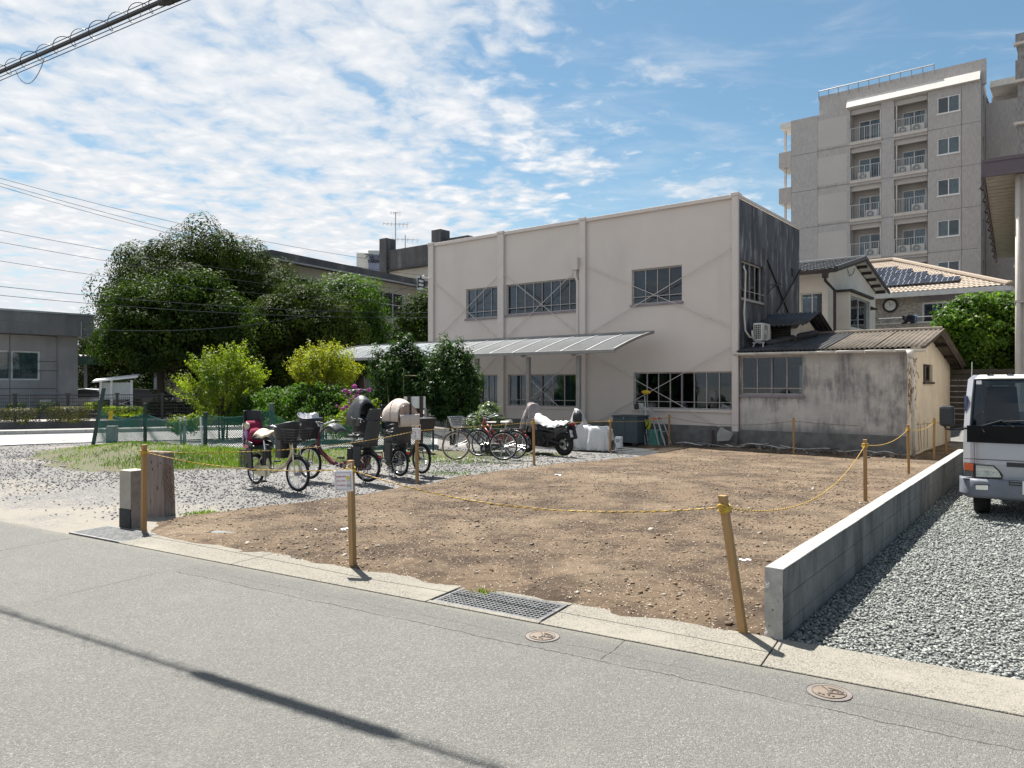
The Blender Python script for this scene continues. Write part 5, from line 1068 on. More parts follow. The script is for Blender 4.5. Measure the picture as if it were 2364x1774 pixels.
# ================================================================ PLANTS
def leaf_verts(C, N, size, r, asp=.5, fold=.12):
    n = len(C); N = N/np.maximum(np.linalg.norm(N, axis=1, keepdims=True), 1e-6)
    t = r.normal(0, 1, (n, 3)); a = np.cross(N, t); a /= np.maximum(np.linalg.norm(a, axis=1, keepdims=True), 1e-6); b = np.cross(N, a)
    s = (size*r.uniform(.65, 1.25, n))[:, None]
    return np.stack([C-a*s*.55, C+b*s*asp*.5+N*s*fold, C+a*s*.55, C-b*s*asp*.5+N*s*fold], 1)
def leaves(name, C, N, size, mat, parent, seed, asp=.5):
    r = np.random.default_rng(seed); V = leaf_verts(C, N, size, r, asp); k = np.arange(len(C))[:, None]*4
    return np_mesh(name, V.reshape(-1, 3), k+np.array([[0, 1, 2, 3]]), mat, parent)
def crown_points(lobes, nclump, cr, per, seed, jit=.5, up=.35, inner=.25, flat=.8, zcut=-.75, spike=0., shell=.4):
    """lobes: (x, y, z, rx, ry, rz); leaves sit in clumps over the lobes"""
    r = np.random.default_rng(seed); L = np.array(lobes, float); N0 = nclump; nclump = nclump*6; w_ = (L[:, 3]*L[:, 4]+L[:, 3]*L[:, 5]*2); w_ /= w_.sum()
    li = r.choice(len(L), nclump, p=w_); d = r.normal(0, 1, (nclump, 3)); d /= np.linalg.norm(d, axis=1, keepdims=True); d[:, 2] = np.where(d[:, 2] < zcut, -d[:, 2], d[:, 2])
    k = np.where(r.random(nclump) < inner, r.uniform(.45, .8, nclump), r.uniform(.86, 1.03, nclump))[:, None]
    cc = L[li, :3]+d*L[li, 3:]*k
    keep = [0]                                       # spread the clumps out so that each one stands clear as a billow
    for i in range(1, nclump):
        if len(keep) >= N0: break
        if ((cc[keep]-cc[i])**2).sum(1).min() > (cr*.62)**2: keep.append(i)
    cc, d = cc[keep], d[keep]; nclump = len(keep)
    rad = cr*r.uniform(.55, 1.25, nclump)
    n = nclump*per; ci = np.repeat(np.arange(nclump), per)
    e = r.normal(0, 1, (n, 3)); e /= np.linalg.norm(e, axis=1, keepdims=True); q = r.random(n)**shell
    off = e*(rad[ci]*q)[:, None]; off[:, 2] *= flat
    if spike:      # shoots: clumps drawn out along their own growing direction
        g = d*.6+np.array([0, 0, .75]); g /= np.linalg.norm(g, axis=1, keepdims=True); g = g[ci]
        al = (off*g).sum(1, keepdims=True); off = (off-al*g)*(1-.45*spike)+al*g*(1+spike)
    P = cc[ci]+off
    Nn = e*1.+d[ci]*.35+np.array([0, 0, up])+r.normal(0, jit, (n, 3))
    return P, Nn, cc
def limbs(m, base, targets, r0, seed, bend=.15):
    rr = random.Random(seed)
    for t_ in targets:
        t_ = Vector(t_); b = Vector(base); pts = [b]
        for i in range(1, 6): pts.append(b.lerp(t_, i/5)+Vector((rr.uniform(-1, 1), rr.uniform(-1, 1), rr.uniform(-.5, 1)))*(t_-b).length*bend*(.5 if i < 5 else .1))
        m.tube(pts, [r0*(1-.82*i/5) for i in range(6)], 6)
def tree(name, label, px, Y, lobes_px, nclump, cr, per, leaf, mat, seed, trunk=.3, group=None, cat='tree', stems=1, ground=0., asp=.5, **kw):
    """lobes_px: (px, py, radius px wide, radius px high, depth offset m)"""
    b = at(px, 900, Y); t = thing(name, label, cat, (b.x, Y, ground), 0, group)
    L = []
    for (x, y, rw, rh, dy) in lobes_px:
        p = at(x, y, Y+dy); k = (Y+dy)/F; L.append((p.x-b.x, dy, p.z-ground, rw*k, max(rw, rh)*k*.9, rh*k))
    P, N, cc = crown_points(L, nclump, cr, per, seed, **kw)
    ok = P[:, 2] > .05; leaves('crown', P[ok], N[ok], leaf, mat, t, seed, asp)
    m = MB(); rr = random.Random(seed); L2 = sorted(L, key=lambda q: -q[2])
    zt = min(q[2]-q[5]*.5 for q in L)
    for s_ in range(stems):
        o = Vector(((s_-(stems-1)/2)*trunk*1.4, rr.uniform(-.1, .1), 0)); top = Vector((o.x*1.6, 0, max(.5, zt)))
        m.tube([o, o.lerp(top, .5)+Vector((rr.uniform(-.1, .1)*trunk*3, 0, 0)), top], [trunk*.75, trunk*.6, trunk*.5], 8)
        limbs(m, top, [(q[0], q[1], q[2]) for q in L2[s_::stems]], trunk*.55, seed+s_)
        limbs(m, top, [tuple(c) for c in cc[(7*s_)::max(1, len(cc)//14)]], trunk*.28, seed+9+s_)
    m.build('trunk', 'bark', t, smooth=True)
    return t
BT = 'trees massed in front of the school'
# big camphor
tree('camphor_tree', 'broad dark camphor tree with billowing lobes, tallest of the mass', 450, 42, [(470, 705, 140, 120, 0), (330, 670, 80, 80, 0), (540, 665, 90, 80, 1), (455, 600, 60, 45, 0), (595, 655, 60, 50, 0), (270, 730, 40, 55, 1), (630, 690, 30, 55, 0), (400, 635, 70, 60, -1), (260, 805, 36, 70, 1), (470, 800, 170, 80, 1), (248, 675, 14, 20, 0), (465, 560, 26, 28, 0), (560, 600, 34, 26, 0), (310, 610, 34, 28, 0), (390, 600, 30, 24, 0), (650, 665, 14, 30, 0), (525, 590, 36, 30, -1), (600, 805, 50, 65, -1), (345, 585, 24, 20, 0)], 210, 1.2, 620, .155, 'leaf_camphor', 11, .6, BT, jit=.25, up=.15, flat=1., inner=.15, shell=.13)
tree('leafy_tree', 'mid green open crowned tree in front of the camphor with arching sprays', 370, 34, [(390, 760, 110, 90, 0), (325, 720, 60, 60, 0), (455, 690, 60, 60, 0), (290, 800, 50, 60, 0), (510, 740, 55, 60, 0), (395, 815, 110, 45, 0), (540, 830, 40, 40, .5), (470, 655, 32, 30, 0), (350, 690, 45, 35, 0)], 230, .85, 260, .16, 'leaf_mid', 12, .3, BT, jit=.6, inner=.3, flat=.55)
tree('round_tree', 'rounded olive topped tree between the camphor and the school', 690, 38, [(700, 770, 105, 100, 0), (690, 735, 75, 48, 0), (635, 760, 60, 70, 0), (770, 770, 60, 80, 0), (700, 850, 120, 50, 0), (745, 745, 42, 36, 0), (600, 850, 60, 50, 0), (655, 712, 38, 22, 0)], 150, .85, 420, .15, 'leaf_olive', 13, .4, BT, jit=.35, up=.25, inner=.2, shell=.2, flat=.85)
tree('bright_tree', 'fresh green tree at the far end of the tree mass before the school windows', 830, 43, [(800, 730, 80, 80, 0), (838, 750, 48, 60, 0), (790, 690, 50, 28, 0), (842, 720, 32, 34, 0), (860, 790, 24, 45, 0), (800, 810, 90, 60, 0), (765, 680, 22, 16, 0), (815, 678, 22, 16, 0)], 120, 1.0, 360, .17, 'leaf_fresh', 14, .4, BT, jit=.35, shell=.2)
tree('corner_tree', 'shrubby tree against the far corner of the beige building', 965, 44, [(966, 750, 40, 50, 0), (988, 715, 28, 34, 0), (938, 790, 34, 40, 0), (990, 780, 40, 60, 0), (980, 692, 14, 14, 0)], 110, .85, 200, .17, 'leaf_mid', 15, .2, BT)
tree('hedge_tree', 'dark conifer like tree glimpsed behind the carport', 235, 47, [(225, 860, 42, 60, 0), (300, 890, 60, 40, 0), (200, 800, 26, 40, 0)], 90, .7, 170, .16, 'leaf_dark', 16, .2, BT)
# shrubs in the plot behind the net
PL = 'small trees in the plot behind the net'
tree('young_tree', 'yellow green young tree with several thin stems, farther from the canopy', 515, 23.5, [(520, 880, 70, 50, 0), (460, 890, 45, 40, 0), (570, 880, 45, 40, 0), (545, 835, 30, 32, 0), (485, 850, 40, 28, 0), (505, 940, 60, 36, 0), (600, 890, 20, 18, 0), (550, 815, 14, 16, 0), (470, 832, 16, 12, 0)], 165, .25, 95, .075, 'leaf_young', 21, .045, PL, stems=4, jit=.7, spike=1.1, asp=.45, inner=.4)
tree('young_tree', 'bright yellow leaved young tree below the canopy end', 745, 23.5, [(745, 860, 62, 50, 0), (700, 850, 35, 34, 0), (790, 860, 30, 45, 0), (750, 830, 45, 26, 0), (765, 815, 14, 14, 0), (720, 830, 22, 20, 0)], 150, .24, 95, .072, 'leaf_lime', 22, .045, PL, stems=4, jit=.7, spike=1.1, asp=.45, inner=.4)
tree('leafy_shrub', 'green shrub below the bright yellow young tree', 700, 22.6, [(710, 930, 70, 40, 0), (650, 930, 60, 36, 0), (760, 925, 50, 40, 0), (700, 965, 110, 35, 0), (800, 960, 45, 40, 0)], 200, .25, 90, .085, 'leaf_fresh', 23, .03, PL, 'shrub', stems=3, jit=.6, inner=.4)
tree('leafy_shrub', 'low green shrub between the two yellow young trees', 600, 24., [(600, 935, 55, 30, 0), (570, 960, 50, 25, 0), (640, 950, 40, 30, 0)], 110, .25, 80, .08, 'leaf_fresh', 24, .03, PL, 'shrub', stems=3, inner=.4)
tree('citrus_tree', 'glossy dark green tree tied to bamboo poles, left of the white board', 925, 21.5, [(925, 880, 62, 60, 0), (890, 850, 35, 40, 0), (950, 840, 50, 36, 0), (930, 812, 26, 26, 0), (905, 930, 50, 40, 0), (970, 900, 50, 50, 0), (940, 800, 10, 16, 0)], 210, .27, 95, .09, 'leaf_citrus', 25, .06, PL, stems=2, inner=.4, spike=.5)
tree('citrus_tree', 'glossy dark green tree with peaked top beside the canopy posts', 1045, 21., [(1045, 890, 55, 60, 0), (1040, 840, 45, 40, 0), (1075, 900, 35, 50, 0), (1010, 900, 45, 50, 0), (1030, 808, 20, 24, 0), (1058, 812, 12, 16, 0), (1050, 950, 55, 26, 0), (1095, 900, 16, 26, 0)], 210, .26, 95, .088, 'leaf_citrus', 26, .06, PL, stems=2, inner=.4, spike=.5)
hyd = tree('flowering_shrub', 'leafy shrub with round purple flower heads behind the parked bicycles', 835, 20.5, [(835, 960, 50, 34, 0), (800, 985, 45, 30, 0), (870, 980, 40, 30, 0), (820, 940, 25, 20, 0)], 120, .2, 80, .08, 'leaf_young', 27, .03, PL, 'shrub', stems=3, inner=.4)
c8 = crop(660, 780, 4.809)
for i, (x, y, rp) in enumerate(((763, 545, 33), (657, 590, 28), (800, 603, 20), (836, 578, 15), (925, 580, 27), (720, 614, 22), (790, 648, 28), (660, 640, 15), (722, 690, 20), (712, 735, 16), (757, 720, 20), (672, 765, 24), (635, 790, 24), (565, 758, 18), (750, 668, 14))):
    p = at(*c8(x, y), 19.9-.02*i); rad = rp/4.809/F*19.9; r = np.random.default_rng(i); n = 170; d = r.normal(0, 1, (n, 3)); d /= np.linalg.norm(d, axis=1, keepdims=True)
    leaves('flower_head', np.array([p.x-hyd.location.x, p.y-hyd.location.y, p.z])+d*rad*np.array([1, 1, .8])*r.uniform(.75, 1, (n, 1)), d, rad*.42, 'purple_flower', hyd, i+500, .95)
tree('variegated_shrub', 'pale leaved shrub by the building wall behind the city bicycles', 1125, 19.6, [(1125, 965, 28, 22, 0), (1105, 985, 25, 20, 0), (1145, 985, 22, 20, 0), (1130, 945, 14, 10, 0)], 70, .17, 70, .085, 'leaf_pale', 28, .02, None, 'shrub', stems=2, inner=.4)
tree('small_plant', 'small yellow green plant beside the white pipe behind the net', 425, 20.6, [(425, 985, 28, 20, 0), (450, 970, 12, 14, 0), (405, 975, 14, 10, 0)], 45, .14, 60, .06, 'leaf_young', 29, .015, None, 'plant', stems=3, inner=.4)
# right tree
tree('garden_tree', 'bright leafy green tree behind the annex roof and the truck', 2270, 27, [(2270, 780, 75, 70, 0), (2210, 740, 40, 30, 0), (2320, 730, 40, 45, 0), (2250, 720, 50, 30, 0), (2240, 830, 60, 50, 0), (2310, 820, 50, 60, 0), (2330, 700, 20, 16, 0), (2195, 725, 16, 12, 0)], 210, .42, 150, .125, 'leaf_garden', 31, .1, jit=.5, inner=.35, asp=.7)
# clipped hedges by the far road
def hedge(label, x0, x1, y0, y1, Y, mat, seed, n=3500, dep=.5, size=.055):
    a, b = at(x0, y1, Y), at(x1, y0, Y); r = np.random.default_rng(seed); k = n
    c = np.array([(a.x+b.x)/2, Y, (a.z+b.z)/2]); h = np.array([abs(b.x-a.x)/2, dep, abs(b.z-a.z)/2])
    d = r.uniform(-1, 1, (k, 3)); f = r.integers(0, 3, k); d[np.arange(k), f] = np.sign(d[np.arange(k), f])*r.uniform(.8, 1.04, k); d = d/np.maximum(1, (np.abs(d)**6).sum(1, keepdims=True)**(1/6))
    t = thing('clipped_hedge', label, 'hedge', (c[0], c[1], a.z), 0, 'clipped hedges along the side road')
    P = d*h+np.array([0, 0, h[2]])+r.normal(0, .02, (k, 3)); leaves('foliage', P, d+r.normal(0, .5, (k, 3)), size, mat, t, seed)
    m = MB(); rr = random.Random(seed)
    for i in range(14): x = rr.uniform(-.8, .8)*h[0]; m.tube([(x, rr.uniform(-.2, .2), -.1), (x+rr.uniform(-.1, .1), rr.uniform(-.3, .3), h[2]*1.5)], .012, 4)
    m.build('stem', 'bark', t)
hedge('brownish clipped hedge in front of the window of the grey building', 0, 80, 944, 978, 28.2, 'leaf_hedge', 41); hedge('brownish clipped hedge in front of the pier of the grey building', 120, 196, 940, 974, 28.6, 'leaf_hedge', 42)
hedge('low yellow topped hedge behind the net beneath the white shelter', 240, 332, 940, 960, 29.8, 'leaf_young', 43, 3000); hedge('small yellow green hedge beside the leaning post', 208, 240, 930, 944, 31, 'leaf_young', 44, 1500)
hedge('small dark clump against the grey wall', 24, 50, 932, 944, 31, 'leaf_dark', 45, 900, .3); hedge('dark bush hiding the pipes of the grey building', 92, 130, 930, 950, 31, 'leaf_dark', 46, 1500, .3)
hedge('long dark hedge in the shade of the big trees', 480, 700, 905, 965, 34, 'leaf_dark', 47, 5000, .6, .09)
hedge('dark hedge at the foot of the trees beyond the carport', 335, 480, 930, 975, 33.2, 'leaf_dark', 48, 4000, .5, .08)
# ================================================================ FENCES, POSTS, SMALL THINGS
# low block wall between plot and yard: every block its own piece
bw = thing('block_wall', 'low grey concrete block wall running back between soil plot and gravel yard', 'wall', (WA.x, WA.y, 0), math.atan2(WD.y, WD.x))
bl, bh, bt = .398, .19, .118
for cidx in range(3):
    x = 0. if cidx % 2 == 0 else -.199; z0 = -.095+cidx*.19
    while x < WL:
        a, b = max(0, x), min(WL, x+bl)
        if b-a > .05: m = MB(); m.box(a+.0025, b-.0025, -bt/2, bt/2, z0, z0+bh-.004); m.build('block', 'block_concrete', bw, bevel=.004)
        x += bl
m = MB(); m.box(.01, WL-.01, -bt/2+.006, bt/2-.006, -.1, .47); m.build('mortar_core', 'mortar_top', bw)
rr = random.Random(4); xs = [0]
while xs[-1] < WL: xs.append(min(WL, xs[-1]+rr.uniform(.5, .9)))
for a, b in zip(xs[:-1], xs[1:]): m = MB(); m.box(a+.0015, b-.0015, -bt/2-.004+rr.uniform(-.002, .002), bt/2+.004+rr.uniform(-.002, .002), .475, .487+rr.uniform(-.002, .002)); m.build('mortar_cap', 'mortar_top', bw, bevel=.004)
m = MB(); m.grid(lambda u, v: (-.012-.012*fbm(np.array([u*3.1]), np.array([v*9.]), 1.5, 4, 2)[0], -bt/2-.004+(bt+.008)*u, -.06+.545*v), 12, 40); m.build('rough_end', 'chipped_end', bw, smooth=True)
# wooden stakes: base pixel, top pixel
STK = [((332, 1222), (333, 1027), 'stake beside the pale stone gate post at the street'), ((815, 1310), (809, 1063), 'stake carrying the sign with red lettering'), ((1716, 1462), (1668, 1144), 'leaning stake next to the near end of the block wall'), ((1998, 1163), (1997, 1015), 'stake halfway along the inner side of the block wall'), ((2098, 1099), (2096, 981), 'stake in front of the annex corner with the drainpipe'), ((2156, 1064), (2157, 966), 'stake before the cream gable wall of the annex'), ((2185, 1047), (2183, 968), 'stake partly behind the truck mirror'), ((1832, 1052), (1832, 965), 'weathered stake before the stained annex wall'), ((1545, 1031), (1545, 957), 'weathered stake between the stepladder and the debris heap'), ((1409, 1044), (1409, 966), 'stake in front of the silver covered scooter'), ((1233, 1072), (1231, 967), 'stake between the city bicycles and the black motorcycle'), ((963, 1113), (962, 984), 'stake carrying the small paper notice beside the child seats')]
TOP = []
for i, (b, t_, lab) in enumerate(STK):
    g_ = gndlow(*b); tp = at(*t_, g_.y-.02); TOP.append(tp); h = tp-g_
    s = thing('wooden_stake', ('leaning ' if False else '')+lab, 'stake', tuple(g_), 0, 'wooden stakes roping off the plot')
    wd = .053 if i < 7 else .05; m = MB(); d = h.normalized(); ry_ = R(-31+rr.uniform(-9, 9)); ax_ = Vector((math.cos(ry_), math.sin(ry_), 0)); bx_ = Vector((-math.sin(ry_), math.cos(ry_), 0)); b0 = -d*.15
    q = [ax_*-wd/2+bx_*-wd/2, ax_*wd/2+bx_*-wd/2, ax_*wd/2+bx_*wd/2, ax_*-wd/2+bx_*wd/2]
    m.hexa([v_+b0 for v_ in q], [v_+h for v_ in q]); m.build('shaft', 'wood_stake', s, bevel=.004)
    m = MB(); rp = wd*.76
    for k in range(4):
        pts = [h*(1-.075-.012*k/ max(.3, h.length))+Vector((rp*math.cos(a), rp*math.sin(a), .012*math.sin(a*2+k))) for a in [2*math.pi*j/10 for j in range(10)]]
        m.tube(pts, .0085, 5, True)
    m.build('rope_knot', 'rope', s)
def rope(i, j, sag, label, r_=.0052, slack=0.):
    p = TOP[i]+(STKB(i)-TOP[i])*.085; q = TOP[j]+(STKB(j)-TOP[j])*.085
    n = max(14, int((q-p).length*28)); d = (q-p); side = d.cross(Vector((0, 0, 1))).normalized(); pts = []
    P = lambda t: p.lerp(q, t)+Vector((0, 0, -sag*4*t*(1-t)))
    o = thing('yellow_rope', label, 'rope', tuple(p), 0, 'yellow and black ropes strung between the stakes')
    tw = (q-p).length/.085
    for k in range(3):      # three twisted strands, one black
        m = MB(); N_ = min(int((q-p).length*75), 420)
        m.tube([P(t/N_)-p+(side*math.cos(t/N_*tw*6.283+k*2.094)+Vector((0, 0, 1))*math.sin(t/N_*tw*6.283+k*2.094))*r_*.62 for t in range(N_+1)], r_*.62, 5)
        m.build('strand', ('rope_dull' if i in (7, 8) else 'rope') if k else 'rope_black', o)
def STKB(i): return gndlow(*STK[i][0])
for i, j, sg, lab in ((0, 1, .09, 'yellow rope from the stone gate post stake to the sign stake'), (1, 2, .17, 'long sagging yellow rope across the front of the soil plot'), (2, 3, .33, 'deeply sagging yellow rope along the near half of the block wall'), (3, 4, .12, 'yellow rope between the two stakes along the far half of the block wall'), (4, 5, .10, 'short yellow rope in front of the cream gable wall'), (5, 6, .04, 'shortest rope reaching behind the truck mirror'), (7, 6, .12, 'dull rope across the stained annex wall'), (8, 7, .18, 'sagging dull rope in front of the debris heap'), (9, 8, .07, 'dull rope in front of the storage box and tools'), (10, 9, .02, 'rope passing in front of the motorcycle and the silver cover'), (11, 10, .0, 'taut rope in front of the city bicycles'), (0, 11, .13, 'long yellow rope crossing in front of the bicycles with child seats')): rope(i, j, sg, lab)
# paper signs
def sign(name, label, tl, tr, bl_, Y, rows, big=True):
    p = at(*tl, Y); u_ = (at(*tr, Y)-p); v_ = (at(*bl_, Y)-p); W_, H_ = u_.length, v_.length
    c = p+u_/2+v_/2; th_ = math.atan2(u_.z, u_.x); o = thing(name, label, 'sign', tuple(c)); o.rotation_euler = (R(2), -th_, R(-8))
    m = MB(); m.grid(lambda a, b: ((a-.5)*W_-(b-.5)*.0, .004*math.sin(a*5+b*3), (b-.5)*H_), 8, 8); m.build('sheet', 'paper', o, smooth=True, solid=.002)
    RX = Matrix.Rotation(R(90), 4, 'X')
    def bar_(x0, x1, z0, z1, mat, nm='printed_frame', y=-.009): mm = MB(); mm.box(x0*W_, x1*W_, y-.001, y, z0*H_, z1*H_); return mm
    m = MB()
    for x0, x1, z0, z1 in ((-.40, .40, .375, .395), (-.40, .40, -.395, -.375), (-.41, -.39, -.375, .375), (.39, .41, -.375, .375)): m.box(x0*W_, x1*W_, -.0095, -.0085, z0*H_, z1*H_)
    m.build('printed_frame', 'maroon_ink', o)
    for k, (tx, z) in enumerate(rows): text_mesh('lettering', tx, W_*(.092 if big else .085), 'red_ink', o, Matrix.Translation((-.12*W_ if big else .26*W_, -.010, z*H_)) @ RX, bold=W_*.003)
    fx, fz = (.26, -.04) if big else (-.12, -.02)
    m = MB(); m.cyl((fx*W_, -.0095, (fz+.17)*H_), (fx*W_, -.0085, (fz+.17)*H_), W_*.10, 20); m.build('printed_helmet', 'yellow_ink' if big else 'grey_ink', o)
    m = MB(); m.cyl((fx*W_, -.0097, (fz+.04)*H_), (fx*W_, -.0087, (fz+.04)*H_), W_*.085, 20); m.build('printed_face', 'skin_ink', o)
    m = MB(); m.box((fx-.03)*W_, (fx+.03)*W_, -.0105, -.0097, (fz-.03)*H_, (fz-.01)*H_)
    for sx in (-.045, .045): m.box((fx+sx-.012)*W_, (fx+sx+.012)*W_, -.0105, -.0098, (fz+.05)*H_, (fz+.075)*H_)
    m.build('printed_features', 'ink', o)
    m = MB(); m.box((fx-.10)*W_, (fx+.10)*W_, -.0095, -.0085, (fz-.26)*H_, (fz-.10)*H_); m.build('printed_body', 'grey_ink', o)
    m = MB()
    for sx in (-.3, .36): q0 = Vector((sx*W_, -.006, .48*H_)); m.tube([q0, q0+Vector((-.02, -.01, .05)), q0+Vector((.03, -.02, .07)), q0+Vector((.02, 0, .02))], .004, 5)
    m.build('string_tie', 'paper', o)
Yp = TOP[1].y
sign('warning_sign', 'square paper sign with red lettering and a yellow helmet drawing', (773.5, 1087), (818.5, 1085), (768, 1136), Yp-.075, (('あぶないので', .20), ('はいっては', .0), ('いけません', -.21)))
Yq = TOP[11].y
sign('paper_notice', 'small faded paper notice on the stake beside the child seats', (951, 989), (971, 989), (952, 1016), Yq-.06, (('お', .22), ('願', .12), ('い', .02)), False)
# grates
def grate(name, label, s0, s1, d0, d1, nl, ns, z=.004, bw_=.012, solid=False):
    o = thing(name, label, 'drain grate', tuple(SF.out(s0, d0)), SF.th); L_, W_ = s1-s0, d1-d0
    m = MB(); m.box(0, L_, 0, W_, -.12, -.1); m.build('drain_channel', 'pit_dark', o)
    m = MB(); m.box(-.005, L_+.005, -.006, .018, -.1, z); m.box(-.005, L_+.005, W_-.018, W_+.006, -.1, z); m.box(-.005, .018, .0185, W_-.0185, -.1, z); m.box(L_-.018, L_+.005, .0185, W_-.0185, -.1, z); m.build('frame', 'iron', o)
    for i in range(nl): y = .03+(W_-.06)*i/(nl-1); m = MB(); m.box(.0185, L_-.0185, y-bw_/2, y+bw_/2, -.03, z-.001); m.build('bearing_bar', 'iron', o)
    for i in range(ns): x = .03+(L_-.06)*i/(ns-1); m = MB(); m.box(x-.004, x+.004, .0185, W_-.0185, -.02, z-.0035); m.build('cross_bar', 'iron', o)
    return o
grate('drain_grate', 'iron drain grate with a weed growing through it, in front of the soil plot', G1[0], G1[1], D0+.06, D1-.06, 10, 26)
grate('drain_grate', 'fine iron drain grate at the foot of the stone gate post', G2[0], G2[1]+.0, 4.75, 5.22, 12, 40, bw_=.016)
# covers
def cover(px, py, label, rad):
    g_ = gnd(px, py); o = thing('valve_cover', label, 'manhole cover', (g_.x, g_.y, 0), SF.th, 'round iron covers set in the lane')
    m = MB(); m.tube([(0, 0, -.01), (0, 0, .004)], [rad, rad], 36); m.build('ring', 'rusty_iron', o)
    m = MB(); m.cyl((0, 0, .003), (0, 0, .0065), rad*.72, 36); m.build('plate', 'brass_plate', o)
    m = MB(); m.ring((0, 0, .0065), rad*.735, rad*.018, 36, 5, 'z'); m.ring((0, 0, .004), rad*.985, rad*.02, 36, 5, 'z'); z = .0085
    def st(pts, w_=.05):
        for a, b in zip(pts[:-1], pts[1:]): m.bar((a[0]*rad, a[1]*rad, z), (b[0]*rad, b[1]*rad, z), w_*rad, .004)
    st([(.0, -.36), (.06, -.16), (.42, -.08), (.68, -.02)], .09); st([(.06, -.16), (-.12, .22), (-.38, .5)], .05); st([(.34, -.06), (.38, .16), (.22, .26), (.02, .16), (.14, .02)], .06); st([(-.1, .42), (.3, .36), (.6, .2)], .05); st([(.46, .18), (.56, .1)], .09); st([(-.42, -.42), (-.3, -.4)], .12); st([(-.24, -.5), (-.12, -.48)], .1)
    st([(.02, -.46), (.1, -.44)], .1); st([(.2, -.5), (.28, -.46), (.26, -.52)], .06)
    m.build('relief_mark', 'iron_mark', o)
cover(1252, 1470, 'brown round iron cover in the lane just below the big drain grate', .120); cover(1914, 1600, 'brown round iron cover in the lane nearest the gravel yard', .122)
g_ = gnd(512, 1240); lid = thing('utility_lid', 'flat grey square plastic lid lying on the soil edge', 'utility lid', (g_.x, g_.y, .0), R(-24))
m = MB(); m.box(-.19, .19, -.12, .12, -.02, .035); m.build('frame', 'teal_box', lid, bevel=.006); m = MB(); m.box(-.175, .175, -.105, .105, .036, .042); m.build('lid', 'plastic_lid', lid, bevel=.003)
# gate posts
cS = crop(220, 1020, 6.915)
g_ = gnd(*cS(565, 1355)); gp = thing('gate_post', 'pale square stone gate post with black painted foot', 'gate post', (g_.x, g_.y, 0), R(-31))
hh = at(*cS(575, 470), g_.y).z
m = MB(); m.box(-.24, 0, 0, .20, .29*hh/ .8 if False else .205, hh); m.build('shaft', 'pale_stone', gp, bevel=.008); m = MB(); m.box(-.243, -.001, -.003, .199, -.1, .204); m.build('painted_foot', 'charcoal_paint', gp, bevel=.006)
m = MB(); m.grid(lambda u, v: (.006+.006*math.sin(v*17+u*5), .004+.192*u, -.05+(hh+.045)*v), 4, 10); m.build('rough_face', 'rough_stone', gp, smooth=True)
g_ = gnd(*cS(1100, 1175)); tp = thing('timber_post', 'tall weathered old timber slab post with cracks', 'post', (g_.x, g_.y+.02, 0), R(-14)); hh2 = at(*cS(1050, 172), g_.y).z
m = MB(); m.hexa([(-.40, 0, -.1), (.0, .0, -.1), (.0, .22, -.1), (-.40, .22, -.1)], [(-.37, .01, hh2), (-.035, .01, hh2-.01), (-.035, .21, hh2-.01), (-.37, .21, hh2)]); m.build('slab', 'old_timber', tp, bevel=.012)
m = MB(); rr = random.Random(3)
for (x, z, l_) in ((-.34, .5, .09), (-.2, .62, .03), (-.12, .38, .05), (-.3, .28, .05), (-.22, .72, .04), (-.08, .7, .02)): m.hexa([(x-.006, -.004+.01*z/hh2, z-l_), (x+.006, -.004+.01*z/hh2, z-l_), (x+.004, .02, z-l_), (x-.004, .02, z-l_)], [(x-.003, -.004+.01*z/hh2, z), (x+.003, -.004+.01*z/hh2, z), (x+.003, .02, z), (x-.003, .02, z)])
m.build('crack', 'pit_dark', tp)
wire = thing('wire_coil', 'loose rusty wire netting hanging from the timber post', 'wire netting', (g_.x, g_.y, 0), R(-14)); m = MB()
for k in range(11):
    x0 = .01+.012*k; pts = [(x0+.035*math.sin(j*1.15+k*1.57)+.0018*j*j*.5, -.02+.02*math.cos(j+k), hh2*.82-.062*j*(1-.03*k)) for j in range(9+k % 4)]
    m.tube(pts, .0035, 4)
m.build('strand', 'twig', wire)
# net fence behind the bank
NP = [((214, 1026), (240, 896), .085, 'leaning dark post at the open end of the green net'), ((335, 1030), (335, 931), .075, 'dark green post of the net behind the first stake'), ((474, 1040), (474, 952), .085, 'dark green post of the net beside the white pipe'), ((627, 1030), (627, 931), .10, 'slate square post of the net behind the beige bicycle'), ((819, 1026), (825, 935), .11, 'tilted slate post before the flowering shrub'), ((1000, 1022), (1000, 960), .05, 'thin far post of the net near the city bicycles')]
NT_ = []; 
for i, (b, t_, w_, lab) in enumerate(NP):
    Y = (21.6, 20.4, 19.4, 19.2, 19.0, 19.4)[i]; g_ = at(*b, Y); tp_ = at(*t_, Y); NT_.append((g_, tp_)); o = thing('net_post', lab, 'post', (g_.x, g_.y, 0), 0, 'posts holding the green net')
    m = MB(); m.hexa([(-w_/2, -w_/2, -.1), (w_/2, -w_/2, -.1), (w_/2, w_/2, -.1), (-w_/2, w_/2, -.1)], [(tp_.x-g_.x+sx*w_/2, sy*w_/2, tp_.z) for sx, sy in ((-1, -1), (1, -1), (1, 1), (-1, 1))]); m.build('shaft', 'slate_post' if i in (3, 4) else 'green_post', o, bevel=.008)
net = thing('green_net', 'sagging green mesh net strung along the plot behind the bicycles', 'net', (0, 0, 0))
top_h = [1.0, .95, .95, 1.08, .85, .75]; sags = [.2, .22, .12, .4, .12]
V = []; Fq = []
rN = np.random.default_rng(5)
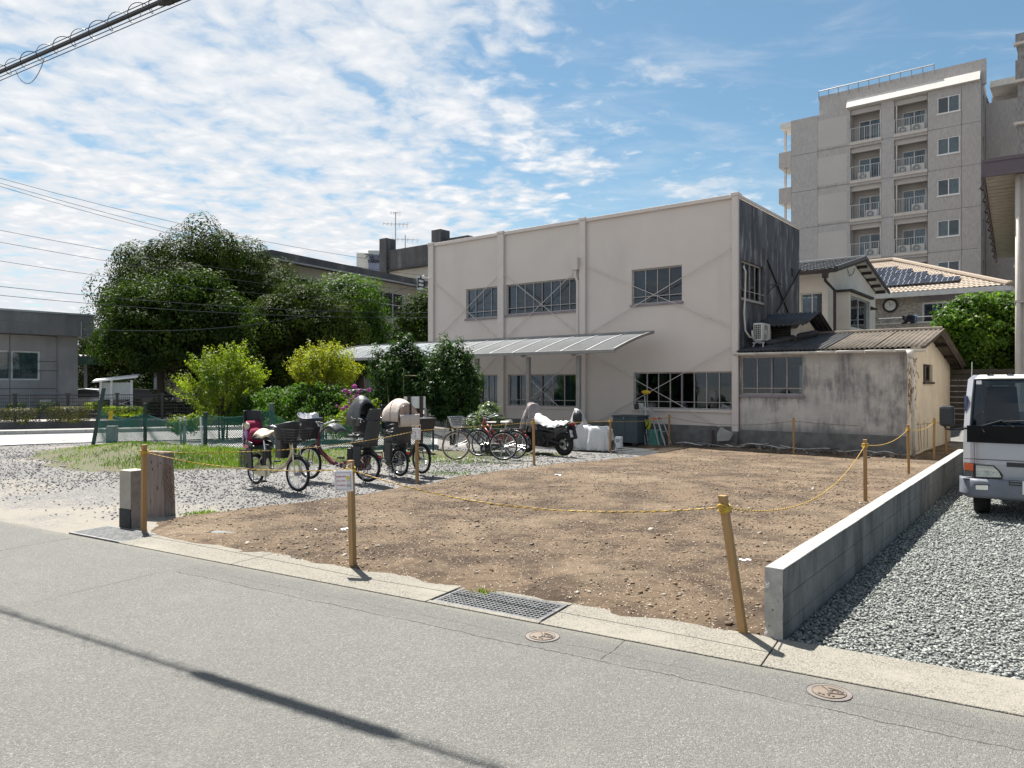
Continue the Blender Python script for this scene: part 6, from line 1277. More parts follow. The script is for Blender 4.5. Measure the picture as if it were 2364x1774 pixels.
for i in range(5):
    (b0, t0), (b1, t1) = NT_[i], NT_[i+1]; L_ = math.hypot(b1.x-b0.x, b1.y-b0.y); pitch_ = .055; m = MB()
    def NPt(u, v, i=i, b0=b0, b1=b1, t0=t0, t1=t1):
        bx, by = b0.x+(b1.x-b0.x)*u, b0.y+(b1.y-b0.y)*u
        lean = (t0.x-b0.x)*(1-u)+(t1.x-b1.x)*u
        zt_ = top_h[i]*(1-u)+top_h[i+1]*u-sags[i]*4*u*(1-u)
        zb_ = .05 if i else .06
        return Vector((bx+lean*v*.9+.05*math.sin(u*9+v*4), by-.06+.09*math.sin(u*7+i)*v+.05*math.sin(v*6+u*13), zb_+(zt_-zb_)*v))
    nu = int(L_/pitch_); nvv = 14
    for s_ in range(-nvv, nu+1):
        for sg in (1, -1):
            pts = []
            for k in range(nvv+1):
                uu = (s_+(k if sg > 0 else nvv-k))/nu
                if 0 <= uu <= 1: pts.append(NPt(uu, k/nvv))
            for a, b in zip(pts[:-1], pts[1:]):
                w2 = Vector((.0042, 0, .0042*sg*-1)); m.quad(a-w2, b-w2, b+w2, a+w2)
    m.build('mesh_panel', 'net_green', net)
    m = MB(); m.tube([NPt(k/20, 1.) for k in range(21)], .006, 5); m.build('top_cord', 'net_green', net)
def pole(name, label, cat, b, t_, Y, w_, mat, grp=None, cap=None):
    g_, tp_ = at(*b, Y), at(*t_, Y); o = thing(name, label, cat, (g_.x, Y, 0), 0, grp); m = MB(); m.tube([(0, 0, -.05), (tp_.x-g_.x, 0, tp_.z)], w_/2, 12); m.build('shaft', mat, o)
    if cap: m = MB(); m.ell((tp_.x-g_.x, 0, tp_.z), (w_*.55, w_*.55, .02), 12, 4); m.build('cap', cap, o)
    return o
pole('plastic_pipe', 'white plastic pipe leaning against the dark green net post', 'pipe', (469, 1038), (463, 965), 19.2, .05, 'white_paint', cap='grey_metal')
pole('plastic_pipe', 'grey pipe upright behind the net by the small yellow plant', 'pipe', (427, 1022), (426, 963), 20.3, .07, 'offwhite', cap='grey_metal'); pole('plastic_pipe', 'short hollow white pipe tied to the grey pipe behind the net', 'pipe', (419, 992), (416, 965), 20.35, .06, 'white_paint', cap='grey_metal')
g_ = gnd(255, 1020); o = thing('concrete_stub', 'square concrete stub standing behind the net beside the road', 'post', (g_.x, g_.y, 0), R(10)); m = MB(); m.box(-.14, .14, 0, .25, 0, .47); m.build('block', 'concrete', o, bevel=.012)
p = at(254, 960, 21.2); o = thing('yellow_tag', 'yellow plastic sheet tied to the top of the green net', 'tag', (p.x, p.y, 0)); m = MB(); m.grid(lambda u, v: ((u-.5)*.12+.04*(v), .02*math.sin(v*5), p.z-.12+.26*v), 4, 6); m.build('sheet', 'yellow_plastic', o, solid=.003)
# white notice board on dark posts
bp = at(957, 935, 18.9); nb = thing('notice_board', 'blank white board on two dark brown posts before the citrus trees', 'notice board', (bp.x, bp.y, 0)); 
m = MB(); m.box(-.27, .28, 0, .02, at(950, 943, 18.9).z, at(950, 916, 18.9).z); m.build('board', 'white_paint', nb)
for x in (-.135, .175): m = MB(); m.box(x-.045, x+.045, -.05, -.002, 0, at(950, 915.5, 18.9).z); m.build('post', 'brown_post', nb)
# bamboo canes
for i, (pts, lab) in enumerate((((1055, 870), (1023, 1005), 'slanting bamboo cane crossing the peaked citrus tree'), ((932, 865), (932, 960), 'upright bamboo cane in the left citrus tree'), ((893, 865), (901, 925), 'tilted bamboo cane at the edge of the left citrus tree'))[k] for k in range(3)) if False else enumerate((((1053, 862, 1026, 1000), 'slanting bamboo cane crossing the peaked citrus tree'), ((932, 850, 932, 990), 'upright bamboo cane in the left citrus tree'), ((893, 860, 901, 990), 'tilted bamboo cane at the outer edge of the left citrus tree'), ((930, 867, 965, 868), 'level bamboo cane tied high across the left citrus tree'), ((985, 871, 1068, 877), 'level bamboo cane tied high across the peaked citrus tree'), ((1002, 916, 1062, 921), 'lower level cane beside the white board'), ((1090, 880, 1082, 990), 'thin upright cane next to the canopy post'))):
    Y = 20.75+.1*(i % 3); a, b = at(pts[0], pts[1], Y), at(pts[2], pts[3], Y-.1); o = thing('bamboo_cane', lab, 'cane', tuple(b), 0, 'bamboo canes tied to the citrus trees'); m = MB(); m.tube([Vector((0, 0, 0)), a-b], .012, 6)
    d_ = a-b
    for k in range(1, 5): m.tube([d_*(k/5-.004), d_*(k/5+.004)], .015, 6)
    m.build('stem', 'bamboo', o)
# black mesh fence and planter wall by the far road
f0, f1 = at(-40, 912, 28.2), at(700, 918, 32.5); fd = (f1-f0); fd.z = 0; FL = fd.length; fd.normalize(); fth = math.atan2(fd.y, fd.x)
fen = thing('mesh_fence', 'low black welded mesh fence on a dark planter wall by the side road', 'fence', (f0.x, f0.y, 0), fth); fz0, fz1 = .34, at(60, 913, 28.7).z
m = MB(); m.box(-2, FL, -1.0, -.75, 0, .32); m.build('planter_wall', 'dark_concrete', fen); m = MB(); m.quad((-2, -.75, .28), (FL, -.75, .28), (FL, 1.5, .3), (-2, 1.5, .3)); m.build('planter_soil', 'plain_earth', fen)
for px in (37, 160, 273, 376, 470, 560): pp = at(px, 930, 28.5+px*.006); x = (pp-f0).dot(fd); m = MB(); m.box(x-.045, x+.045, -.045, .045, .3, fz1+.04); m.box(x-.09, x+.09, -.06, .06, fz1+.0401, fz1+.075); m.build('post', 'black_metal', fen)
m = MB()
for z in (fz0+.05, fz0+.16, fz0+.27, fz0+.42, fz0+.56, fz0+.7, fz0+.84, fz1): m.bar((-2, -.03, z), (FL, -.03, z), .022 if z < fz1 else .035)
for k in range(int(FL/.075)): x = k*.075; m.bar((x, -.02, fz0), (x, -.02, fz1), .008)
m.build('wire_panel', 'black_metal', fen)['kind'] = 'stuff'
# white louvred instrument shelter
sh0 = at(268, 930, 31.5); shl = thing('instrument_shelter', 'white louvred weather instrument shelter with slanted roof', 'shelter', (sh0.x, sh0.y, 0), R(22))
zz = lambda y: at(268, y, 31.5).z
m = MB(); m.box(-.55, .55, .02, .5, zz(923), zz(884)); m.build('cabinet', 'grey_ink', shl)
for x in (-.62, -.02 if False else -.22, .55):
    m = MB(); m.box(x, x+.09, -.05, .02, zz(940)-.1, zz(878)); m.build('leg_post', 'white_paint', shl)
n = 15
for i in range(n):
    z = zz(922)+(zz(886)-zz(922))*i/(n-1); m = MB(); m.hexa([(-.53, -.02, z), (.56, -.02, z), (.56, .018, z+.03), (-.53, .018, z+.03)], [(-.53, -.02, z+.018), (.56, -.02, z+.018), (.56, .018, z+.048), (-.53, .018, z+.048)]); m.build('louvre_slat', 'white_paint', shl)
m = MB(); m.hexa([(-.85, -.3, zz(884)), (.85, -.3, zz(872)), (.85, .7, zz(872)+.1), (-.85, .7, zz(884)+.1)], [(-.85, -.3, zz(884)+.07), (.85, -.3, zz(872)+.07), (.85, .7, zz(872)+.17), (-.85, .7, zz(884)+.17)]); m.build('roof', 'white_paint', shl)
m = MB()
for x0, x1 in ((-.18, .58), (.58, -.18)): m.bar((x0, 0, zz(940)), (x1, 0, zz(925)), .025)
m.build('cross_brace', 'white_paint', shl)
# cars under the trees
def far_car(label, px, Y, rz, mat, L_=4.2):
    p = at(px, 930, Y); c = thing('parked_car', label, 'car', (p.x, Y, 0), rz, 'cars parked beyond the side road'); h = L_/2
    prof = [(-h, .35), (-h, .8), (-h*.92, 1.0), (-h*.75, 1.1), (-h*.5, 1.45), (-h*.1, 1.53), (h*.2, 1.48), (h*.5, 1.08), (h*.93, .86), (h, .65), (h, .35)]
    m = MB(); m.prism(prof, -.8, .8); m.build('body', mat, c, bevel=.06, smooth=False)
    m = MB(); m.prism([(-h*.68, 1.08), (-h*.46, 1.40), (-h*.1, 1.47), (h*.16, 1.42), (h*.42, 1.08)], -.81, .81); m.build('side_window', 'black_plastic', c)
    for x in (-h*.6, h*.62):
        for y in (-.78, .78): m = MB(); m.ring((x, y, .32), .24, .09, 18, 6); m.build('wheel', 'rubber', c)
    return c
far_car('black car seen behind the white shelter', 340, 36, R(4), 'car_paint'); far_car('grey car partly hidden beside the grey building', 222, 37.5, R(8), 'car_grey'); far_car('dark car behind the flowering shrub and canes', 840, 33, R(15), 'car_grey', 3.9)
# gas meter on the grey wall
p = at(104, 930, 34.5); gm = thing('gas_meter', 'pale gas meter and pipes on the foot of the grey building', 'meter', (p.x, p.y, 0), R(40)); m = MB(); m.box(-.2, .25, 0, .2, .55, 1.0); m.build('box', 'offwhite', gm, bevel=.03); m = MB(); m.tube([(-.6, .1, .1), (-.6, .1, 1.3), (.6, .1, 1.3), (.6, .1, .9)], .04, 6); m.build('pipe', 'grey_metal', gm)
# overhead wires
def cable(name, label, p, q, sag, r_, grp=None, mat='cable_black'):
    o = thing(name, label, 'cable', tuple(p), 0, grp); m = MB(); n = 28; m.tube([(q-p)*(k/n)+Vector((0, 0, -sag*4*(k/n)*(1-k/n))) for k in range(n+1)], r_, 6); m.build('strand', mat, o); return o
cd = Vector((.857, -.515, 0)); ch = 5.31; cn = Vector((.515, .857, 0)); cdist = 1.18*(ch-CAMH)
P0 = cn*cdist+cd*-14+Vector((0, 0, ch)); P1 = cn*cdist+cd*16+Vector((0, 0, ch))
mc = thing('overhead_cable', 'thick black overhead cable bundle with spiral hanger crossing the sky corner', 'cable', tuple(P0)); Lc = (P1-P0)
m = MB(); m.tube([Vector((0, 0, 0)), Lc], .016, 10); m.tube([Vector((0, 0, .03))+cn*.012, Lc+Vector((0, 0, .03))+cn*.012], .011, 8); m.build('core', 'cable_black', mc)
m = MB()
for dz, dn in ((.078, .02), (-.05, .0), (-.068, .03)): m.tube([Vector((0, 0, dz))+cn*dn, Lc+Vector((0, 0, dz))+cn*dn], .0045, 5)
m.build('messenger_wire', 'cable_black', mc)
m = MB(); N_ = 30*3*14; m.tube([cd*(30*k/N_)+cn*(.068*math.sin(6.283*30*k/N_*3))+Vector((0, 0, .015+.068*math.cos(6.283*30*k/N_*3))) for k in range(N_+1)], .0038, 4); m.build('spiral_hanger', 'cable_black', mc)
s0 = 14+(SF.inv(at(0, 135, 8.1)).x); m = MB(); m.tube([cd*(s0+.06*k)+Vector((0, 0, -.06-.20*math.sin(math.pi*k/10)**.8)) for k in range(11)], .004, 4); m.build('loose_loop', 'cable_black', mc)
for k in range(22, 54): x = k*.333; m = MB(); m.tube([cd*x+Vector((0, 0, -.05)), cd*(x+.05)+Vector((0, 0, .055))], .004, 4); m.build('cable_tie', 'offwhite', mc)
shs = [SF.inv(gnd(455, 1547)).x, SF.inv(gnd(935, 1698)).x]; off = SF.inv(Vector((.49, -.872, 0)).normalized()*(ch/math.tan(SUN_EL))).x
m = MB(); m.tube([cd*(14+shs[0]-off)+Vector((0, 0, .0)), cd*(14+shs[0]-off+.12), cd*(14+shs[1]-off-.12), cd*(14+shs[1]-off)], [.025, .052, .052, .025], 12); m.build('splice_closure', 'cable_black', mc)  # thicker stretch of the bundle, oversized to widen its shadow on the lane
WG = 'thin overhead wires crossing in front of the trees'
for i, (a, b, Ya, Yb, sg, lab) in enumerate((((-60, 395), (1010, 618), 24, 34.5, .4, 'uppermost of the three wires rising to the left sky'), ((-60, 405), (1010, 640), 24, 34.5, .45, 'middle of the three wires rising to the left sky'), ((-60, 412), (1010, 648), 24, 34.5, .5, 'lowest of the three wires rising to the left sky'),
        ((-60, 520), (1000, 672), 24, 33, .3, 'single wire above the shoulder of the camphor tree'), ((-60, 548), (1000, 690), 24, 33, .3, 'wire just below the shoulder of the camphor tree'), ((-60, 593), (1000, 697), 24, 33, .35, 'wire crossing the middle of the tree mass'), ((-60, 655), (994, 722), 24, 32.5, .25, 'upper of the wire pair at the grey roof height'), ((-60, 676), (994, 733), 24, 32.5, .25, 'lower of the wire pair at the grey roof height'), ((-60, 730), (992, 645), 24, 32.0, 1.2, 'slack wire drooping to the corner of the beige building'))):
    cable('overhead_wire', lab, at(*a, Ya), at(*b, Yb), sg, .0075 if i < 6 else .010, WG, 'wire_grey')
# dark slatted fence and corner clutter behind the annex
p = at(2196, 985, 26.5); sf = thing('slatted_fence', 'dark horizontal board fence in the gap behind the annex', 'fence', (p.x-.3, p.y, 0), TH)
for k in range(11): m = MB(); m.box(-.5, 5, 0, .03, .1+k*.2, .1+k*.2+.17); m.build('board', 'board_dark', sf)
for x in (-.4, 1.4, 3.2): m = MB(); m.box(x, x+.09, .031, .12, 0, 2.35); m.build('post', 'board_dark', sf)
pole('aerial_rod', 'thin pale rod standing behind the truck cab', 'rod', (2240, 930), (2244, 836), 17, .02, 'alu')
# ================================================================ BICYCLES, MOTORCYCLE, COVERS, TRUCK
def wheel(parent, x, rad, tyre='rubber', tw=.02, steer=0., rim='steel', nsp=28, y=0., hubr=.03, spoke=True):
    m = MB(); m.ring((0, 0, 0), rad-tw, tw, 40, 8); w_ = m.build('wheel', tyre, parent, smooth=True); w_.location = (x, y, rad); w_.rotation_euler.z = steer
    m = MB(); m.ring((0, 0, 0), rad-tw*2.3, .011, 40, 6); m.build('rim', rim, w_, smooth=True)
    if spoke:
        m = MB()
        for i in range(nsp):
            a = 2*math.pi*i/nsp; b = a+(.5 if i % 2 else -.5); s_ = .025*(1 if i % 4 < 2 else -1)
            m.tube([(hubr*math.cos(b), s_, hubr*math.sin(b)), ((rad-tw*2.4)*math.cos(a), 0, (rad-tw*2.4)*math.sin(a))], .0022, 3, caps=False)
        m.build('spokes', 'steel', w_)
    m = MB(); m.cyl((0, -.05, 0), (0, .05, 0), hubr, 12); m.build('hub', 'grey_metal', w_)
    return w_
def arc(cx, cz, r, a0, a1, n=14): return [(cx+r*math.cos(R(a0+(a1-a0)*k/n)), cz+r*math.sin(R(a0+(a1-a0)*k/n))) for k in range(n+1)]
def mudguard(parent, cx, r, a0, a1, mat, wd=.045):
    m = MB(); P = arc(cx, r, r+.025, a0, a1); m.grid(lambda u, v: (P[int(round(u*14))][0], (v-.5)*wd, P[int(round(u*14))][1]-.012*abs(2*v-1)**2), 14, 4); m.build('mudguard', mat, parent, smooth=True, solid=.003)
def bicycle(name, label, px_r, px_f, rr_, rf, frame, group, style='city', tyre='rubber', steer=0., wb=None, basket='wire', lean=0., bars='city', guard='black_metal', saddle='black_plastic'):
    a, b = gndlow(*px_r), gndlow(*px_f); mid = (a+b)/2; d = b-a; th_ = math.atan2(d.y, d.x); L_ = wb or d.length
    t = thing(name, label, 'bicycle', tuple(mid), th_, group); t.rotation_euler.x = lean
    xr, xf = -L_/2, L_/2
    wheel(t, xr, rr_, 'rubber' if tyre != 'tan_rubber' or True else tyre, .024 if style == 'e' else .017); wheel(t, xf, rf, tyre, .024 if style == 'e' else .017, steer)
    bb = Vector((xr+.45, 0, .27)); st = Vector((xr+.30, 0, .62 if style == 'e' else .70)); hb_ = Vector((xf-.10-rf*.12, 0, rf*2+.06)); ht = Vector((xf-.17-rf*.12, 0, rf*2+.26))
    ax_r = Vector((xr, 0, rr_)); ax_f = Vector((xf, 0, rf))
    m = MB()
    if style == 'e':
        m.tube([ht+Vector((0, 0, -.05)), hb_+Vector((-.03, 0, 0)), hb_+Vector((-.12, 0, -.16)), Vector((xr+.75, 0, .33)), Vector((xr+.62, 0, .29)), bb], [.03, .035, .04, .045, .045, .045], 10)
        m.tube([bb, st], .032, 8)
        for sy in (-.06, .06): m.tube([bb+Vector((0, sy*.6, 0)), ax_r+Vector((0, sy, 0))], .016, 6); m.tube([st+Vector((0, sy*.4, -.08)), ax_r+Vector((0, sy, 0))], .013, 6)
    else:
        m.tube([ht, hb_], .022, 8); m.tube([hb_+Vector((-.01, 0, .05)), bb], .02, 8)
        m.tube([ht+Vector((0, 0, -.06)), Vector((xr+.42, 0, .46)) if style == 'city' else st+Vector((0, 0, -.05))], .016, 8); m.tube([bb, st], .017, 8)
        for sy in (-.055, .055): m.tube([bb+Vector((0, sy*.6, 0)), ax_r+Vector((0, sy, 0))], .011, 6); m.tube([st+Vector((0, sy*.4, -.06)), ax_r+Vector((0, sy, 0))], .010, 6)
    m.build('frame', frame, t, smooth=True)
    m = MB(); c, s_ = math.cos(steer), math.sin(steer); fx = lambda dx, dy, z: (xf+dx*c-dy*s_, dx*s_+dy*c, z)
    m.tube([tuple(ht+Vector((0, 0, .04))), tuple(hb_)], .018, 6); m.tube([tuple(hb_), fx(-.06, .05, rf*2+.01), fx(0, .055, rf)], .013, 6); m.tube([tuple(hb_), fx(-.06, -.05, rf*2+.01), fx(0, -.055, rf)], .013, 6); m.build('fork', frame if style == 'e' else 'black_metal', t, smooth=True)
    hz_ = 1.02 if style == 'e' else 1.0; hx_ = ht.x-.06
    m = MB(); m.tube([tuple(ht), (hx_, 0, hz_-.03)], .015, 6)
    if bars == 'city': m.tube([(hx_-.20, -.29, hz_+.03), (hx_-.06, -.27, hz_+.05), (hx_+.02, -.1, hz_-.01), (hx_+.02, .1, hz_-.01), (hx_-.06, .27, hz_+.05), (hx_-.20, .29, hz_+.03)], .012, 7)
    m.build('handlebar', 'steel', t, smooth=True)
    for sy in (-1, 1): m = MB(); m.tube([(hx_-.10, sy*.277, hz_+.045), (hx_-.22, sy*.292, hz_+.027)], .018, 7); m.build('grip', 'black_plastic', t)
    for sy in (-1, 1): m = MB(); m.tube([(hx_-.06, sy*.22, hz_+.03), (hx_-.10, sy*.26, hz_-.02), (hx_-.19, sy*.29, hz_-.03)], .006, 5); m.build('brake_lever', 'grey_metal', t)
    m = MB(); sx = st.x-.04; sz = .80 if style == 'e' else .86
    m.grid(lambda u, v: (sx-.13+.27*u, (v-.5)*(.19*(1-u)**.8+.035), sz+.03-.035*abs(2*v-1)**2+.015*(1-u)), 8, 6); m.build('saddle', saddle, t, smooth=True, solid=.03)
    m = MB(); m.tube([tuple(st), (sx, 0, sz)], .014, 6); m.build('seat_post', 'steel', t)
    mudguard(t, xr, rr_, 35, 175, guard); P = None
    mg = MB(); P = arc(0, 0, rf+.025, 25, 150); mg.grid(lambda u, v: fx(P[int(round(u*14))][0], (v-.5)*.05, rf+P[int(round(u*14))][1]-.012*abs(2*v-1)**2), 14, 4); mg.build('mudguard', guard, t, smooth=True, solid=.003)
    m = MB(); m.tube([(xr-.10, -.055, rr_*2+.05), (xr+.32, -.055, rr_*2+.06)], .008, 5); m.tube([(xr-.10, .055, rr_*2+.05), (xr+.32, .055, rr_*2+.06)], .008, 5)
    for k in range(4): m.tube([(xr-.1+.13*k, -.055, rr_*2+.052), (xr-.1+.13*k, .055, rr_*2+.052)], .006, 5)
    for sy in (-.06, .06): m.tube([(xr-.06, sy, rr_*2+.05), (xr, sy, rr_)], .007, 5)
    m.build('rear_rack', 'black_metal', t)
    m = MB(); m.tube([(bb.x, -.075, bb.z), (bb.x+.02, -.09, bb.z-.16)], .011, 6); m.tube([(bb.x, .075, bb.z), (bb.x-.02, .09, bb.z+.16)], .011, 6); m.cyl((bb.x, -.08, bb.z), (bb.x, .08, bb.z), .03, 10); m.build('crank', 'grey_metal', t)
    for s2 in (-1, 1): m = MB(); z_ = bb.z-.16*(1 if s2 < 0 else -1); m.box(bb.x-.03, bb.x+.07, s2*.09, s2*.18, z_-.012, z_+.012); m.build('pedal', 'black_plastic', t)
    m = MB(); cc_ = [(bb.x+.10*math.cos(a), bb.z+.10*math.sin(a)) for a in [R(-90+18*k) for k in range(11)]]+[(xr+.05*math.cos(a), rr_+.06*math.sin(a)) for a in [R(90+18*k) for k in range(11)]]
    m.prism(cc_, -.062, -.045); m.build('chain_case', frame if style == 'e' else 'black_metal', t, bevel=.006)
    m = MB()
    for sy in (-.08, .08): m.tube([(xr+.02, sy*.7, rr_), (xr+.06, sy, .1), (xr+.02, sy*1.25, .01)], .010, 5)
    m.tube([(xr+.06, -.08, .1), (xr+.06, .08, .1)], .009, 5); m.build('stand', 'grey_metal', t)
    if basket == 'wire':
        x0 = xf-.10; m = MB(); z0, z1 = hz_-.22, hz_-.0
        for k in range(6):
            f = k/5; z = z0+(z1-z0)*f; wx, wy = .13+.04*f, .15+.04*f; cx = x0+.06+.03*f; m.tube([fx(cx-xf-wx, -wy, z), fx(cx-xf+wx, -wy, z), fx(cx-xf+wx, wy, z), fx(cx-xf-wx, wy, z)], .0045 if k < 5 else .008, 4, True)
        for k in range(9):
            y = -1+k/4; m.tube([fx(x0+.06-xf-.13, .15*y, z0), fx(x0+.09-xf-.17, .19*y, z1)], .003, 3); m.tube([fx(x0+.06-xf+.13, .15*y, z0), fx(x0+.09-xf+.17, .19*y, z1)], .003, 3); m.tube([fx(x0-xf+.06-.13, .15*y, z0), fx(x0-xf+.06+.13, .15*y, z0)], .003, 3)
            m.tube([fx(x0-xf+.06+.13*y, .15, z0), fx(x0-xf+.09+.17*y, .19, z1)], .003, 3); m.tube([fx(x0-xf+.06+.13*y, -.15, z0), fx(x0-xf+.09+.17*y, -.19, z1)], .003, 3)
        m.build('basket', 'black_metal' if style == 'e' else 'steel', t); bsk = fx(x0+.06-xf, 0, z0)
        m = MB(); m.tube([fx(x0+.06-xf, .08, z0), fx(0, .06, rf)], .006, 4); m.tube([fx(x0+.06-xf, -.08, z0), fx(0, -.06, rf)], .006, 4); m.build('basket_stay', 'steel', t)
    elif basket == 'black':
        x0 = xf+.02; m = MB(); m.hexa([fx(x0-xf-.14, -.17, .82), fx(x0-xf+.14, -.17, .82), fx(x0-xf+.14, .17, .82), fx(x0-xf-.14, .17, .82)], [fx(x0-xf-.19, -.22, 1.09), fx(x0-xf+.19, -.22, 1.09), fx(x0-xf+.19, .22, 1.09), fx(x0-xf-.19, .22, 1.09)]); m.build('basket', 'black_plastic', t, bevel=.02)
        m = MB()
        for k in range(7):
            for sy in (-.212, .212): m.box(x0-.12+.035*k, x0-.10+.035*k, sy-.004, sy+.004, .9, 1.06)
        m.build('basket_slot', 'grey_metal', t)
    m = MB(); m.cyl((hx_+.09, 0, hz_-.24), (hx_+.15, 0, hz_-.24), .035, 10); m.build('lamp', 'black_plastic', t)
    m = MB(); m.cyl((xr-rr_*.72-.05, 0, rr_*1.72), (xr-rr_*.72-.075, 0, rr_*1.72), .028, 10); m.build('reflector', 'red_lens', t)
    return t, dict(xr=xr, xf=xf, rr=rr_, rf=rf, hx=hx_, hz=hz_, bb=bb, st=st, fx=fx)
def shell_back(parent, name, x, z, h, w_, d, mat, tilt=.12, wings=.16, flip=1):
    """moulded child seat back, hollow towards +x*flip"""
    m = MB()
    def f(u, v):
        a = (u-.5)*2; wv = w_*(1-.18*v**2); return (x-flip*tilt*v*h+flip*wings*abs(a)**2.6*(1-.35*v), a*wv/2, z+h*v)
    m.grid(f, 14, 8); return m.build(name, mat, parent, smooth=True, solid=d)
def rear_seat(t, k, mat='dark_grey_plastic', head=True, back_h=.46, cushion=None):
    x = k['xr']-.10; z = k['rr']*2+.10
    s_ = MB(); s_.box(x-.02, x+.30, -.17, .17, z, z+.07); base = s_.build('child_seat', mat, t, bevel=.025)
    shell_back(base, 'seat_back', x-.06, z+.03, back_h, .40, .02, mat)
    if head: shell_back(base, 'headrest', x-.13, z+back_h+.02, .20, .36, .02, mat, .05, .17)
    for sy in (-1, 1):
        m = MB(); m.grid(lambda u, v, sy=sy: (x+.02+.30*u, sy*(.17+.02*math.sin(v*3)), z+.04+.13*v*(1-.45*u)), 5, 4); m.build('arm_guard', mat, base, smooth=True, solid=.02)
        m = MB(); m.hexa([(x+.16, sy*.15, z-.34), (x+.30, sy*.15, z-.34), (x+.30, sy*.19, z-.34), (x+.16, sy*.19, z-.34)], [(x+.12, sy*.16, z+.02), (x+.28, sy*.16, z+.02), (x+.28, sy*.20, z+.02), (x+.12, sy*.20, z+.02)]); m.box(x+.16, x+.34, min(sy*.11, sy*.20), max(sy*.11, sy*.20), z-.36, z-.342); m.build('leg_guard', mat, base, bevel=.015)
    m = MB(); m.tube([(x+.26, -.19, z+.2), (x+.33, -.12, z+.24), (x+.33, .12, z+.24), (x+.26, .19, z+.2)], .016, 7); m.build('grab_bar', 'black_plastic', base, smooth=True)
    if cushion:
        m = MB(); m.grid(lambda u, v: (x+.01-.1*v*.46+.05*math.sin(math.pi*v), (u-.5)*.30, z+.07+.40*v), 8, 8); m.build('cushion', cushion, base, smooth=True, solid=.04)
    return base, x, z
def front_seat(t, k, mat='black_plastic', h=.30, w_=.36, x=None, z=None, name='front_seat', tall=.34):
    x = k['xf']-.02 if x is None else x; z = k['hz']-.26 if z is None else z; m = MB()
    def f(u, v):        # tub: round in plan, open above
        a = u*2*math.pi; fl = 1+.22*v; hh = h*v*(1+.28*max(0, math.cos(a))); return (x+.17*fl*math.cos(a), w_/2*fl*math.sin(a)*(1-.1*math.cos(a)), z+hh)
    m.grid(f, 22, 6, True); m.add([f(i/22, 0) for i in range(22)], [tuple(range(22))]); b = m.build(name, mat, t, smooth=True, solid=.02)
    m = MB(); m.grid(lambda u, v: (f(u, 1)[0]+.012*math.cos(v*6.283)*math.cos(u*6.283), f(u, 1)[1]+.012*math.cos(v*6.283)*math.sin(u*6.283), f(u, 1)[2]+.012*math.sin(v*6.283)), 22, 6, True); m.build('seat_rim', 'black_plastic', b, smooth=True)
    return b, x, z
EB = 'electric bicycles with child seats'
# 1 beige
t, k = bicycle('electric_bicycle', 'beige electric bicycle with burgundy rear child seat, nearest the street', (584, 1118), (695, 1137), .265, .285, 'beige_bike', EB, 'e', steer=.12, wb=1.30)
b, x, z = rear_seat(t, k, 'black_plastic', True, .44, 'magenta_fabric')
m = MB(); m.ell((x+.10, .0, z+.20), (.13, .16, .15), 12, 8, jit=.2, seed=1); m.build('seat_pad', 'magenta_fabric', b, smooth=True)
for nm, c_0, rd, mt, sd in (('plush_toy', (x-.01, -.12, z+.36), (.07, .06, .10), 'cream_fabric', 2), ('scarf', (x+.02, -.15, z+.2), (.06, .045, .15), 'lilac', 3), ('cloth', (x+.1, -.17, z+.07), (.10, .035, .09), 'pink_fabric', 4)): m = MB(); m.ell(c_0, rd, 10, 7, jit=.4, seed=sd); m.build(nm, mt, b, smooth=True)
m = MB()
for sy in (-.19, .19):
    for kk in range(6): m.box(x-.10+.05*kk, x-.085+.05*kk, sy-.006, sy+.006, z-.32, z-.02)
    for kk in range(5): m.box(x-.11, x+.18, sy-.005, sy+.005, z-.32+.072*kk, z-.305+.072*kk)
m.build('wheel_guard', 'black_plastic', b)
m = MB(); m.grid(lambda u, v: (k['st'].x-.12+.46*u, (v-.5)*.30, .86+.10*math.sin(math.pi*v)*(1-.25*u)+.02*math.sin(u*9)), 10, 8); m.build('quilted_cover', 'cream_fabric', t, smooth=True, solid=.03)
b2, x2, z2 = front_seat(t, k, 'black_plastic', .22, .34, x=k['hx']-.05, z=k['hz']-.17)
m = MB(); m.hexa([(x2-.14, -.15, z2-.32), (x2+.06, -.15, z2-.32), (x2+.06, .15, z2-.32), (x2-.14, .15, z2-.32)], [(x2-.12, -.16, z2), (x2+.08, -.16, z2), (x2+.08, .16, z2), (x2-.12, .16, z2)]); m.build('foot_well', 'black_plastic', b2, bevel=.03)
m = MB(); m.box(k['st'].x-.02, k['st'].x+.09, -.05, .05, .3, .6); m.build('battery', 'black_plastic', t, bevel=.02)
# 2 maroon
t, k = bicycle('electric_bicycle', 'dark red electric bicycle with black tub front seat and rear seat', (839, 1113), (724, 1107), .265, .30, 'maroon_bike', EB, 'e', steer=-.2, wb=1.22, basket=None)
rear_seat(t, k, 'dark_grey_plastic', True, .46, 'lilac')
b, x, z = front_seat(t, k, 'black_plastic', .36, .40, x=k['xf']-.0, z=k['hz']-.26)
m = MB()
for i in range(5): m.grid(lambda u, v, i=i: (x-.12+.06*i+.05*v*math.sin(i*2.), -.10+.2*u, z+.26+.19*v+.02*math.sin(u*5+i)), 3, 3)
m.build('folded_papers', 'paper', b, solid=.008)
m = MB(); m.box(k['st'].x-.01, k['st'].x+.10, -.055, .055, .27, .60); m.build('battery', 'black_plastic', t, bevel=.02); m = MB(); m.box(k['st'].x+.01, k['st'].x+.08, -.060, -.056, .42, .50); m.build('battery_label', 'offwhite', t)
m = MB(); m.grid(lambda u, v: (k['hx']-.42+.34*u, (v-.5)*.36, k['hz']-.16+.12*math.sin(math.pi*u)+.05*math.sin(math.pi*v)), 8, 6); m.build('seat_cover', 'rain_fabric', t, smooth=True, solid=.03)
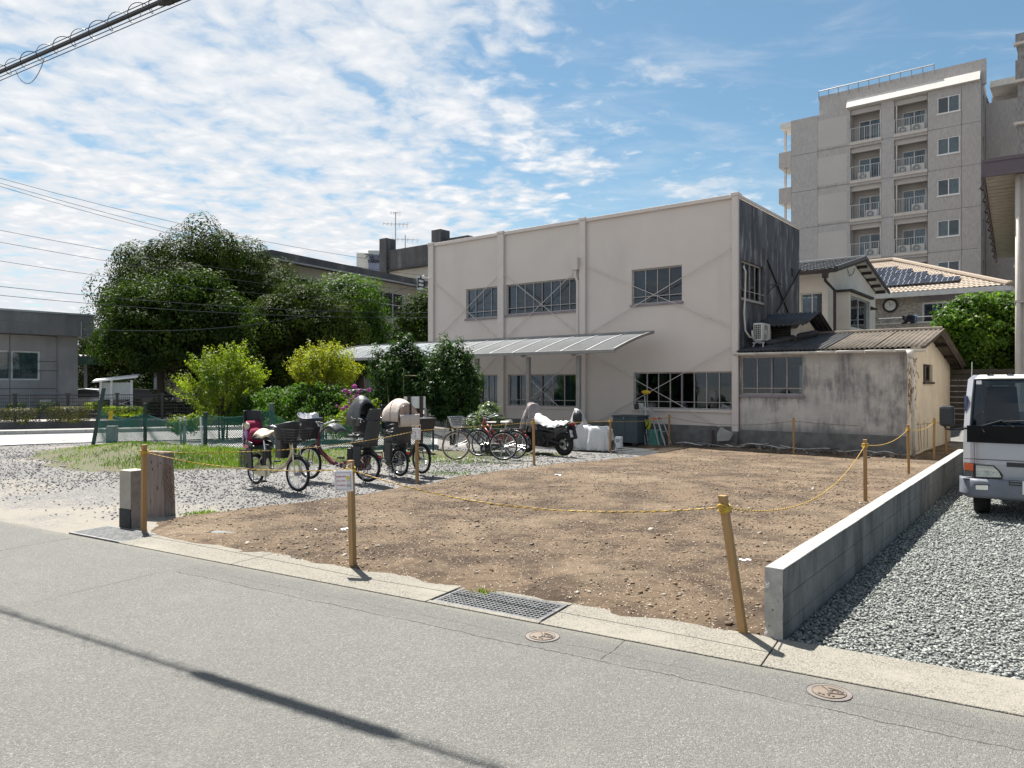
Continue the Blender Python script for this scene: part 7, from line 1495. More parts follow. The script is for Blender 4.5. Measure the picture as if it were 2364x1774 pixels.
# 3 black with rain covers
t, k = bicycle('electric_bicycle', 'black electric bicycle with grey rain canopy in front and beige hood behind', (920, 1100), (835, 1088), .265, .30, 'black_metal', EB, 'e', wb=1.28, basket=None)
b, x, z = rear_seat(t, k, 'dark_grey_plastic', False, .52)
def hood(parent, name, x, z, w_, h, L_, mat, fwd=1):
    m = MB()
    def f(u, v): a = math.pi*v; s2 = .62+.38*math.sin(math.pi*min(1, .12+.88*u)); return (x+fwd*(L_*(u-.35)+.05*math.sin(a)), math.cos(a)*w_/2*(1-.12*u), z+h*math.sin(a)**.7*s2)
    m.grid(f, 8, 16); o = m.build(name, mat, parent, smooth=True, solid=.012); return o, f
h_, f = hood(b, 'hood', x+.02, z+.42, .46, .42, .55, 'hood_fabric')
for u in (0, .5, 1): m = MB(); m.tube([f(u, v/18) for v in range(19)], .011, 6); m.build('hood_hoop', 'black_plastic', b, smooth=True)
m = MB(); m.grid(lambda u, v: (f(0, v)[0]-.02*math.sin(math.pi*v), f(0, v)[1]*(1-u*.0), z+.42-.10+(f(0, v)[2]-z-.32)*u), 6, 16); m.build('hood_back', 'hood_window', b, smooth=True, solid=.01)
m = MB(); m.grid(lambda u, v: (x-.215-.03*math.sin(math.pi*u)*math.sin(math.pi*v), (v-.5)*.44, z+.33+.22*u), 6, 10); m.build('hood_pouch', 'hood_fabric', b, smooth=True, solid=.02)
m = MB(); m.bar((x-.225, 0, z+.55), (x-.225, 0, z+.76), .045, .012); m.build('hood_strap', 'black_plastic', b)
b, x, z = front_seat(t, k, 'black_plastic', .30, .38, x=k['xf']-.06, z=k['hz']-.26)
h_, f = hood(b, 'rain_canopy', x-.06, z+.16, .44, .60, .50, 'rain_fabric')
m = MB(); m.grid(lambda u, v: (f(1, .25+.5*v)[0]+.005, f(1, .25+.5*v)[1]*1.0, z+.16+(f(1, .25+.5*v)[2]-z-.16)*u), 6, 10); m.build('clear_window', 'clear_vinyl', b, smooth=True, solid=.006)
m = MB(); m.grid(lambda u, v: (x-.10+.3*u, -.22+.05*math.sin(u*4), z+.0+.5*v*(.6+.4*math.sin(math.pi*u))), 8, 8); m.build('side_window', 'clear_vinyl', b, smooth=True, solid=.006)
m = MB(); m.box(k['st'].x-.01, k['st'].x+.10, -.055, .055, .27, .60); m.build('battery', 'black_plastic', t, bevel=.02)
# 4 behind the notice stake
t, k = bicycle('electric_bicycle', 'black bicycle with slotted front basket behind the paper notice stake', (905, 1082), (971, 1094), .29, .29, 'black_metal', EB, 'e', steer=.1, wb=1.2, basket='black')
b, x, z = rear_seat(t, k, 'black_plastic', True, .42)
# city bicycles
CB = 'city bicycles beside the motorcycle'
bicycle('city_bicycle', 'navy city bicycle with wire front basket and tan front tyre', (1149, 1064), (1066, 1062), .335, .335, 'navy_bike', CB, 'city', 'tan_rubber', steer=.35, wb=1.10, lean=-.06, saddle='leather')
bicycle('city_bicycle', 'red framed city bicycle with pale saddle, middle of the three', (1190, 1060), (1105, 1054), .335, .335, 'red_bike', CB, 'city', steer=.2, wb=1.10, basket=None, lean=-.04, saddle='saddle_cover')
bicycle('city_bicycle', 'black city bicycle tucked farthest back behind the red one', (1192, 1049), (1104, 1050), .33, .33, 'black_metal', CB, 'city', steer=.2, wb=1.08, basket=None, lean=-.03)
# motorcycle
a, d_ = gndlow(1302, 1053), Vector((-.72, .69, 0)); mo = thing('motorcycle', 'black motorcycle with white plate seen from behind, pale cover over its seat', 'motorcycle', tuple(a), math.atan2(d_.y, d_.x))
def mwheel(x, rad, tw):
    m = MB(); m.ring((0, 0, 0), rad-tw, tw, 40, 10); w_ = m.build('wheel', 'rubber', mo, smooth=True); w_.location = (x, 0, rad); m = MB(); m.ring((0, 0, 0), rad-tw*1.9, .02, 36, 6)
    for i in range(5):
        for s2 in (-.10, .10): a_ = 2*math.pi*i/5; m.bar((.05*math.cos(a_+s2), 0, .05*math.sin(a_+s2)), ((rad-tw*1.9)*math.cos(a_+s2), 0, (rad-tw*1.9)*math.sin(a_+s2)), .03, .018)
    m.cyl((0, -.08, 0), (0, .08, 0), .05, 14); m.build('rim', 'black_metal', w_); m = MB(); m.cyl((0, .05, 0), (0, .058, 0), .12, 24); m.build('brake_disc', 'steel', w_)
mwheel(0, .315, .075); mwheel(1.36, .30, .055)
m = MB(); m.tube([(.5, -.11, .42), (0, -.11, .315)], .035, 8); m.tube([(.5, .11, .42), (0, .11, .315)], .035, 8); m.build('swingarm', 'black_metal', mo)
m = MB(); m.hexa([(.42, -.15, .20), (.92, -.15, .22), (.92, .15, .22), (.42, .15, .20)], [(.46, -.18, .62), (1.0, -.16, .66), (1.0, .16, .66), (.46, .18, .62)]); m.cyl((.62, -.22, .38), (.62, .22, .38), .13, 16); m.build('engine', 'black_metal', mo, bevel=.03)
m = MB(); m.grid(lambda u, v: (.45+.62*u, math.cos(math.pi*v)*(.17-.05*abs(2*u-1)), .66+math.sin(math.pi*v)*(.20+.10*math.sin(math.pi*u*.9+.3))), 10, 10); m.build('fuel_tank', 'dark_grey_plastic', mo, smooth=True)
m = MB(); m.hexa([(-.12, -.08, .76), (.50, -.14, .68), (.50, .14, .68), (-.12, .08, .76)], [(-.16, -.08, .86), (.50, -.13, .78), (.50, .13, .78), (-.16, .08, .86)]); m.build('seat', 'black_plastic', mo, bevel=.03)
m = MB(); m.hexa([(-.26, -.07, .80), (-.0, -.11, .70), (-.0, .11, .70), (-.26, .07, .80)], [(-.30, -.06, .90), (-.0, -.10, .84), (-.0, .10, .84), (-.30, .06, .90)]); m.build('tail_cowl', 'black_plastic', mo, bevel=.02)
m = MB(); m.box(-.32, -.295, -.07, .07, .82, .88); m.build('tail_light', 'red_lens', mo); m = MB(); m.bar((-.22, 0, .80), (-.318, 0, .46), .30, .012, (0, 1, 0)); m.bar((-.22, .0, .80), (-.318, 0, .46), .012, .30, (0, 1, 0)); m.build('plate_hanger', 'black_plastic', mo)
pl = MB(); pl.hexa([(-.335, -.115, .52), (-.325, -.115, .52), (-.325, .115, .52), (-.335, .115, .52)], [(-.285, -.115, .70), (-.275, -.115, .70), (-.275, .115, .70), (-.285, .115, .70)]); plate = pl.build('number_plate', 'white_paint', mo)
text_mesh('lettering', '・5 12', .10, 'ink', plate, Matrix.Translation((-.318, 0, .60)) @ Matrix.Rotation(R(-90), 4, 'Z') @ Matrix.Rotation(R(75), 4, 'X'), bold=.002)
for sy in (-1, 1): m = MB(); m.tube([(-.22, sy*.06, .78), (-.24, sy*.16, .77)], .012, 6); m.ell((-.24, sy*.18, .77), (.035, .04, .03), 8, 6); m.build('turn_signal', 'black_plastic', mo)
m = MB(); m.tube([(.75, -.14, .25), (.4, -.2, .24), (.12, -.2, .36), (-.12, -.2, .46)], [.03, .035, .06, .065], 10); m.build('exhaust', 'black_metal', mo, smooth=True)
m = MB()
for sy in (-.1, .1): m.tube([(1.36, sy, .30), (1.12, sy, .98)], .028, 8)
m.build('fork', 'black_metal', mo); m = MB(); m.tube([(1.0, -.38, 1.02), (1.1, -.2, 1.0), (1.1, .2, 1.0), (1.0, .38, 1.02)], .014, 6); m.build('handlebar', 'black_metal', mo); m = MB(); m.tube([(.55, -.12, .24), (.42, -.42, .02)], .014, 6); m.build('side_stand', 'black_metal', mo)
m = MB(); m.hexa([(.55, -.19, .50), (.85, -.18, .56), (.85, -.17, .56), (.55, -.18, .50)], [(.52, -.19, .58), (.88, -.18, .62), (.88, -.17, .62), (.52, -.18, .58)]); m.build('side_panel', 'silver_cover', mo)
def drape(name, label, cat, P, cross, mat, loc, rz, base=None, fold=.03, seed=1, group=None, nu=44, nv=40):
    """cloth over a spine: P(u) -> (x, z), cross(u) -> (half width, hem height)"""
    o = thing(name, label, cat, loc, rz, group); m = MB(); ph = random.Random(seed).uniform(0, 6)
    def f(u, v):
        x, z = P(u); hw, hem = cross(u); a = (v-.5)*2; s2 = 1 if a > 0 else -1; aa = abs(a)
        if aa < .35: y = hw*.6*math.sin(aa/.35*math.pi/2); zz_ = z-.10*z*(1-math.cos(aa/.35*math.pi/2))*.5
        else:
            k_ = (aa-.35)/.65; y = hw*(.6+.4*k_**.6); zz_ = (z*.95)*(1-k_)+hem*k_
            y += fold*k_*math.sin(u*31+ph)+fold*.6*k_*math.sin(u*57+2*ph+k_*2); 
        return (x+fold*.5*math.sin(v*17+u*5+ph)*min(1, aa*2), s2*y+.01*math.sin(u*23), max(.01, zz_+.012*math.sin(u*37+v*11+ph)))
    m.grid(f, nu, nv); m.build('cloth', mat, o, smooth=True, solid=.008); return o
def lerpP(pts):
    def P(u):
        for (u0, *a), (u1, *b) in zip(pts[:-1], pts[1:]):
            if u <= u1: k_ = (u-u0)/(u1-u0); k_ = k_*k_*(3-2*k_); return tuple(p+(q-p)*k_ for p, q in zip(a, b))
        return tuple(pts[-1][1:])
    return P
mz = math.atan2(d_.y, d_.x)
drape('cloth_cover', 'taupe cloth bunched over the handlebar of the black motorcycle', 'cover', lerpP([(0, .80, .86), (.25, .92, 1.02), (.5, 1.06, 1.36), (.68, 1.16, 1.40), (.85, 1.33, 1.16), (1, 1.42, .82)]), lerpP([(0, .2, .66), (.5, .34, .80), (1, .22, .62)]), 'taupe_cover', tuple(mo.location), mz, fold=.04, seed=3)
drape('cloth_cover', 'pale cover rolled back along the saddle of the black motorcycle', 'cover', lerpP([(0, -.18, .93), (.3, .1, .92), (.65, .45, .90), (1, .92, 1.10)]), lerpP([(0, .13, .84), (.5, .2, .74), (1, .24, .84)]), 'silver_cover', tuple(mo.location+Vector((0, 0, .005))), mz, fold=.02, seed=5)
p = gndlow(1362, 1042); drape('covered_motorcycle', 'motorcycle hidden under a shiny silver cover with a peaked front', 'motorcycle', lerpP([(0, -.92, .35), (.06, -.86, .70), (.16, -.7, .80), (.45, -.1, .80), (.60, .12, .84), (.74, .40, 1.34), (.80, .48, 1.38), (.92, .72, .85), (1, .86, .3)]), lerpP([(0, .2, .04), (.1, .36, .02), (.45, .40, .02), (.75, .34, .05), (1, .2, .05)]), 'silver_cover', (p.x, p.y+.38, p.z), R(150), fold=.06, seed=7, nu=80).scale = (.86, .86, .92)
p = gndlow(1322, 1040); m = MB(); m.ell((0, 0, 0), (.14, .12, .2), 12, 8, jit=.3, seed=9); o = m.build('black_bag', 'black_plastic', smooth=True); o.location = at(1333, 965, p.y-.75); tag(o, 'black bag strapped at the back of the motorcycle against the silver cover', 'bag')
# storage box, tools
cM = crop(1000, 880, 3.95)
p = MF.out(MF.front(*cM(1645, 600), -1.3)[0], -1.35); q = (MF.front(*cM(1905, 600), -1.3)[0]-MF.front(*cM(1645, 600), -1.3)[0])*.86; zt_ = at(*cM(1770, 312), p.y).z
bx = thing('storage_box', 'dark teal lidded storage box against the beige wall', 'storage box', (p.x, p.y, 0), TH); m = MB(); m.box(0, q, 0, .75, -.18, zt_-.05); m.build('body', 'teal_box', bx, bevel=.01); m = MB(); m.box(-.03, q+.03, -.03, .78, zt_-.049, zt_); m.build('lid', 'teal_box', bx, bevel=.01); m = MB(); m.box(q*.5-.004, q*.5+.004, -.004, -.001, -.16, zt_-.06); m.build('door_seam', 'black_plastic', bx); m = MB(); m.cyl((q*.48, -.06, zt_-.08), (q*.48, -.03, zt_-.08), .02, 8); m.build('catch', 'steel', bx); m = MB(); m.box(.02, .2, .02, .7, -.26, -.181); m.box(q-.2, q-.02, .02, .7, -.26, -.181); m.build('foot', 'black_plastic', bx)
a = gndlow(1426, 1034); o = thing('carton', 'white printed carton standing beside the storage box', 'box', tuple(a), TH+R(10)); m = MB(); m.box(-.09, .10, 0, .2, 0, .34); m.build('body', 'paper', o, bevel=.006); m = MB(); m.box(-.06, .07, -.003, -.001, .17, .27); m.build('printed_patch', 'grey_ink', o)
def cZp(x, y, v=-.6): a_, z = MF.front(*cZ(x, y), v); return (a_, v, z)
def tool(name, label, cat, parts, v=-.7):
    pts = [cZp(x, y, v) for _, P_, *_ in parts for x, y in P_]; b0 = min(pts, key=lambda q_: q_[2]); o = thing(name, label, cat, tuple(MF.out(b0[0], v, 0)), TH)
    for nm, P_, r_, mt in parts: m = MB(); m.tube([(cZp(x, y, v)[0]-b0[0], 0, max(-.24, cZp(x, y, v)[2])) for x, y in P_], r_, 6); m.build(nm, mt, o)
    return o, b0
o, b0 = tool('floor_mop', 'upright mop with bright yellow head leaning at the beige wall', 'mop', [('handle', ((225, 780), (185, 95)), .014, 'alu')]); x_, _, z_ = cZp(205, 38, -.7); m = MB(); m.ell((x_-b0[0], 0, z_), (.17, .09, .07), 14, 8); m.build('head', 'yellow_plastic', o, smooth=True, bevel=.0)
o, b0 = tool('leaf_rake', 'upturned wire leaf rake among the tools by the wall', 'rake', [('handle', ((240, 760), (270, 330)), .012, 'galvanised')], -.62); m = MB(); c0 = cZp(270, 330, -.62)
for i in range(9): e = cZp(225+18*i, 190+abs(i-4)*6, -.62); m.tube([(c0[0]-b0[0], 0, c0[2]), (e[0]-b0[0], 0, e[2])], .005, 4)
m.build('tine', 'galvanised', o)['kind'] = 'stuff'
o, b0 = tool('push_broom', 'upturned broom with grey brush and dustpan beside the mop', 'broom', [('handle', ((160, 700), (130, 290)), .013, 'galvanised')], -.66)
for nm, (x0, y0, x1, y1), mt in (('brush', (90, 200, 175, 285), 'grey_ink'), ('dustpan', (45, 215, 110, 300), 'black_plastic')): a_, b_ = cZp(x0, y0, -.66), cZp(x1, y1, -.66); m = MB(); m.box(a_[0]-b0[0], b_[0]-b0[0], -.05 if mt == 'grey_ink' else -.10, .03 if mt == 'grey_ink' else -.052, b_[2], a_[2]); m.build(nm, mt, o, bevel=.02)
o, b0 = tool('scoop', 'pale metal scoop hung crosswise among the tools', 'scoop', [('handle', ((165, 265), (315, 345)), .018, 'alu')], -.78); o.location = tuple(MF.out(b0[0], -.78, 0))
o, b0 = tool('tool_rack', 'tubular metal rack holding brooms and a lime sprayer', 'rack', [('upright', ((150, 420), (195, 830)), .014, 'galvanised'), ('upright', ((190, 440), (230, 780)), .014, 'galvanised'), ('upright', ((275, 620), (295, 820)), .014, 'galvanised'), ('rail', ((165, 640), (290, 640)), .012, 'galvanised'), ('rail', ((185, 800), (300, 800)), .012, 'galvanised')], -.85)
x_, _, z_ = cZp(240, 520, -.9); m = MB(); m.ell((0, 0, 0), (.09, .09, .19), 12, 8); s_ = m.build('tank', 'lime_plastic', None, smooth=True); sp_ = thing('sprayer', 'lime green garden sprayer in the tool rack', 'sprayer', tuple(MF.out(x_, -.9, z_)), TH); s_.parent = sp_; m = MB(); m.tube([(-.06, -.08, -.15), (.05, -.1, 0), (.02, -.08, .18), (.0, 0, .22)], .018, 6); m.build('strap', 'black_plastic', sp_)
x_, _, z_ = cZp(345, 795, -.75); cr = thing('plastic_crate', 'mint green slatted plastic crate beside the stepladder', 'crate', tuple(MF.out(x_, -.75, 0)), TH); zt2_ = cZp(345, 600, -.75)[2]
for i in range(7): m = MB(); m.box(-.17+.05*i, -.14+.05*i, -.15, -.13, -.22, zt2_-.03); m.build('slat', 'mint_plastic', cr)
m = MB(); m.box(-.18, .19, -.155, .15, zt2_-.03, zt2_); m.box(-.18, .19, -.155, .15, -.25, -.221); m.box(-.17, .18, .12, .14, -.22, zt2_-.0301); m.build('rim', 'mint_plastic', cr)
lad = thing('stepladder', 'small open aluminium stepladder standing by the beige wall', 'stepladder', tuple(MF.out(cZp(440, 780, -.8)[0], -.8, 0)), TH); b0 = cZp(440, 780, -.8)[0]
L0 = [cZp(*q_, -.8) for q_ in ((330, 440), (440, 785), (385, 400), (530, 745))]
m = MB(); m.bar((L0[0][0]-b0, -.12, L0[0][2]), (L0[1][0]-b0, -.18, -.23), .04, .025); m.bar((L0[0][0]-b0, .22, L0[0][2]), (L0[1][0]-b0, .28, -.23), .04, .025); m.build('front_leg', 'alu', lad); m = MB(); m.bar((L0[2][0]-b0, -.12, L0[2][2]), (L0[3][0]-b0, -.18, -.23), .035, .025); m.bar((L0[2][0]-b0, .22, L0[2][2]), (L0[3][0]-b0, .28, -.23), .035, .025); m.build('rear_leg', 'alu', lad)
for f_ in (.35, .7): m = MB(); x_ = L0[2][0]-b0+(L0[3][0]-L0[2][0])*f_; z_ = L0[2][2]*(1-f_); m.box(x_-.02, x_+.02, -.15, .25, z_-.01, z_+.01); m.build('step', 'alu', lad)
m = MB(); m.box(L0[0][0]-b0-.06, L0[2][0]-b0+.03, -.15, .25, L0[0][2]-.01, L0[0][2]+.04); m.build('top_cap', 'orange_plastic', lad)
# debris
a_ = MF.front(*cZ(1170, 700), -.35)[0]; db = thing('rubble_slab', 'broken concrete slab propped against the wall foot beside the pilaster', 'rubble', tuple(MF.out(a_, -.35, 0)), TH)
pz = [(cZp(x, y, -.35)[0]-a_, cZp(x, y, -.35)[2]) for x, y in ((1270, 780), (1265, 670), (1320, 560), (1370, 600), (1495, 650), (1498, 690), (1450, 770))]; m = MB(); m.prism([(x, max(-.24, z)) for x, z in pz], 0, .14); m.build('slab', 'concrete', db, bevel=.012)
m = MB(); m.bar((cZp(1210, 800, -.4)[0]-a_, -.05, -.24), (cZp(1185, 615, -.4)[0]-a_, .1, cZp(1185, 615, -.4)[2]), .09, .03); m.build('stick', 'dark_wood', db)
rr = random.Random(12)
LB_ = ['curled white plastic strip nearest the stepladder', 'long grey batten lying below the rubble slab', 'pale batten by the pilaster base', 'corrugated white offcut by the annex wall', 'thin pale lath before the stained wall', 'long lath along the annex footing', 'short dark batten by the annex footing', 'pale lath below the annex drainpipe', 'bent grey strip under the small annex window']
for i, (x, y, l_, an) in enumerate(((860, 765, .9, -.05), (1260, 818, 1.3, -.1), (1545, 855, .6, .1))):
    p = MF.out(cZp(x, y, -.75)[0], -.75, .05); o = thing('batten', LB_[i], 'batten', (p.x, p.y, -.14), TH+an, 'strips of debris along the wall foot'); m = MB(); m.grid(lambda u, v: ((u-.5)*l_, (v-.5)*.09, .03*math.sin(u*5+i)), 10, 1); m.build('strip', ('white_paint', 'galvanised', 'offwhite')[i], o, solid=.012)
for i in range(6):
    x = .7+.72*i; p = MF.out(x, -.45-.1*rr.random(), 0); o = thing('batten', LB_[3+i], 'batten', (p.x, p.y, -.12), TH+rr.uniform(-.15, .15), 'strips of debris along the wall foot'); l_ = (.75, .9, 1.4, .5, 1.0, .6)[i]; m = MB(); m.grid(lambda u, v: ((u-.5)*l_, (v-.5)*(.16 if i == 0 else .06), .03*math.sin(u*6+i)+(.10*u if i == 0 else 0)), 10, 2); m.build('strip', 'dark_wood' if i in (3,) else 'offwhite', o, solid=.014)
n = 900; r = np.random.default_rng(77); xl_ = r.uniform(-5.4, 5., n); yl_ = -r.gamma(1.6, .22, n)-.05; P3 = np.array([tuple(MF.out(a, b, 0)) for a, b in zip(xl_, yl_)]); P3[:, 2] = soil_h(P3[:, 0], P3[:, 1])+.02
o = stones('rubble', P3, np.minimum(r.lognormal(-3.5, .5, n), .10), 'dark_rubble' if 'dark_rubble' in MAT else mk('dark_rubble', (.12, .10, .085), (.07, .06, .05), island=(.24, .22, .2)).name, seed=6); o['label'] = 'dark rubble and clods along the wall foot'
m = MB()
for i in range(60):
    x = r.uniform(-3.2, 5); p = MF.out(x, -.1-r.random()*.7, -.19); q_ = p+Vector((r.normal(0, .16), r.normal(0, .12), r.uniform(.02, .22))); m.tube([p, p.lerp(q_, .5)+Vector((0, 0, .03)), q_], .007, 4)
o = m.build('twig_litter', 'twig'); o['kind'] = 'stuff'; o['label'] = 'dry twigs among the rubble'
ob, mt = None, 'paper'
for i, (px, py, lab) in enumerate(((1288, 1103, 'scrap of white plastic on the soil near the motorcycle stake'), (796, 1232, 'white paper scrap on the soil beside the sign stake'), (1720, 1306, 'white flat stone chip near the leaning stake'))):
    g_ = gndlow(px, py); o = thing('litter_scrap', lab, 'litter', (g_.x, g_.y, g_.z+.05), i*1.3); m = MB(); m.grid(lambda u, v: ((u-.5)*.11, (v-.5)*.07, .012*math.sin(u*5+v*7)), 5, 4); m.build('scrap', 'paper', o, solid=.003)
# ---------------------------------------------------------------- truck
cK = crop(2160, 820, 4.152)
tf = at(2222, 1100, 9.75); KF = Frame(tf.x, tf.y, math.atan2(-.565, .825))
trk = thing('light_truck', 'silver grey cab-over light truck parked on the gravel yard', 'truck', (KF.o.x, KF.o.y, 0), KF.th)
K = lambda x, y, v=0.: KF.front(*cK(x, y), v)
WT = 1.70
zb0, zb1 = K(300, 1345)[1], K(300, 1175)[1]; zh0, zh1 = K(400, 1180)[1], K(400, 1040)[1]; zseam = K(400, 998)[1]; zpan = K(400, 838)[1]; zw0 = K(340, 690)[1]; zw1 = K(400, 232)[1]; zr = K(450, 188)[1]
X = lambda x, y=1000: K(x, y)[0]
# cab: stacked sections (z, front y, half inset at the sides)
sec = [(zb0+.05, .02, .03), (zh1, .0, .0), (zpan, .01, .0), (zw0, .03, .005), ((zw0+zw1)/2, .12, .02), (zw1, .23, .045), (zr, .33, .10)]
AV = [-1, -.90, -.7, -.45, -.2, 0, .2, .45, .7, .90, 1]
def ringpts(z, y0, ins):
    n = 10; pts = []; xm = WT/2
    for i in range(n+1):      # rounded front outline from left to right
        a = AV[i]; x = xm+a*(xm-ins); yy = y0+.16*max(0, abs(a)-.80)**1.5/.09; pts.append((x, yy, z))
    return pts
def strip(i0, i1, sl=None):
    m = MB()
    for (a, b) in zip(sec[i0:i1], sec[i0+1:i1+1]):
        A_, B_ = ringpts(*a), ringpts(*b); s0, s1 = sl or (0, 10)
        for k in range(s0, s1): m.quad(A_[k], A_[k+1], B_[k+1], B_[k])
    return m
m = strip(0, 3); 
A_ = [ringpts(*s_) for s_ in sec]
for i in range(len(sec)-1):     # side walls to the rear
    for e in (0, 10): p0, p1 = A_[i][e], A_[i+1][e]; m.quad(p0, p1, (p1[0], 1.45, p1[2]), (p0[0], 1.45, p0[2]))
for i in range(3, len(sec)-1):
    for k in (0, 9): m.quad(A_[i][k], A_[i][k+1], A_[i+1][k+1], A_[i+1][k])
top = A_[-1]; m.add([(x, y, z) for x, y, z in top]+[(x, 1.42, z+.01) for x, y, z in top], [(k, k+1, k+12, k+11) for k in range(10)])
m.quad((.0, 1.46, .4), (WT, 1.46, .4), (WT, 1.46, zw0), (0, 1.46, zw0))
m.quad((.13, 1.46, zw1-.05), (WT-.13, 1.46, zw1-.05), (WT-.13, 1.46, zr), (.13, 1.46, zr)); m.quad((.0, 1.46, zw0), (.18, 1.46, zw0), (.18, 1.46, zw1), (.1, 1.46, zw1)); m.quad((WT-.18, 1.46, zw0), (WT, 1.46, zw0), (WT-.1, 1.46, zw1), (WT-.18, 1.46, zw1))
m.build('cab_body', 'truck_paint', trk, smooth=False)
m = MB()
for i in range(3, 5):
    for k in range(1, 9): 
        q_ = [A_[i][k], A_[i][k+1], A_[i+1][k+1], A_[i+1][k]]; m.add([(x, y+.012, z) for x, y, z in q_], [(0, 1, 2, 3)])
m.build('windscreen', 'truck_glass', trk, smooth=True)
m = MB(); m.tube([(x, y-.002, z) for x, y, z in [A_[3][1], A_[4][1], A_[5][1]]+[A_[5][k] for k in range(2, 10)]+[A_[4][9], A_[3][9]]], .016, 6); m.build('windscreen_seal', 'black_plastic', trk)
m = strip(5, 6); m.build('roof_front', 'white_paint', trk, smooth=True)
m = MB()
for k in range(6): x = .3+k*.22; m.grid(lambda u, v: (x+(u-.5)*.08, .30+1.0*v, zr+.02*math.sin(math.pi*u)), 4, 2)
m.build('roof_rib', 'truck_paint', trk, smooth=True)
m = MB(); m.grid(lambda u, v: (X(300, 780)+(WT-2*X(300, 780))*u, -.014+.02*abs(2*u-1)**4-.0, zpan+(zw0-zpan+.02)*v), 12, 2); m.build('black_panel', 'black_gloss' if 'black_gloss' in MAT else mk('black_gloss', (.006, .006, .007), rough=.5, spec=.15, fine=0).name, trk, bevel=.0, solid=.02)
text_mesh('badge_lettering', 'ATLAS', .085, 'black_gloss', trk, Matrix.Translation((X(525, 785), -.028, K(525, 783)[1])) @ Matrix.Rotation(R(90), 4, 'X') @ Matrix.Scale(1.35, 4, (1, 0, 0)), bold=.003, ex=.003)
m = MB(); m.bar((X(370), -.004, zh1), (X(370), -.002, zpan), .008, .006); m.bar((.02, -.003, zseam), (WT-.02, -.003, zseam), .008, .008, (0, 1, 0)); m.build('panel_seam', 'black_plastic', trk)
m = MB(); xa, xb = X(712, 1200), WT-X(712, 1200); m.hexa([(X(680, 1035), -.006, K(760, 1075)[1]), (WT-X(680, 1035), -.006, K(760, 1075)[1]), (WT-X(680, 1035), .0, K(760, 1075)[1]), (X(740, 1035), .0, K(760, 1075)[1])], [(X(680, 1035), -.006, K(700, 1030)[1]), (WT-X(680, 1035), -.006, K(700, 1030)[1]), (WT-X(680, 1035), 0, K(700, 1030)[1]), (X(680, 1035), 0, K(700, 1030)[1])]); m.build('upper_grille', 'black_plastic', trk)
m = MB(); m.grid(lambda u, v: (-.03+(WT+.06)*u, -.10+.30*max(0, abs(2*u-1)-.86)**1.4/.065-.02*math.sin(math.pi*v), zb0+(zb1-zb0)*v), 24, 6); m.build('bumper', 'truck_grey', trk, smooth=True, solid=.03)
m = MB(); m.box(.05, WT-.05, -.02, .3, zb0-.02, zb0+.02); m.quad((-.01, -.09, zb1), (WT+.01, -.09, zb1), (WT+.01, .1, zb1+.005), (-.01, .1, zb1+.005)); m.build('bumper_top', 'truck_grey', trk)
def lampset(mir):
    fx_ = (lambda x: WT-x) if mir else (lambda x: x)
    def pl_(pts, y, mat, nm, par=None, dep=.02): m = MB(); q_ = [(fx_(X(x, yy)), K(x, yy)[1]) for x, yy in pts]; q_ = q_[::-1] if mir else q_; m.prism(q_, y-dep, y); return m.build(nm, mat, par or trk)
    h = pl_([(375, 1045), (560, 1060), (610, 1105), (645, 1150), (640, 1188), (375, 1178)], -.001, 'black_plastic', 'headlight', dep=.014)
    pl_([(388, 1055), (550, 1068), (600, 1110), (630, 1172), (388, 1165)], -.0155, 'chrome', 'reflector', h, .004); pl_([(388, 1055), (550, 1068), (600, 1110), (630, 1172), (388, 1165)], -.03, 'lamp_glass', 'lens', h, .006)
    m = MB(); c_ = (fx_(X(495, 1125)), -.022, K(495, 1125)[1]); m.cyl(c_, (c_[0], -.028, c_[2]), .032, 14); m.build('bulb', 'steel', h)
    t_ = pl_([(272, 1035), (362, 1045), (362, 1110), (275, 1100)], .045, 'amber_lens', 'turn_signal', None, .07); pl_([(275, 1104), (362, 1113), (362, 1168), (280, 1160)], .045, 'lamp_glass', 'side_lamp', t_, .07); pl_([(270, 1030), (368, 1040), (368, 1172), (276, 1164)], .046, 'black_plastic', 'lamp_backing', t_, .02)
    f_ = pl_([(375, 1228), (520, 1232), (522, 1290), (378, 1284)], -.12, 'black_plastic', 'fog_lamp', None, .012); pl_([(388, 1236), (505, 1239), (505, 1282), (390, 1277)], -.134, 'chrome', 'lens', f_, .006)
lampset(False); lampset(True)
m = MB()
for i in range(6): z = K(760, 1320)[1]+(K(760, 1205)[1]-K(760, 1320)[1])*i/5; m.box(xa+.02*i*0, xb, -.135, -.125, z-.004, z+.010)
m.build('grille_slat', 'truck_grey', trk); m = MB(); m.box(xa-.01, xb+.01, -.128, -.120, K(760, 1330)[1], K(760, 1195)[1]); m.build('lower_grille', 'black_plastic', trk)
m = MB(); m.box(X(832, 1265), X(832, 1265)+.33, -.15, -.139, K(840, 1325)[1], K(840, 1200)[1]); m.build('number_plate', 'white_paint', trk)
for (p0, p1, p2) in (((470, 740), (430, 685), (640, 635)), ((750, 690), (640, 640), (880, 640))):
    m = MB(); m.tube([(X(*p0), -.04, K(*p0)[1]), (X(*p1), .0, K(*p1)[1]), (X(*p2), .02, K(*p2)[1]+.01)], .010, 6); m.build('wiper', 'black_plastic', trk)
m = MB(); mx, mzz = X(115, 585), K(115, 585, -.12)[1]; w2, h2 = X(185, 585)-X(45, 585), K(115, 488)[1]-K(115, 683)[1]; m.box(mx-w2/2, mx+w2/2, -.20, -.06, mzz-h2/2, mzz+h2/2); mir = m.build('mirror', 'black_plastic', trk, bevel=.035)
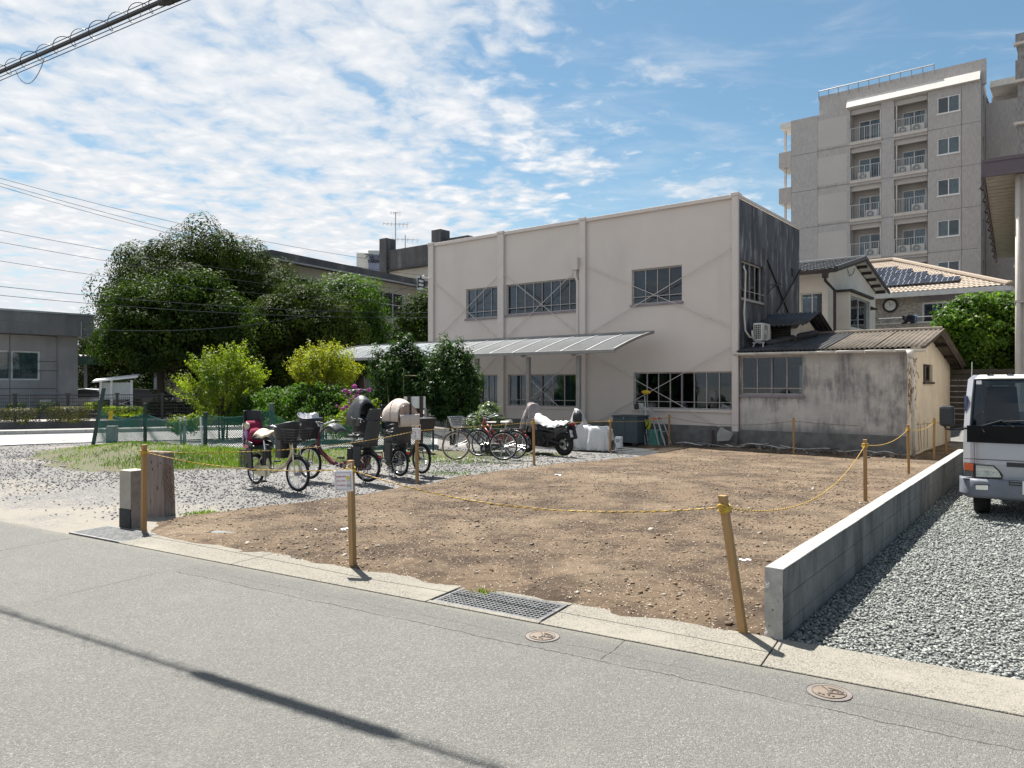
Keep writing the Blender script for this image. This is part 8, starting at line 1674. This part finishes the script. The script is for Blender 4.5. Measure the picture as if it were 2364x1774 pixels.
m = MB(); m.tube([(X(95, 680), -.12, K(95, 680)[1]), (X(105, 700), -.12, K(105, 705)[1]), (X(150, 712), -.10, K(150, 712)[1]), (X(270, 705), -.02, K(270, 705)[1]), (X(330, 700), .02, K(330, 700)[1])], .013, 8); m.build('mirror_arm', 'black_metal', trk, smooth=True)
m = MB(); m.box(.01, .04, .22, .30, zw1-.42, zw1-.22); m.build('marker', 'blue_ink', trk)
m = MB(); q_ = (X(408, 263), .245-.03, K(408, 263, .25)[1]); m.box(q_[0]-.03, q_[0]+.03, .222, .226, q_[2]-.025, q_[2]+.025); m.build('sticker', 'paper', trk)
m = MB(); m.grid(lambda u, v: (X(620, 400)+(u-.5)*.46*(1-.25*v), .85+.1*v, zw0-.1+.62*v), 6, 6); m.build('seat', 'seat_cloth', trk, smooth=True, solid=.12); m = MB(); m.box(.1, WT-.1, .18, .5, zw0-.12, zw0+.04); m.build('dashboard', 'seat_cloth', trk, bevel=.03); m = MB(); m.ring((0, 0, 0), .19, .014, 24, 6, 'z'); sw_ = m.build('steering_wheel', 'black_plastic', trk); sw_.location = (X(540, 600), .42, zw0+.09); sw_.rotation_euler.x = R(25)
m = MB(); m.box(.02, WT-.02, .25, 1.4, .42, .5); m.build('cab_floor', 'black_plastic', trk)
for x in (.11, WT-.11-.2):
    m = MB(); m.cyl((x, .50, .295), (x+.19, .50, .295), .295, 30); w_ = m.build('wheel', 'rubber', trk, bevel=.03); m = MB(); m.cyl((x-.004, .50, .295), (x+.194, .50, .295), .17, 20); m.build('rim', 'grey_metal', w_)
    m = MB(); m.cyl((x, 3.1, .28), (x+.19, 3.1, .28), .28, 24); m.build('wheel', 'rubber', trk)
m = MB(); m.box(.05, WT-.05, 1.6, 4.4, .75, .85); m.box(.05, .09, 1.6, 4.4, .851, 1.15); m.box(WT-.09, WT-.05, 1.6, 4.4, .851, 1.15); m.box(.3, WT-.3, .4, 4.2, .40, .56); m.box(.091, WT-.091, 1.6, 1.64, .851, 1.35); m.build('cargo_bed', 'truck_paint', trk)
